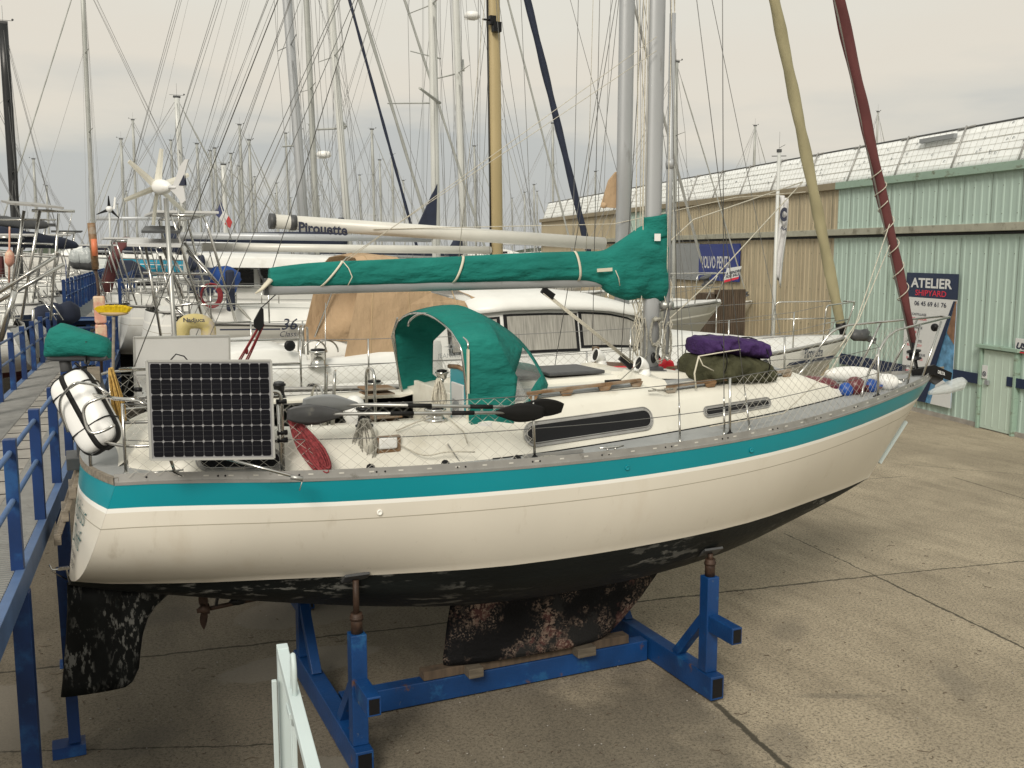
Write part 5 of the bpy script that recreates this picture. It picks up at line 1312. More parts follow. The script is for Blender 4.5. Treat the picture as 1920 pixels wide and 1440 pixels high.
lump('sail_bag', 'dark purple sail bag lying on top of the olive dinghy bag', 'bag', [((6.20,-.32,z_+.40),.04,.04),((6.25,-.32,z_+.405),.24,.095),((6.5,-.32,z_+.41),.30,.10),((6.8,-.32,z_+.37),.30,.105),((7.02,-.32,z_+.33),.26,.095),((7.12,-.32,z_+.315),.05,.02)], 'purple', .14)
mb = MB()
for X in (6.36, 6.92): mb.tube([(X, -.30 + .385*math.cos(2*math.pi*k/20), z_ + (.26 if X < 6.5 else .22) + .25*math.sin(2*math.pi*k/20)) for k in range(20)], .008, 5, closed=True, flat=.5)
o = mb.build('lashing_strap', 'black'); tag(o, 'black lashing straps round the purple and olive bags', 'strap')
mb = MB(); mb.tube([at(1390,655,-.62), at(1345,662,-.66), at(1310,668,-.68), at(1302,700,-.70), at(1305,728,-.70)], .011, 6, flat=.6); mb.tube([at(1310,668,-.68), at(1318,685,-.70), at(1338,695,-.69)], .010, 6, flat=.6); o = mb.build('lashing_ribbon', 'strap'); tag(o, 'pale pink tape tied over the purple sail bag', 'strap')
# red fuel can on the port side behind the mast, red board
mb = MB(); a = at(1248, 700, .55); mb.prism([a + V((x, 0, z)) for x, z in ((-.16,-.15),(.19,-.15),(.12,.14),(.02,.17),(-.10,.10))], (0,.22,0)); o = thing('fuel_can', 'red plastic fuel can standing on deck just forward of the mast', 'fuel can', tuple(a + V((0,0,-.15)))); mb.build('can_body', 'red_plastic', o, bevel=.03); mb = MB(); mb.tube([a + V((-.02,.1,.17)), a + V((-.05,.1,.22)), a + V((-.1,.1,.2))], .015, 6); mb.build('spout', 'black', o)
rb = thing('red_dinghy', 'red inflatable board with a brown plank on the far side deck behind the mast', 'paddle board', tuple(at(1180, 712, .9)))
mb = MB(); mb.tube([at(1120, 708, .9), at(1130, 696, .9), at(1190, 694, .9), at(1222, 700, .9), at(1232, 716, .9)], .055, 10); mb.build('tube', 'red_plastic', rb); mb = MB(); mb.beam(at(1120, 684, 1.1), at(1205, 687, 1.1), .03, .08); mb.beam(at(1117, 650, 1.0), at(1117, 700, 1.0), .09, .05, up=(1,0,0)); mb.build('board', 'teak', rb, bevel=.006)
# fenders piled on the foredeck
for px, py, y, r_, m_, lb, ln in ((1515,720,-.02,.10,'maroon_vinyl','long dark red fender, furthest aft of the pile on the foredeck',.34),(1545,726,-.12,.115,'maroon_vinyl','fat dark red fender behind the green line on the foredeck',.17),(1586,733,-.15,.085,'fender_blue','blue fender nearer the mast, in the pile on the foredeck',.085),(1602,742,-.28,.115,'maroon_vinyl','round dark red fender at the front of the pile, under the stanchion',.12),(1632,733,-.12,.085,'fender_blue','blue fender nearer the bow, in the pile on the foredeck',.10),(1630,748,-.22,.07,'maroon_vinyl','small dark red fender nearest the bow',.10),(1664,728,-.0,.10,'white_plastic','white fender lying nearest the bow roller',.13),(1600,702,.30,.10,'gel_pure','long white fender lying along the far side of the foredeck',.38)):
    c = at(px, py, y)
    for _ in range(30):
        dz = (sheer(min(9.9, c.x))[1] + .05 + r_*.85) - c.z; y = max(-.45, min(.6, y - dz*3.0)); c = at(px, py, y)
    c.z = max(c.z, sheer(min(9.9, c.x))[1] + .04 + r_*.8); t = thing('fender', lb, 'fender', tuple(c - UP*r_), 'fenders piled on the foredeck'); mb = MB(); q = V((0,0,1)).rotation_difference(V((.9,-.25,-.05)).normalized()); mb.ball(c, (r_, r_, ln), 16, q=q); mb.build('body', m_, t); mb = MB(); e_ = c + q @ V((0,0,ln)); mb.tube([e_ - (q @ V((0,0,.03))), e_ + (q @ V((0,0,.045)))], .02, 8); mb.build('eye', m_ if m_ != 'gel_pure' else 'white_plastic', t)
mb = MB(); random.seed(5); c = at(1585, 748, -.35); pts = [c + V((random.uniform(-.22,.12), random.uniform(-.05,.08), random.uniform(-.0,.07))) for _ in range(26)]; mb.tube(rounded(pts, .04, 3), .008, 5); tag(mb.build('green_line', 'green_rope'), 'tangled green line lying under the dark red fenders', 'rope')
# anchor on the bow roller
an = thing('anchor', 'grey plough anchor hanging from the bow roller in a clear plastic wrap', 'anchor', tuple(at(1765, 745, 0)))
mb = MB(); mb.prism([at(1712,694,-.14), at(1752,684,-.14), at(1786,699,-.14), at(1783,714,-.14), at(1752,703,-.14), at(1712,704,-.14)], (0,.03,0)); mb.build('anchor_shank', 'black', an, bevel=.005)
a = at(1790, 696, -.0)
mb = MB(); fl_ = [at(1735,690,-.02), at(1762,690,-.05), at(1770,712,-.08), at(1755,722,-.06), at(1742,712,-.03)]; mb.prism(fl_, (0,.05,0)); mb.build('anchor_fluke', 'dark_grey', an, bevel=.01)
rows = []; 
for i in range(9):
    t = i/8; c = lerp(at(1742,737,-.02), at(1812,716,-.02), t); w = .012 + .075*math.sin(math.pi*min(1,t*.62+.05)) if t < .97 else .02
    rows.append([c + UP*(w*math.cos(2*math.pi*k/12)*(1+.15*noise.noise(V((t*5,k,0))))) + V((.2,1,0))*(w*math.sin(2*math.pi*k/12)*.9) for k in range(12)])
mb = MB(); mb.loft(rows, sm=False); mb.build('plastic_wrap', 'wrap', an)
text_mb('DELTA', 1, at(1765, 699, -.152), (at(1785,706,-.15) - at(1750,694,-.15)), UP, bold=.04, shear=.1, fw=.13, fh=.042).build('anchor_lettering', 'sign_white', an)
# plank leaning at the stem below the bow
mb = MB(); mb.beam(at(1698, 790, .0), at(1648, 868, .0), .035, .05, up=(0,1,0)); tag(mb.build('stem_plank', 'rail_white'), 'pale narrow board hanging against the stem under the bow', 'board')
mb = MB(); mb.tube([at(1640,775,-.35)+V((0,-.02,.3)), at(1642,790,-.40), at(1648,800,-.42)], .004, 5); mb.tube([at(1710,738,-.12), at(1718,752,-.14), at(1719,765,-.12)], .004, 5); mb.build('bow_lashing', 'rope', yacht)

# ------------------------------------------------------------------ blue cradle under the yacht
cr_ = thing('boat_cradle', 'blue steel cradle with four screw pads under the teal striped yacht', 'cradle', (4.1, 0, 0))
def hollow(a, b, w, h, nm, par=cr_, open_=True, up=(0,0,1)):
    mb = MB(); mb.beam(a, b, w, h, up=up); o = mb.build(nm, 'steel_blue', par, bevel=.008)
    if open_:
        a, b = V(a), V(b); t = (b-a).normalized(); u = V(up); sd = t.cross(u).normalized(); u = sd.cross(t)
        for e, q in ((a, -1), (b, 1)): k = MB(); k.poly([e + t*(.0015*q) + sd*(w*.38*i) + u*(h*.40*j) for i, j in ((-1,-1),(1,-1),(1,1),(-1,1))]); k.build('tube_opening', 'black', o)
    return o
hollow((2.36, 0, .135), (5.84, 0, .135), .16, .23, 'main_beam', open_=False)
for X in (2.25, 5.94):
    hollow((X, -1.24, .15), (X, 1.24, .15), .16, .25, 'cross_beam')
    for s in (-1, 1):
        y = s*1.06
        hollow((X - .0, y, .277), (X, y, 1.28), .14, .14, 'post', open_=False, up=(1,0,0))
        hollow((X + .01, y + s*.072, .80), (X + .01, y + s*.46, .80), .12, .17, 'side_stub')
        mb = MB(); mb.beam((X, s*.52, .26), (X, s*1.02, .84), .10, .10); mb.build('brace', 'steel_blue', cr_, bevel=.006)
        # screw jack and pad touching the hull
        Yp = 1.06; r_ = hull_row(X); zt = None
        for i in range(len(r_) - 1):
            if r_[i][0] >= Yp >= r_[i+1][0]: zt = lerp(r_[i][1], r_[i+1][1], (r_[i][0]-Yp)/(r_[i][0]-r_[i+1][0]+1e-9))
        zt = zt or 1.5; sl = .35
        mb = MB(); mb.tube([(X,y,1.28),(X,y,1.46 if zt > 1.56 else zt - .12)], .052, 12); mb.tube([(X,y,1.44 if zt > 1.56 else zt-.13),(X,y,zt-.05)], .028, 10); mb.tube([(X,y,1.40 if zt > 1.56 else zt-.15),(X,y,1.43 if zt>1.56 else zt-.11)], .060, 12); mb.build('screw_jack', 'rust', cr_)
        mb = MB(); t_ = V((0, .85*s, .53 if s else 0)).normalized(); mb.beam(V((X,y,zt-.03)) - V((.11,0,0)), V((X,y,zt-.03)) + V((.11,0,0)), .15, .025, up=V((0,-.6*s,.8))); mb.build('pad', 'dark_grey', cr_, bevel=.005)
for X, w in ((3.72, .16), (5.0, .22)):
    mb = MB(); mb.box((X, 0, .30), (w, .42, .10)); o = tag(mb.build('timber_block', 'block_wood', bevel=.008), 'weathered timber block on the blue cradle beam, under the %s of the keel' % ('aft end' if X < 4 else 'front half'), 'timber block', 'timber blocks under the keel')
mb = MB(); mb.beam((3.2, .0, .302), (5.6, .0, .302), .14, .095); tag(mb.build('keel_plank', 'old_wood', bevel=.006), 'dark stained plank lying along the cradle beam beneath the keel', 'plank')

# ------------------------------------------------------------------ white steel rail at the bottom edge
gt = thing('white_railing', 'pale blue-white steel railing section rising at the bottom edge in front of the cradle', 'railing', (0, 0, 0)); gt.location = (1.0, -6.2, 0)
def gp_(px, py, d):     # point at forward distance d
    r = ray(px, py); f = r.x*math.cos(AZ) + r.y*math.sin(AZ); return CAM + r*(d/f)
def ws(a, b, w, h, nm, up=(0,0,1)):
    mb = MB(); mb.beam(a, b, w, h, up=up); return mb.build(nm, 'rail_white', gt, bevel=.003)
a = gp_(530, 1222, 3.10); b = gp_(595, 1475, 2.35)
dxy = V((a.x-b.x, a.y-b.y, 0)).normalized()
ws(b - (a-b)*.2, a, .036, .03, 'top_rail', up=V((0,0,1)))
ws(V((a.x,a.y,a.z+.02)), V((a.x,a.y,a.z-1.0)), .036, .045, 'post', up=dxy)
for f in (.0, -.06, .30, .36, .75):
    p = lerp(a, b, f); ws(p - UP*(.04 if f > 0 else .10), p - UP*1.0, .014 if f > 0 else .02, .014, 'bar', up=dxy)
p = lerp(a, b, .40); mb = MB(); w_ = dxy
mb.tube(rounded([p + w_*.03 + UP*-.10, p + w_*.03 + UP*.10, p + w_*.01 + UP*.135, p - w_*.015 + UP*.10, p - w_*.015 + UP*-.06], .02, 5), .008, 8); mb.build('latch_loop', 'rail_white', gt)
ws(p + UP*-.035 + w_*.03, p + UP*-.035 - w_*.05, .045, .02, 'latch_plate')
q = gp_(514, 1275, 3.05); ws(q, q - UP*1.0, .016, .016, 'bar', up=dxy)

# ------------------------------------------------------------------ blue walkway beside the sterns
wk = thing('walkway', 'blue steel walkway with grated floor and handrails running past the sterns', 'walkway', (-1, 6, 0))
WD = (V((-.20, .67, 0)) - V((-.34, -.84, 0))); WD.normalize(); WS = V((WD.y, -WD.x, 0))       # WS points to the yachts
W0 = V((-.34, -.84, 0)); FZ, RZ_ = 2.13, 3.15; WW = 1.42
def wq(s, c, z): return W0 + WD*s - WS*c + V((0,0,z))
L0, L1, L2 = -6.0, 20.6, 43.0
def slabw(s0, s1, c0, c1, z, h, nm, m, mats=None):
    mb = MB(); mb.beam(wq(s0, (c0+c1)/2, z - h/2), wq(s1, (c0+c1)/2, z - h/2), abs(c1-c0), h); return mb.build(nm, m, wk, bevel=.004)
slabw(L0, L1, .02, .42, FZ, .04, 'floor_grating', 'mesh_grate'); slabw(L0, L1, .425, .92, FZ + .003, .05, 'floor_boards', 'concrete'); slabw(L0, L1, .925, WW - .02, FZ, .04, 'floor_grating', 'mesh_grate')
slabw(L0, L1, -.055, .015, FZ + .01, .20, 'edge_beam', 'walk_light'); slabw(L0, L1, WW - .015, WW + .08, FZ + .01, .20, 'edge_beam', 'walk_light')
mb = MB()
s = L0
while s < L1:
    for c0, c1 in ((.02, .42), (.925, WW-.02)): mb.beam(wq(s, c0, FZ+.004), wq(s, c1, FZ+.004), .012, .012)
    s += .055
o = mb.build('grating_bars', 'alu_rail', wk); o['kind'] = 'stuff'
mb = MB(); s = L0
while s < L1: mb.beam(wq(s, .43, FZ+.006), wq(s, .91, FZ+.006), .012, .008); s += .62
o = mb.build('board_joints', 'black', wk); o['kind'] = 'stuff'
def posts(s0, s1, c, fz, step, side):
    s = s0; rails_ = MB()
    while s <= s1 + .01:
        mb = MB(); mb.beam(wq(s, c, fz - .02), wq(s, c, fz + 1.02), .09, .085, up=WD); mb.build('rail_post', 'walk_blue', wk, bevel=.004); s += step
    for h in (.92, .55): mb = MB(); mb.tube([wq(s0, c, fz + h), wq(s1, c, fz + h)], .021, 8); mb.build('handrail', 'walk_light', wk)
posts(-4.59, 18.36, 0, FZ, 1.53, 1); posts(-4.2, 19, WW, FZ, 1.53, -1)
for s in (-3.0, 0.05, 3.4, 8, 13, 18):
    for c in (0.0, WW): 
        mb = MB(); mb.beam(wq(s + (0 if c else .0), c, 0), wq(s, c, FZ - .19), .13, .13, up=WD); mb.box(wq(s, c, .01), (.24,.24,.02)); mb.build('support_leg', 'walk_blue', wk, bevel=.004)
FZ2 = 2.78
for k in range(3): slabw(L1 + .02 + k*.28, L1 + .30 + k*.28, .05, WW - .05, FZ + .2*(k+1), .04, 'step', 'walk_light')
slabw(L1 + .9, L2, .0, WW, FZ2, .06, 'upper_floor', 'mesh_grate'); slabw(L1 + .9, L2, .45, .9, FZ2 + .01, .02, 'upper_boards', 'concrete')
slabw(L1 + .9, L2, -.1, -.005, FZ2 + .01, .2, 'edge_beam', 'walk_blue'); slabw(L1 + .86, L1 + .9, -.1, WW + .1, FZ2, .22, 'edge_beam', 'walk_blue'); slabw(L1+.9, L2, WW+.005, WW + .1, FZ2 + .01, .2, 'edge_beam', 'walk_blue')
posts(L1 + 1.0, L2, 0, FZ2, 1.35, 1); posts(L1 + 1.0, L2, WW, FZ2, 1.35, -1)
for s in (24, 30, 36, 42):
    for c in (0, WW): mb = MB(); mb.beam(wq(s, c, 0), wq(s, c, FZ2 - .19), .13, .13, up=WD); mb.build('support_leg', 'walk_blue', wk)
# small white grate and blue trestle under the walkway
mb = MB(); a = at(118, 1095, .35); mb.beam((a.x, .35, 1.75), (a.x + .02, .35, .12), .10, .12, up=(0,1,0)); mb.box((a.x - .03, .35, .06), (.28,.2,.1)); tag(mb.build('prop_leg', 'walk_blue'), 'blue steel prop leg with a small foot plate beside the rudder', 'prop')

# grit, twigs and leaves lying on the concrete
random.seed(9); mb = MB()
for i in range(260):
    q = atz(random.uniform(60, 1900), random.uniform(1000, 1438), .004); a = random.uniform(0, 6.28); L_ = random.uniform(.01, .035) if i % 9 else random.uniform(.05, .11)
    mb.tube([q + V((0,0,.004)), q + V((math.cos(a)*L_, math.sin(a)*L_, .006)), q + V((math.cos(a+.5)*L_*1.7, math.sin(a+.5)*L_*1.7, .004))], .0035 if i % 9 else .003, 4)
struct(mb, 'ground_litter', 'old_wood', kind='stuff')
mb = MB()
for i in range(300):
    q = atz(random.uniform(60, 1900), random.uniform(950, 1438), .003); r_ = random.uniform(.004, .011); mb.ball(q + V((0,0,r_*.4)), (r_, r_*.8, r_*.6), 6)
struct(mb, 'grit', 'concrete', kind='stuff')

# ------------------------------------------------------------------ the other yachts
def rig(root, base, top, r, mm, stern, bow, yh, B_, zdk, w=.007, spr=((.42, .75), (.70, .55)), halyards=6, lower=True, parts=True):
    """mast with spreaders, stays and shrouds. base and top are points; stern, bow are stay ends"""
    base, top = V(base), V(top); mb = MB(); rings = []
    for i in range(6):
        c = lerp(base, top, i/5); rings.append([c + V((r*math.cos(2*math.pi*k/14), r*.72*math.sin(2*math.pi*k/14), 0)) for k in range(14)])
    mb.loft(rings); ms = mb.build('mast', mm, root)
    tips = {}; 
    for f, wd in spr:
        c = lerp(base, top, f)
        for s in (-1, 1):
            e_ = c + V((-.12*yh, s*wd*B_*.5, .06)); mb = MB(); mb.tube([c, e_], [.03, .018], 5, flat=.5); mb.build('spreader', mm, ms); tips.setdefault(s, []).append(e_)
    mb = MB()
    mb.tube([bow, top], w*1.3, 4); mb.tube([stern, top], w, 4); mb.tube([stern + V((0,B_*.28,0)), lerp(base, top, .97)], w, 3); mb.tube([stern + V((0,-B_*.28,0)), lerp(base, top, .97)], w, 3); mb.tube([lerp(bow, base, .3), lerp(base, top, .72)], w, 3)
    for s in (-1, 1):
        ch = V((base.x, base.y + s*B_*.46, zdk)); ps = [ch] + tips.get(s, []) + [top]
        for a, b in zip(ps, ps[1:]): mb.tube([a, b], w, 3)
        if tips.get(s):
            mb.tube([ch + V((.25*yh,0,0)), lerp(base, top, spr[0][0])], w*.9, 3); mb.tube([ch - V((.3*yh,0,0)), lerp(base, top, spr[0][0])], w*.9, 3)
            if len(spr) > 1: mb.tube([tips[s][0], lerp(base, top, spr[1][0])], w*.8, 3)
    for k in range(halyards): o = V((random.uniform(-.5,.35)*yh, random.uniform(-.12,.12), 0)); mb.tube([base + o + V((0,0,.4)), top + o*.15], w*.6, 3)
    mb.build('rigging', 'wire_far', root)
    mb = MB(); mb.box(top + V((0,0,.05)), (.3,.1,.08)); mb.tube([top, top + V((0,0,.6))], .006, 3); mb.tube([top + V((-.3,0,.12)), top + V((.3,0,.12))], .01, 3); mb.ball(top + V((.3,0,.16)), .04, 6); mb.build('mast_head', 'dark_grey', ms)
    return ms
def furl(root, a, b, r, m, f0=.05, f1=.93, name='furled_genoa'):
    a, b = V(a), V(b); d = b - a; mb = MB(); rings = []; dn = d.normalized(); u = V((0,1,0)); w = dn.cross(u).normalized()
    for i in range(150):
        t = lerp(f0, f1, i/149); rr = r * (.7 + .3*min(1, (t-f0)*25)) * (1 if t < .8 else 1 - (t-.8)*2.2); c = a + d*t
        rings.append([c + (u*math.cos(2*math.pi*k/10) + w*math.sin(2*math.pi*k/10)) * rr * (1 + .10*math.sin(4*math.pi*k/10 + t*70) + .04*noise.noise(V((k, t*60, 1)))) for k in range(10)])
    mb.loft(rings); return mb.build(name, m, root)
def sloop(name, label, X0, Y, L, B, zs, mats, mast=None, boom=None, genoa=None, dr=1, cabin=(.30,.74,.42), gear=True, arch_=None, hood=None, group=None, hw=.006, win='glass_dark', keel=True, transom_cut=0, zw=None, base=None):
    zw = zw or (zs[1] - 1.02); root = thing(name, label, 'sailboat', (X0 + dr*L*.45, Y, 0), group)
    def zsn(x): return sinterp(x/L*10, [0, 4.5, 10], zs)
    def tf(p):
        x, y, z = p; zo = sheer(min(10, max(0, x)))[1]; 
        full = 1 + .18 * max(0, 1 - x/4)
        zz = zw + (z - ZW)/(zo - ZW) * (zsn(x*L/10) - zw) if z > ZW else zw + (z - ZW)*.9
        return V((X0 + dr*x*L/10, Y + dr*y*B/3.13*full, zz))
    def w(x, y, z): return V((X0 + dr*x, Y + dr*y, z))
    def hb(x): return sheer(min(10, x*10/L))[0] * B/3.13 * (1 + .18*max(0, 1 - x*10/L/4))
    make_hull(root, list(mats) + ['crease_shade'], tf)
    mb = MB(); rows = []
    for i in range(26):
        x = lerp(.0, L*.995, i/25); h = hb(x) - .01; rows.append([w(x + .37*max(0, 1-x/1.6), -h + 2*h*k/8, zsn(x) + .02 + .05*(1-(k/4-1)**2)) for k in range(9)])
    mb.grid(rows); mb.build('deck', 'gel_pure', root)
    mb = MB()
    for s in (-1, 1): mb.tube([w(L*i/40 + .3*max(0,1-i/6), s*(hb(L*i/40)-.02), zsn(L*i/40)+.035) for i in range(40)], .028, 5)
    mb.build('toe_rail', 'alu_rail', root)
    if keel: mb = MB(); mb.loft([[w(L*a + (L*b)*(.5+.5*math.cos(2*math.pi*k/12)), .11*math.sin(2*math.pi*k/12), z) for k in range(12)] for z, a, b in ((.35,.36,.16),(zw-.7,.34,.26))]); mb.build('keel', mats[3], root); mb = MB(); mb.beam(w(.25,0,.75), w(.25,0,zw-.05), .4, .07, up=(0,1,0)); mb.build('rudder', mats[3], root)
    xa, xb, ch = cabin; 
    if ch:
        mb = MB(); rows = []
        for i in range(22):
            x = L*lerp(xa, xb, i/21); f = min(1, (L*xb - x)/(.16*L)) ** .8; wd = min(hb(x)*.66, B*.34); z0 = zsn(x); h = ch*(.12 + .88*f); rows.append([w(x, wd*v, z0 + h*u) for v, u in ((-1,0),(-.93,.85),(-.86,1),(-.5,1.1),(0,1.14),(.5,1.1),(.86,1),(.93,.85),(1,0))])
        mb.grid(rows); mb.poly(rows[0]); mb.build('cabin', 'gel_pure', root)
        for s in (-1, 1):
            for (u0, u1) in ((.08,.34),(.42,.66)):
                mb = MB(); r1 = []; r0 = []
                for i in range(6):
                    x = L*lerp(xa, xb, lerp(u0, u1, i/5)); f = min(1, (L*xb - x)/(.16*L))**.8; wd = min(hb(x)*.66, B*.34); h = ch*(.12+.88*f); r0.append(w(x, s*(wd*.975+.012), zsn(x)+h*.32)); r1.append(w(x, s*(wd*.943+.012), zsn(x)+h*.72))
                mb.grid([r0, r1]); mb.build('window', win, root)
        mb = MB()
        for s in (-1, 1): mb = MB(); mb.loft([[w(L*x, s*(hb(L*x)*.62 + a), zsn(L*x) + b) for a, b in ((-.09,0),(-.07,.26),(.07,.26),(.12,0))] for x in (.05,.12,.2,xa)], sm=False); mb.build('coaming', 'gel_pure', root)
    if gear:
        for s in (-1, 1):
            xs2 = [.6, L*.2, L*.36, L*.52, L*.68, L*.82]; tp = [w(x, s*(hb(x)-.06), zsn(x)+.62) for x in xs2]
            for x, t in zip(xs2, tp): mb = MB(); mb.tube([t - UP*.60, t], .012, 5); mb.build('stanchion', 'steel', root)
            nose = w(L*.985, s*.12, zsn(L)+.62)
            for f in (0, .3): mb = MB(); mb.tube([p - UP*f for p in tp] + [w(L*.90, s*(hb(L*.9)-.04), zsn(L)+.62 - f)], .004, 4); mb.build('lifeline', 'wire_far', root)
        mb = MB()
        for s in (-1, 1): mb.tube(rounded([w(L*.90, s*(hb(L*.9)-.02), zsn(L)+.02), w(L*.905, s*(hb(L*.9)-.04), zsn(L)+.62), w(L*1.0, s*.14, zsn(L)+.64), w(L*.975, s*.18, zsn(L)+.04)], .1), .013, 6); mb.tube([w(L*.90, s*(hb(L*.9)-.04), zsn(L)+.32), w(L*.985, s*.16, zsn(L)+.34)], .011, 5)
        mb.tube([w(L*1.0, -.14, zsn(L)+.64), w(L*1.0, .14, zsn(L)+.64)], .013, 6); mb.build('pulpit', 'steel', root)
        mb = MB()
        for z in (.62, .33): mb.tube(rounded([w(1.5, -hb(1.5)+.05, zsn(0)+z), w(.35, -hb(.3)+.05, zsn(0)+z), w(.35, hb(.3)-.05, zsn(0)+z), w(1.5, hb(1.5)-.05, zsn(0)+z)], .2), .013, 6)
        for x, y in ((.38, -.5), (.38, .5), (1.5,-hb(1.5)+.05), (1.5,hb(1.5)-.05)): mb.tube([w(x, y, zsn(0)), w(x, y, zsn(0)+.62)], .013, 6)
        mb.build('pushpit', 'steel', root)
    if mast:
        mx_, mh, mr, mm, rk = mast; bs = w(mx_, 0, zsn(mx_)+ch*.9); tp = w(mx_ - rk*mh, 0, zsn(mx_)+mh)
        bw_ = w(L*.975, 0, zsn(L)+.1); rig(root, bs, tp, mr, mm, w(.25,0,zsn(0)), bw_, dr, B, zsn(mx_), hw)
        if genoa: furl(root, bw_, tp, genoa[1], genoa[0]); mb = MB(); c = lerp(bw_, tp, .025); mb.lathe([(.03,-.1),(.13,-.09),(.13,-.06),(.07,-.05),(.07,.05),(.13,.06),(.13,.09),(.03,.1)], c, tp-bw_, 12); mb.build('furling_drum', 'dark_grey', root)
        if boom:
            bl_, bz, bm2, cov2 = boom; a, b = w(mx_ - .15, 0, bz), w(mx_ - bl_, 0, bz + .05); mb = MB(); mb.tube([a, b], .075, 10); mb.build('boom', bm2, root)
            mb = MB(); mb.tube([b, tp], .004, 3); mb.tube([b + V((dr*.1,0,0)), w(mx_-bl_+.3, 0, zsn(0)+.3)], .008, 4); mb.build('topping_lift', 'wire_far', root)
            if cov2:
                rings = []
                for i in range(24):
                    t = i/23; c = lerp(a, b, t) + UP*(.16 - .05*t); hh = (.22 - .10*t) * (1 + .08*noise.noise(V((t*9, Y, 1)))) * (2.0 if t < .06 else 1)
                    rings.append([c + V((0, .13*(1-.4*t)*math.cos(2*math.pi*k/12), hh*math.sin(2*math.pi*k/12) + (.15 if t < .06 else 0))) for k in range(12)])
                mb = MB(); mb.loft(rings); mb.build('sail_cover', cov2, root)
    if hood:
        x0 = L*xa; z0 = zsn(x0)+.25; rows = []
        for i in range(7):
            t = i/6; zt = z0 + .95*(1 - max(0, t-.5)**1.3*1.7); hwid = B*.30; rows.append([w(x0 - .5 + t*1.5, -hwid*math.copysign(abs(math.cos(math.pi*k/14))**.8, math.cos(math.pi*k/14)), lerp(z0, zt, abs(math.sin(math.pi*k/14))**.7)) for k in range(15)])
        mb = MB(); mb.grid(rows); mb.build('sprayhood', hood, root, solid=.01)
    if arch_:
        ah, pan = arch_; 
        for x in (.25, .75):
            mb = MB(); mb.tube(rounded([w(x+.25, -hb(.5)+.1, zsn(0)), w(x-.15, -hb(.5)+.35, zsn(0)+ah), w(x-.15, hb(.5)-.35, zsn(0)+ah), w(x+.25, hb(.5)-.1, zsn(0))], .25), .022, 7); mb.build('stern_arch', 'steel', root)
        for sg in (-1, 1): mb = MB(); mb.tube([w(.1,sg*(hb(.5)-.35),zsn(0)+ah), w(.6,sg*(hb(.5)-.35),zsn(0)+ah)], .02, 6); mb.build('arch_tie', 'steel', root)
        if pan: mb = MB(); mb.box(w(.35, 0, zsn(0)+ah+.06), (1.0, B*.55, .04)); mb.build('solar_panel', 'dark_grey' if pan == 1 else 'panel_back', root, bevel=.005)
    return root, w, zsn, hb
WH = ['gel_pure', 'white_line', 'gel_pure', 'antifoul']

# --- white yacht behind, with the tan cockpit tent
pr, pw, pzs, phb = sloop('sailing_yacht', 'white yacht with a tan cockpit tent and Pirouette lettered on its boom', 1.15, 4.3, 11.5, 3.75, (2.90, 2.88, 3.05), ['gel_pure', 'white_line', 'hull_grey', 'antifoul'], cabin=(.30,.80,0), gear=True)
def loft_cab(stn, root, nm, m, close=True):
    mb = MB(); mb.grid(stn)
    if close: mb.poly(stn[0]); mb.poly(stn[-1])
    return mb.build(nm, m, root)
st = []; CXs = [4.4, 5.0, 5.6, 6.2, 6.8, 7.2, 7.6, 7.95, 8.2, 8.5, 9.2, 10.0, 10.8, 11.2]; CZ = [3.80, 3.88, 3.93, 3.93, 3.90, 3.86, 3.76, 3.55, 3.40, 3.34, 3.28, 3.20, 3.11, 3.02]
CWW = [1.18, 1.22, 1.24, 1.22, 1.18, 1.12, 1.02, .92, .88, .85, .78, .66, .48, .3]
for x, z, wd in zip(CXs, CZ, CWW):
    z0 = 2.92 if x < 9 else 2.95; st.append([V((x, 4.3 + wd*v, lerp(z0, z, u))) for v, u in ((-1.06,0),(-1.02,.35),(-.95,.74),(-.93,.86),(-.80,.96),(-.4,1.02),(0,1.04),(.4,1.02),(.8,.96),(.93,.86),(.95,.74),(1.02,.35),(1.06,0))])
loft_cab(st, pr, 'deck_saloon', 'gel_pure')
mb = MB(); rr = []
for x, z, wd in zip(CXs[1:8], CZ[1:8], CWW[1:8]): rr.append([V((x + .10*(x > 7.3), 4.3 + (wd+.03)*v, lerp(2.92, z, .84 + u))) for v, u in ((-.97,0),(-.97,.06),(-.86,.16),(-.4,.23),(0,.25),(.4,.23),(.86,.16),(.97,.06),(.97,0))])
mb.grid(rr); mb.poly(rr[-1]); mb.build('roof_overhang', 'gel_pure', pr, solid=.02)
def cabp(x, u, off): 
    z = interp(x, CXs, CZ); wd = interp(x, CXs, CWW); v = lerp(1.02, .95, (u-.35)/.39); return V((x, 4.3 - wd*v - off, lerp(2.92, z, u)))
for x0, x1, u0, u1, curt in ((4.75, 5.40, .34, .74, 1), (5.55, 6.60, .30, .76, 1), (6.72, 7.75, .34, .78, 1)):
    n_ = 10
    fr_ = MB(); fr_.grid([[cabp(lerp(x0-.05, x1+.05, i/n_), u0-.04, .008) for i in range(n_+1)], [cabp(lerp(x0-.05+.0, x1+.05, i/n_), u1+.03, .010) for i in range(n_+1)]]); wf = fr_.build('window', 'black', pr)
    pn_ = MB(); pn_.grid([[cabp(lerp(x0, x1, i/n_), u0, .014) for i in range(n_+1)], [cabp(lerp(x0, x1, i/n_), u1, .016) for i in range(n_+1)]]); pn_.build('curtain', 'curtain', wf)
mb = MB(); mb.box((5.9, 3.75, 3.96), (.42, .30, .04)); mb.build('roof_hatch', 'grey_sign', pr, bevel=.02)
mb = MB(); mb.tube([(4.9,3.3,3.87),(7.3,3.45,3.84)], .014, 6); mb.tube([(4.9,3.6,3.93),(7.4,3.7,3.86)], .012, 6); mb.build('roof_rail', 'alu_rail', pr)
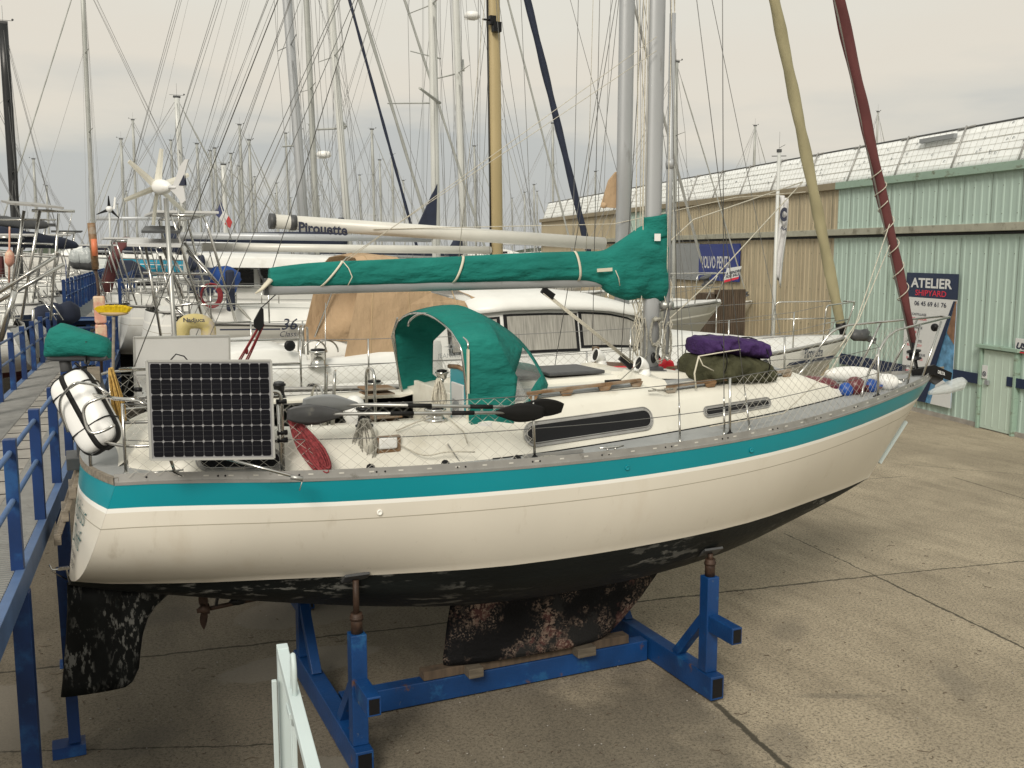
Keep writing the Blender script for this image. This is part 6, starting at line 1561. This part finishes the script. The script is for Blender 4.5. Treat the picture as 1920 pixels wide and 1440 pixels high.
# cockpit mouldings, winches, helm
for s in (-1, 1):
    mb = MB(); mb.loft([[V((x, 4.3 + s*(yo + a), z0 + b)) for a, b in ((-.20,0),(-.18,hh*.9),(-.10,hh),(.10,hh),(.16,hh*.8),(.22,0))] for x, yo, z0, hh in ((1.5,1.25,2.9,.22),(2.3,1.22,2.9,.27),(3.2,1.15,2.9,.33),(4.2,1.08,2.9,.42),(4.6,1.05,2.9,.55))]); mb.build('coaming', 'gel_pure', pr)
mb = MB(); mb.loft([[V((x, y, z)) for y, z in ((3.3,2.92),(3.35,h),(5.25,h),(5.3,2.92))] for x, h in ((1.6,3.2),(2.0,3.34),(2.5,3.36),(2.9,3.25))]); mb.build('aft_seat', 'gel_pure', pr, bevel=.03)
winch(at(597, 688, 2.95), .10, .20, pr, ('steel', 'black')); winch(at(598, 690, 5.4), .09, .18, pr, ('steel', 'black')); winch(at(586, 745, 2.7), .06, .14, pr, ('black_rubber', 'black'))
mb = MB(); 
for px in (560, 568): mb.tube(rounded([at(px, 665, 3.8), at(px, 612, 3.8), at(px+8, 612, 4.1), at(px+10, 665, 4.1)], .06), .016, 7)
for px in (590, 612): mb.tube([at(px + 22*math.cos(a), 660 - 22*math.sin(a), 4.0) for a in [i*math.pi/10 for i in range(11)]], .012, 6)
mb.build('helm_guard', 'steel', pr)
mb = MB(); mb.lathe([(0,.0),(.07,.0),(.07,.02),(.04,.025),(0,.03)], at(543, 648, 3.25), (0,-1,0), 12); mb.build('compass', 'black', pr)
# tent
tn = []
for x0, zb, ev, zt, ln in ((3.24,2.99,4.12,4.50,.38),(3.62,2.99,4.14,4.53,.12),(3.93,3.0,4.14,4.53,0),(4.18,3.36,4.12,4.50,0),(4.50,3.66,4.02,4.36,0),(4.85,3.76,3.92,4.14,0),(5.15,3.80,3.87,4.00,0),(5.38,3.83,3.86,3.92,0)):
    row = []; hwt = 1.24 if x0 < 4.6 else 1.24 - (x0-4.6)*.22
    for v, z in ((-1,zb),(-.985,lerp(zb,ev,.33)),(-.965,lerp(zb,ev,.67)),(-.93,ev),(-.80,lerp(ev,zt,.62)),(-.55,lerp(ev,zt,.92)),(0,zt),(.55,lerp(ev,zt,.92)),(.80,lerp(ev,zt,.62)),(.93,ev),(.965,lerp(zb,ev,.67)),(.985,lerp(zb,ev,.33)),(1,zb)):
        t = (z - zb)/max(.05, zt - zb); row.append(V((x0 + ln*t, 4.3 + hwt*v + (.035*math.sin(math.pi*t)*(1 if v < 0 else -1)), z)))
    tn.append(row)
def tsk(i, k): return i in (4, 5) and (3 <= k <= 4 or 7 <= k <= 8)
mb = MB(); mb.grid(tn, skip=tsk, sm=False); tnt = mb.build('cockpit_tent', 'canvas_tan', pr, solid=.008)
for lo, hi in ((3, 4), (7, 8)): mb = MB(); mb.grid(tn, skip=lambda i, k: not (tsk(i, k) and lo <= k <= hi)); mb.build('clear_window', 'vinyl', tnt)
mb = MB()
for i in (1, 3, 5): mb.tube([p + V((0,-.006,.004)) for p in tn[i][:7]], .007, 5)
mb.tube([r[0] + V((0,-.01,0)) for r in tn], .012, 5); mb.build('tent_hem', 'wood_brush', tnt)
mb = MB()
for i in range(6): a = lerp(tn[1][0], tn[2][0], i/5) if i < 3 else lerp(tn[2][0], tn[4][0], (i-2)/3); mb.ball(a + V((0,-.02,.05)), .014, 6)
mb.build('tent_buttons', 'black', tnt)
mb = MB(); mb.tube([at(590, 632, 5.3), at(618, 560, 5.2), at(640, 500, 5.0), at(650, 480, 4.6)], .012, 6); mb.build('tent_frame', 'steel', tnt)
mb = MB(); mb.grid([[at(590,632,5.3), at(640,640,5.2), at(678,640,5.0)], [at(612,585,5.3), at(660,590,5.2), at(690,590,5.0)], [at(640,500,5.2), at(660,500,5.2), at(720,500,5.0)]]); mb.build('far_curtain', 'canvas_tan', tnt, solid=.008)
# boom, mast, genoa
ba_, bb_ = at(512, 415, 4.3), at(1132, 457, 4.3); mb = MB(); mb.tube([ba_, bb_], .095, 14); o = mb.build('boom', 'boom_white', pr)
bd_ = (bb_ - ba_).normalized(); c = at(606, 429, 4.198); text_mb('Pirouette', 1, c, bd_, UP, bold=.03, fw=.66, fh=.145).build('boom_lettering', 'ink', o)
mb = MB(); mb.tube([ba_ + bd_*.22, ba_ + bd_*.30], .104, 14); mb.tube([ba_ - bd_*.05, ba_ + bd_*.02], .104, 12); mb.build('boom_fitting', 'dark_grey', o)
mt_ = at(1166, 560, 4.3); rig(pr, (mt_.x, 4.3, 3.3), (mt_.x + .05, 4.3, 17.5), .125, 'mast_alu', V((1.4, 4.3, 2.9)), V((12.5, 4.3, 3.1)), 1, 3.7, 2.9, .006, spr=((.45,.7),(.72,.5)), halyards=5)
ga, gb = at(1577, 612, 4.3), at(1452, 0, 4.3); furl(pr, ga, ga + (gb-ga)*2.0, .092, 'khaki', 0, .98)
mb = MB(); gdv = (gb-ga).normalized(); mb.lathe([(.03,-.30),(.05,-.28),(.05,-.05),(.09,-.04),(.09,.06),(.04,.08),(.03,.2)], ga, gdv, 12); mb.build('furling_drum', 'black', pr)
mb = MB(); mb.prism([at(1128,388,4.35), at(1143,338,4.35), at(1156,322,4.35), at(1156,390,4.35)], (0,.05,0)); mb.ball(at(1132, 385, 4.3), .05, 8); mb.build('lashed_sail', 'canvas_tan', pr)
mb = MB(); mb.tube([at(1505,341,4.1), at(1300,412,3.6), at(1246,462,3.3)], .010, 5); mb.tube([at(1505,341,4.1), at(1340,520,3.6), at(1242,610,3.2)], .010, 5); mb.build('genoa_sheet', 'rope', pr)
mb = MB(); mb.tube([at(1510,360,4.1), at(1380,370,4.2), at(1150,420,4.2), at(700, 430, 4.2)], .006, 4); mb.build('flag_halyard', 'rope', pr)
# name and stripe on the bow
def pside(px, py, x): return at(px, py, 4.3 - sinterp((x-1.15)*10/11.5, HX, HB)*3.75/3.13 - .02)
a, b = pside(1500, 664, 10.9), pside(1545, 656, 11.3); text_mb('Pirouette', 1, pside(1522, 660, 11.1) - V((.02,.07,0)), (V((b.x-a.x, b.y-a.y, 0))), UP, shear=.15, bold=.02, fw=.50, fh=.16).build('bow_lettering', 'ink', pr)
mb = MB(); mb.beam(pside(1425, 692, 10.3) - V((0,.03,0)), pside(1560, 668, 11.4) - V((0,.05,0)), .01, .045); mb.build('bow_stripe', 'navy', pr)
mb = MB(); mb.tube([pside(1412, 684, 10.2) - V((.1,.10,0)), pside(1412, 684, 10.2) + V((.16,-.10,0))], .09, 10); mb.build('fender', 'black_rubber', pr)
mb = MB(); c = at(1612, 628, 4.3); mb.ball(c, (.22,.12,.12), 10, jit=.4); mb.beam(c, c + V((.35,0,-.12)), .08, .10); mb.build('bow_anchor', 'dark_grey', pr)
text_mb('JEANNEAU', .085, at(848, 670, 3.02) - V((0,.02,0)), V((1,0,0)), UP).build('side_lettering', 'grey_sign', pr)
mb = MB(); c = at(846, 650, 3.0)
for k in range(8):
    a = k*math.pi/4; l_ = .11 if k % 2 == 0 else .07; mb.prism([c + V((l_*math.cos(a),0,l_*math.sin(a))), c + V((.022*math.cos(a+.4),0,.022*math.sin(a+.4))), c + V((.022*math.cos(a-.4),0,.022*math.sin(a-.4)))], (0,.004,0))
mb.build('compass_star', 'grey_sign', pr)
# --- 36 classic yacht with the tan mast
cl, cw_, czs, chb = sloop('sailing_yacht', 'pale grey yacht lettered 36 Classic, with a tan mast and a FOR SALE board', 1.7, 9.0, 11.7, 3.7, (3.38, 3.24, 3.45), ['hull_grey', 'white_line', 'hull_grey', 'antifoul'], mast=(6.3, 15.5, .122, 'mast_tan', .012), boom=(5.6, 4.58, 'boom_white', None), genoa=('alu', .03), cabin=(.33,.78,.36), arch_=(1.75, 2))
hp = lambda px, py, x: at(px, py, 9.0 - chb(x) - .02)
text_mb('36', .26, hp(541, 618, 2.4), V((1,-.06,0)), UP, shear=.3, bold=.002).build('hull_lettering', 'ink', cl); text_mb('Classic', .13, hp(544, 631, 2.4), V((1,-.06,0)), UP, shear=.3).build('hull_lettering', 'ink', cl)
mb = MB(); mb.beam(hp(412, 618, 1.2) - V((0,.02,0)), hp(525, 617, 2.3) - V((0,.02,0)), .01, .025); mb.build('hull_stripe', 'ink', cl)
mb = MB(); mb.beam(hp(1245, 606, 10.2) - V((0,.0,0)), hp(1297, 595, 10.8) - V((0,.0,0)), .02, .03); mb.build('hull_stripe', 'navy', cl)
fs = thing('for_sale_board', 'white board lettered A VENDRE FOR SALE with a red foot, tied to the bow rail', 'sign', tuple(at(1372, 530, 8.8)))
q = [at(1357,530,8.8), at(1384,523,8.8), at(1391,499,8.8), at(1364,503,8.8)]; mb = MB(); mb.prism(q, (0,.02,0)); mb.build('board', 'sign_white', fs)
q2 = [lerp(q[0], q[3], .0), lerp(q[1], q[2], .0), lerp(q[1], q[2], .18), lerp(q[0], q[3], .18)]; mb = MB(); mb.prism([p - V((0,.006,0)) for p in q2], (0,.004,0)); mb.build('red_foot', 'sign_red', fs)
ud = q[1]-q[0]; vd = q[3]-q[0]; text_mb('A VENDRE', .085, q[0] + ud*.5 + vd*.52 - V((0,.01,0)), ud, vd, bold=.002).build('lettering', 'ink', fs); text_mb('FOR SALE', .085, q[0] + ud*.5 + vd*.28 - V((0,.01,0)), ud, vd, bold=.002).build('lettering', 'ink', fs)
# davits and struts standing at its stern, seen above the solar panels
mb = MB()
for (a, b) in (((272,458),(302,632)), ((302,458),(345,560)), ((305,455),(398,598)), ((345,455),(432,560)), ((335,380),(335,440)), ((268,512),(390,514)), ((310,560),(400,640)), ((350,470),(470,600)), ((430,560),(320,575)), ((300,480),(330,600))):
    mb.tube([at(*a, 8.0), at(*b, 7.9)], .022, 7)
mb.build('davit_frame', 'steel', cl)
mb = MB(); q = [at(240,452,8.6), at(345,452,8.6), at(340,464,7.4), at(238,462,7.4)]; mb.prism(q, (0,0,.04)); mb.build('solar_panel', 'panel_back', cl); mb = MB(); q = [at(272,428,8.8), at(342,428,8.8), at(338,438,7.6), at(265,437,7.6)]; mb.prism(q, (0,0,.04)); mb.build('solar_panel', 'dark_grey', cl)
lb = thing('horseshoe_buoy', 'faded yellow horseshoe lifebuoy lettered Nadjuca behind the white panel', 'lifebuoy', tuple(at(365, 640, 4.0)))
mb = MB(); mb.tube(rounded([at(342,665,4.0), at(340,602,4.0), at(392,602,4.0), at(390,665,4.0)], .16, 6), .095, 12); mb.build('buoy_body', 'buoy_yellow', lb)
text_mb('Nadjuca', 1, at(364, 601, 3.86), R_, UP, bold=.02, fw=.27, fh=.07).build('lettering', 'ink', lb)
hc = thing('hose_coil', 'dark red hose coil hung on the stern rail of the grey 36 Classic yacht', 'hose', tuple(at(396, 590, 7.9)))
for k in range(4): mb = MB(); c = at(394 + k, 554, 7.9 - .02*k); mb.tube([c + R_*((.14+.012*k)*math.cos(2*math.pi*i/24)) + UP*((.16+.012*k)*math.sin(2*math.pi*i/24)) for i in range(24)], .014, 6, closed=True); mb.build('loop', 'red_tackle', hc)
tag((lambda m: (m.box(at(432, 545, 7.7), (.14,.12,.68)), m.build('rolled_cover', 'navy', bevel=.04))[1])(MB()), 'dark blue rolled cover standing on the stern of the 36 Classic yacht', 'cover')
tag((lambda m: (m.ball(at(423, 524, 8.6), (.28,.2,.22), 12, jit=.5), m.build('outboard_cover', 'blue_canvas'))[1])(MB()), 'bright blue canvas cover bundled on an outboard beside the stainless struts', 'cover')
# --- yacht with hardtop and navy furled sail
ht, hw2, hz, hh2 = sloop('motor_sailer', 'white motor sailer with a long hardtop roof, dark windows and a navy furled genoa', 1.6, 13.7, 11.6, 3.8, (3.3, 3.2, 3.5), WH, mast=(6.85, 16, .105, 'mast_white', .006), boom=(5.9, 4.85, 'mast_alu', None), genoa=('navy', .085), cabin=(.34,.76,.6))
mb = MB(); a, b = at(380, 492, 12.3), at(660, 508, 12.3); rr = []
for i in range(9):
    t = i/8; c = lerp(a, b, t); z = c.z + .12*math.sin(t*1.4); rr.append([V((c.x, 12.1, z-.10)), V((c.x, 12.15, z+.12)), V((c.x, 13.0, z+.2)), V((c.x, 15.2, z+.16)), V((c.x, 15.3, z-.1))])
mb.grid(rr); mb.poly(rr[0]); mb.poly(rr[-1]); mb.poly([rr[0][0], rr[0][-1], rr[-1][-1], rr[-1][0]]); mb.build('hardtop', 'gel_pure', ht, bevel=.03)
mb = MB(); q0, q1 = at(424, 540, 12.4), at(478, 505, 12.4); mb.box(((q0.x+q1.x)/2, 12.6, (q0.z+q1.z)/2), (abs(q1.x-q0.x), .1, abs(q1.z-q0.z))); q0, q1 = at(492, 540, 12.4), at(516, 505, 12.4); mb.box(((q0.x+q1.x)/2, 12.6, (q0.z+q1.z)/2), (abs(q1.x-q0.x), .1, abs(q1.z-q0.z))); mb.build('cabin_window', 'glass_dark', ht)
mb = MB(); mb.box(at(500, 540, 12.8), (2.2, .2, 1.1)); mb.build('wheelhouse', 'gel_pure', ht, bevel=.04)
mb = MB(); c = at(820, 345, 13.6); mb.prism([c, c + V((-.05,0,-1.25)), c + V((-.62,0,-1.25))], (0,.08,0)); mb.build('hoisted_sail', 'navy', ht)
for a, b, r_ in ((at(822,193,13.7), at(727,194,14.6), .035), (at(824,193,13.7), at(787,165,12.6), .055), (at(826,110,13.7), at(770,96,14.4), .03)):
    mb = MB(); mb.tube([a, b], [r_, r_*.7], 6, flat=.6); mb.build('spreader', 'mast_grey', ht)
# --- remaining yachts of the right hand rows
specs = [  # X of mast, Y, mast height, radius, mast material, rake, L, hull mats, genoa, boom cover, label
 (7.6, 18.2, 15.5, .10, 'mast_white', .055, 11.0, WH, ('mast_grey', .035), 'navy', 'white yacht whose pale mast leans aft above the Pirouette boom lettering'),
 (7.4, 22.6, 18.0, .145, 'mast_alu', .05, 11.5, ['hull_grey','white_line','gel_pure','red_anti'], ('mast_grey', .05), None, 'white yacht with the thick grey leaning mast above the end of the green boom'),
 (14.6, 27.2, 19.0, .14, 'mast_white', .03, 12.5, WH, ('mast_grey', .04), 'navy', 'white yacht whose mast with radar dome stands left of the tan mast'),
 (10.0, 32.0, 18.5, .12, 'mast_grey', .02, 11.5, WH, ('navy', .06), None, 'white yacht with a greenish grey mast carrying a small radar, behind the boom end'),
 (5.25, 36.5, at(350,178,36.5).z - 3.2, .11, 'mast_white', .01, 9.0, WH, ('mast_grey', .035), 'navy', 'small white yacht with the short pale mast just right of the wind generator')]
for (xm, Y_, mh, r_, mm, rk, L_, hm, gn, bc, lbl) in specs:
    mp_ = .57*L_; y_, w_, z_2, h_2 = sloop('sailing_yacht', lbl, xm - mp_, Y_, L_, L_*.32, (3.0 + .3*random.random(), 3.0, 3.35), hm, mast=(mp_, mh, r_, mm, rk), boom=(mp_*.8, 4.5 + random.uniform(-.2,.3), 'mast_alu', bc), genoa=gn, cabin=(.3,.75,.45), hood=random.choice(['navy', 'blue_canvas', 'gel_white']), arch_=random.choice([(1.7,1),(1.6,2),None]), hw=.0075)
    for (yy, q) in ((27.2, ((862,137),(806,150))), (18.2, ((648,240),(595,243))), (18.2, ((648,238),(638,222))), (22.6, ((562,272),(530,275))), (27.2, ((869,133),(868,112)))):
        if yy == Y_: mb = MB(); mb.tube([at(*q[0], Y_), at(*q[1], Y_ + .3)], [.05, .04], 6, flat=.6); mb.build('spreader', 'mast_grey', y_)
    if mh > 18: 
        mb = MB(); c = V((xm + .30, Y_ - .12, at(880 if Y_ < 30 else 612, 30 if Y_ < 30 else 290, Y_).z)); mb.lathe([(0,-.14),(.22,-.13),(.30,-.08),(.30,.03),(.24,.11),(0,.14)], c, n=16); mb.beam(c + V((-.3,0,-.16)), c + V((.1,0,-.16)), .06, .03); mb.build('radar_dome', 'white_plastic', y_)
rl_ = at(1640/1, 40, 9.0)
mb = MB(); a_, b_ = V((8.0 - .135, 9.0, 3.7)), V((8.0 - .135 - .012*15.5, 9.0, 18.5)); mb.tube([a_, b_], .02, 4); mb.build('sail_track', 'black', cl)
# radar-like spotlight on the tan mast
mb = MB(); c = at(923, 38, 8.85); mb.box(c, (.12,.1,.16)); mb.box(c + V((.08,-.02,-.12)), (.16,.12,.18)); mb.tube([c, c - V((.2,0,0))], .02, 5); mb.build('deck_lamp', 'black', cl)
# --- left hand row: sterns at the walkway, bows pointing left
def wx(Y, c=WW): return W0.x + WD.x/WD.y*(Y - W0.y) - c
LB = [
 (15.8, 11.5, (2.95, 2.95, 3.3), ['gel_pure','white_line','gel_pure','red_anti'], None, None, 'gel_white', (1.9,2), 'white yacht with an open stepped stern and dark red bottom beyond the walkway'),
 (20.6, 11.0, (3.2, 3.15, 3.4), ['gel_pure','white_line','navy_paint','red_anti'], None, None, 'navy', (2.0,1), 'navy blue yacht with a white rail band on the far side of the walkway'),
 (25.2, 11.0, (3.2, 3.2, 3.5), WH, None, None, 'blue_canvas', (1.8,2), 'white yacht with a bright blue canopy beyond the navy hull'),
 (30.0, 12.0, (3.2, 3.2, 3.5), ['navy_paint','white_line','navy_paint','antifoul'], (1.95, at(17,45,30).z - 3.2, .15, 'mast_black', .0), ('navy',), 'navy', (2.0,1), 'dark yacht with the single black mast at the left edge'),
 (35.0, 12.0, (3.3, 3.3, 3.6), WH, None, None, 'maroon', None, 'white yacht with a maroon hood at the far end of the left row')]
for (Y_, L_, zz, hm, ms_, gn, hd_, ar, lbl) in LB:
    xs0 = wx(Y_) - .25; mst = (ms_[0], ms_[1], ms_[2], ms_[3], 0) if ms_ else (6.3, 15, .1, 'mast_white', .01)
    y_, w_, z_2, h_2 = sloop('sailing_yacht', lbl, xs0, Y_, L_, L_*.33, zz, hm, mast=mst, boom=(1.6 if ms_ else 5.0, zz[1]+1.55, 'mast_alu', 'navy'), genoa=('mast_grey', .035), dr=-1, cabin=(.3,.75,.45), hood=hd_, arch_=ar, hw=.007)
    if Y_ < 16:
        mb = MB(); mb.poly([w_(-.02,-.75,3.0), w_(-.02,.75,3.0), w_(-.25,.8,2.2), w_(-.25,-.8,2.2)]); mb.prism([w_(-.02,-.6,2.95), w_(-.7,-.6,2.2), w_(-.7,-.6,2.1), w_(-.02,-.6,2.1)], (0,1.2,0)); mb.build('stern_steps', 'gel_pure', y_, bevel=.02)
        mb = MB()
        for s in (-.16, .16): mb.tube([at(75 + s*40, 545, 15), at(112 + s*40, 600, 14.6)], .015, 6)
        for t in (.2,.5,.8): a = lerp(at(69,545,15), at(106,600,14.6), t); b = lerp(at(81,545,15), at(118,600,14.6), t); mb.tube([a, b], .015, 5)
        mb.build('swim_ladder', 'steel', y_)
mz = MB()
# tall stainless arch arms and solar roof reaching in from the left edge
ar_ = thing('davit_arch', 'stainless davit arch with a flat solar roof reaching in at the left edge', 'arch', tuple(at(20, 600, 13.5)))
for a, b, r_ in (((-20,560),(105,480),.04), ((-20,575),(120,495),.04), ((105,480),(112,472),.04), ((0,640),(28,545),.06), ((15,600),(45,395),.03), ((40,600),(75,395),.03), ((95,600),(110,400),.025), ((-10,455),(100,458),.02), ((-10,478),(95,482),.018), ((-10,412),(105,412),.018), ((120,470),(135,400),.008), ((60,395),(140,396),.03), ((62,640),(62,580),.03)):
    mb = MB(); mb.tube([at(*a, 13.6), at(*b, 13.4)], r_, 8); mb.build('arch_tube', 'steel', ar_)
mb = MB(); mb.prism([at(2,379,14), at(72,384,14), at(120,392,13), at(20,384,13)], (0,0,.04)); mb.build('solar_panel', 'alu_rail', ar_)
tag((lambda m: (m.tube([at(18,468,13.2), at(18,476,13.2), at(18,492,13.2), at(18,500,13.2)], [.03,.085,.09,.03], 12), m.tube([at(18,425,13.2), at(17,530,13.2)], .018, 6), m.build('fender', 'pink'))[2])(MB()), 'faded orange float hanging on the arch at the left edge', 'float')
tag((lambda m: (m.grid([[at(185,545,24), at(215,450,24.5), at(236,445,25)], [at(205,560,23.5), at(228,470,24), at(250,448,24.5)]]), m.build('gangway_cover', 'maroon', solid=.06))[1])(MB()), 'maroon fabric covered gangway slanting up beside the walkway', 'gangway')
def cov_(name, label, cat, a, b, r0, r1, m, sag=.0):
    mb = MB(); rings = []; a, b = V(a), V(b); d = (b-a).normalized(); u = UP; w = d.cross(u).normalized()
    for i in range(30):
        t = i/29; c = lerp(a, b, t) - UP*sag*math.sin(math.pi*t); r = lerp(r0, r1, t)*(1 + .22*noise.noise(V((t*7, a.x, 2)))) * (1 - (2*t-1)**8)**.5 + .01
        rings.append([c + u*(math.sin(2*math.pi*k/14)*r*(1.25 if math.sin(2*math.pi*k/14) > 0 else .7)) + w*(math.cos(2*math.pi*k/14)*r*.7) for k in range(14)])
    mb.loft(rings); return tag(mb.build(name, m), label, cat)
cov_('boom_cover', 'long navy sail cover on a boom under the solar roof at the left edge', 'sail cover', at(-30, 446, 16), at(148, 462, 18), .26, .10, 'navy')
cov_('boom_cover', 'grey-blue rolled sail above the navy sail cover at the left edge', 'sail cover', at(-30, 418, 16.5), at(92, 424, 17), .15, .10, 'dark_grey')
cov_('outboard_cover', 'bright blue outboard cover on the stern rail beyond the ladder', 'cover', at(124, 536, 15.5), at(124, 492, 15.5), .15, .13, 'blue_canvas')
cov_('black_engine', 'black outboard motor beside the blue outboard cover', 'outboard motor', at(150, 505, 16), at(148, 485, 16), .16, .14, 'black')
cov_('canvas_roll', 'dark canvas roll lying over the white cabin beside the pole with the orange band', 'cover', at(60, 600, 19), at(150, 590, 19.5), .3, .28, 'navy')
cov_('plastic_cover', 'crumpled clear plastic sheet over a hatch left of the orange band pole', 'cover', at(128, 484, 17), at(172, 482, 17), .12, .2, 'wrap')
cov_('grey_cover', 'dark grey canopy beyond the crumpled plastic sheet', 'cover', at(130, 492, 19), at(186, 496, 19), .2, .25, 'dark_grey')
cov_('dark_spray_cover', 'low black cover beside the end of the white hardtop', 'cover', at(352, 500, 12), at(385, 492, 12), .16, .12, 'navy')
# cyan hull at the far end of the walkway
cy, _, _, _ = sloop('sailing_yacht', 'bright cyan yacht across the far end of the walkway', 2.6, 47.0, 11, 4.5, (4.2, 4.1, 4.6), ['sky_blue_paint','white_line','sky_blue_paint','antifoul'], mast=(6, 5.0, .13, 'mast_white', 0), genoa=('mast_grey', .03), hw=.009)
mb = MB(); 
for x in (4.4, 4.75): mb.tube([(x, 44.4, 2.6), (x, 44.5, 4.3)], .025, 5)
for z in (2.8,3.1,3.4,3.7,4.0): mb.tube([(4.4,44.42,z),(4.75,44.42,z)], .02, 4)
mb.build('ladder', 'alu', cy)
# three blade turbine and French flag
t3 = thing('wind_turbine', 'small three bladed wind turbine with black blades on a pole at the left', 'wind turbine', tuple(at(206, 480, 22)))
c = at(205, 392, 22); mb = MB(); mb.tube([at(208, 480, 22), c], .03, 7); mb.build('pole', 'mast_white', t3); mb = MB(); mb.ball(c, (.10,.16,.09), 10); mb.prism([c + R_*.1 + UP*a for a in (.0,)] + [c + R_*.16 + UP*.35, c + R_*.2 + UP*.32, c + R_*.16 + UP*.0], D_*.02); mb.build('body', 'white_plastic', t3)
for px, py in ((203,367),(181,402),(223,409)): tp = at(px, py, 21.9); d = (tp-c).normalized(); sd = d.cross(D_).normalized(); mb = MB(); mb.prism([c + sd*.03, c + d*.08 + sd*.05, tp + sd*.01, tp - sd*.01, c + d*.05 - sd*.04], D_*.015); mb.build('blade', 'black', t3)
ff = thing('french_flag', 'French tricolour flag hanging diagonally from a stay right of the wind generator', 'flag', tuple(at(425, 430, 9)))
fa = [at(401,399,9), at(413,380,9), at(421,392,9), at(424,408,9), at(432,405,9), at(433,425,9)]
for q, m_ in ((((401,400),(414,379),(420,395),(411,409)), 'flag_blue'), (((411,409),(420,395),(428,405),(421,420)), 'flag_white'), (((421,420),(428,405),(435,416),(431,428)), 'flag_red')): mb = MB(); mb.prism([at(x, y, 9) for x, y in q], V((.01,.02,0))); mb.build('stripe', m_, ff)
mb = MB(); mb.tube([at(434, 450, 9), at(427, 428, 9), at(411, 376, 9)], .01, 5); mb.build('staff', 'alu', ff)
# --- distant yachts: one prototype, copied
random.seed(11)
fy, _, _, _ = sloop('distant_yacht', 'distant yacht, small mast right of the tan mast beside the thin dark stay', 0, 0, 10.5, 3.4, (3.0, 3.0, 3.3), WH, mast=(6.0, 11.0, .10, 'mast_grey', .01), boom=(4.6, 4.6, 'mast_alu', None), genoa=('mast_grey', .03), gear=False, cabin=(.3,.75,.45), hw=.010, keel=True)
GR = 'distant yachts beyond the near rows'
fy['group'] = GR
fars = [ # px, top py, Y, label
 (1003, 348, 62, None), (985, 362, 74, 'distant yacht whose very short mast stands just left of the thin dark stay'),
 (372, 272, 52, 'distant yacht, mast just right of the wind generator tail'), (405, 280, 56, 'distant yacht, mast above the French flag'), (397, 285, 64, 'distant yacht, mast just left of the one above the French flag'), (435, 290, 72, 'distant yacht, mast a little right of the French flag'),
 (470, 265, 50, 'distant yacht, thin mast midway between the flag and the boom end'), (700, 245, 52, 'distant yacht, tall mast beside the leaning dark stay'), (714, 302, 60, 'distant yacht, mast just right of the tall one by the dark stay'), (737, 292, 68, 'distant yacht, mast well clear right of the dark stay'), (676, 330, 78, 'distant yacht, short mast close left of the dark stay'),
 (644, 345, 80, 'distant yacht, small mast between the two leaning masts'), (1272, 120, 22, 'yacht between the rows and the warehouse, bare mast rising right of the main mast'), (1418, 238, 62, 'distant yacht behind the warehouse, left of the beige furled sail'), (1648, 212, 70, 'distant yacht behind the warehouse, mast touching the maroon furled sail'),
 (560, 330, 70, 'distant yacht, mast behind the boom end lettering'), (520, 345, 85, 'distant yacht, low mast left of the lettered boom'), (300, 330, 85, 'distant yacht, low mast directly behind the wind generator'), (148, -60, 50, 'far yacht with a tall white mast and a furled mainsail at the left'), (85, 350, 70, 'distant yacht, low mast behind the left solar roof'), (235, 360, 90, 'distant yacht, low mast left of the wind generator'),
 (870, 372, 95, 'distant yacht, lowest mast between the white masts'), (758, 340, 90, 'distant yacht, low mast left of the navy hoisted sail'), (1075, 380, 90, 'distant yacht, lowest mast right of the dark stay'), (60, 300, 60, 'distant yacht, mast between the black mast and the white one'), (346, 330, 74, 'distant yacht, short mast just behind the turbine blades'), (450, 340, 95, 'farthest small yacht left of the lettered boom'), (1225, 395, 100, 'farthest yacht hidden behind the main mast')]
random.seed(21)
for k in range(26):
    fars.append((random.choice([random.uniform(420, 760), random.uniform(760, 1120), random.uniform(180, 420)]), random.uniform(225, 385), random.uniform(58, 110), 'far yacht with a bare mast in the crowd of distant masts'))
for i, (px, ty, Y_, lbl) in enumerate(fars):
    tp = at(px, ty, Y_); hz_ = max(6.0, tp.z); dr = -1 if px < 250 else 1; sc = (hz_) / (3.0 + 11.0)
    if px in (1418, 1648): sc = hz_/14
    rzz = math.pi if dr < 0 else 0; loc = (tp.x - dr*(6.0 - 4.725)*1.0, tp.y, 0)
    s3 = (min(1.15, max(.7, sc)), min(1.1, max(.8, sc)), sc)
    loc = (tp.x - dr*(6.0 - 4.725)*s3[0], tp.y, 0)
    if i == 0: fy.location = loc; fy.scale = s3
    else: copy_tree(fy, lbl, loc, rzz, s3)

random.seed(3)
for (lbl, X_, Y_) in (('blue steel cradle hidden under the white Pirouette yacht', 4.6, 4.3), ('blue steel cradle hidden under the grey 36 Classic yacht', 5.6, 9.0), ('blue steel cradle under the white yacht left of the walkway', -4.2, 15.8)):
    c = copy_tree(cr_, lbl, (X_, Y_, 0)); c['group'] = 'boat cradles'
cr_['group'] = 'boat cradles'
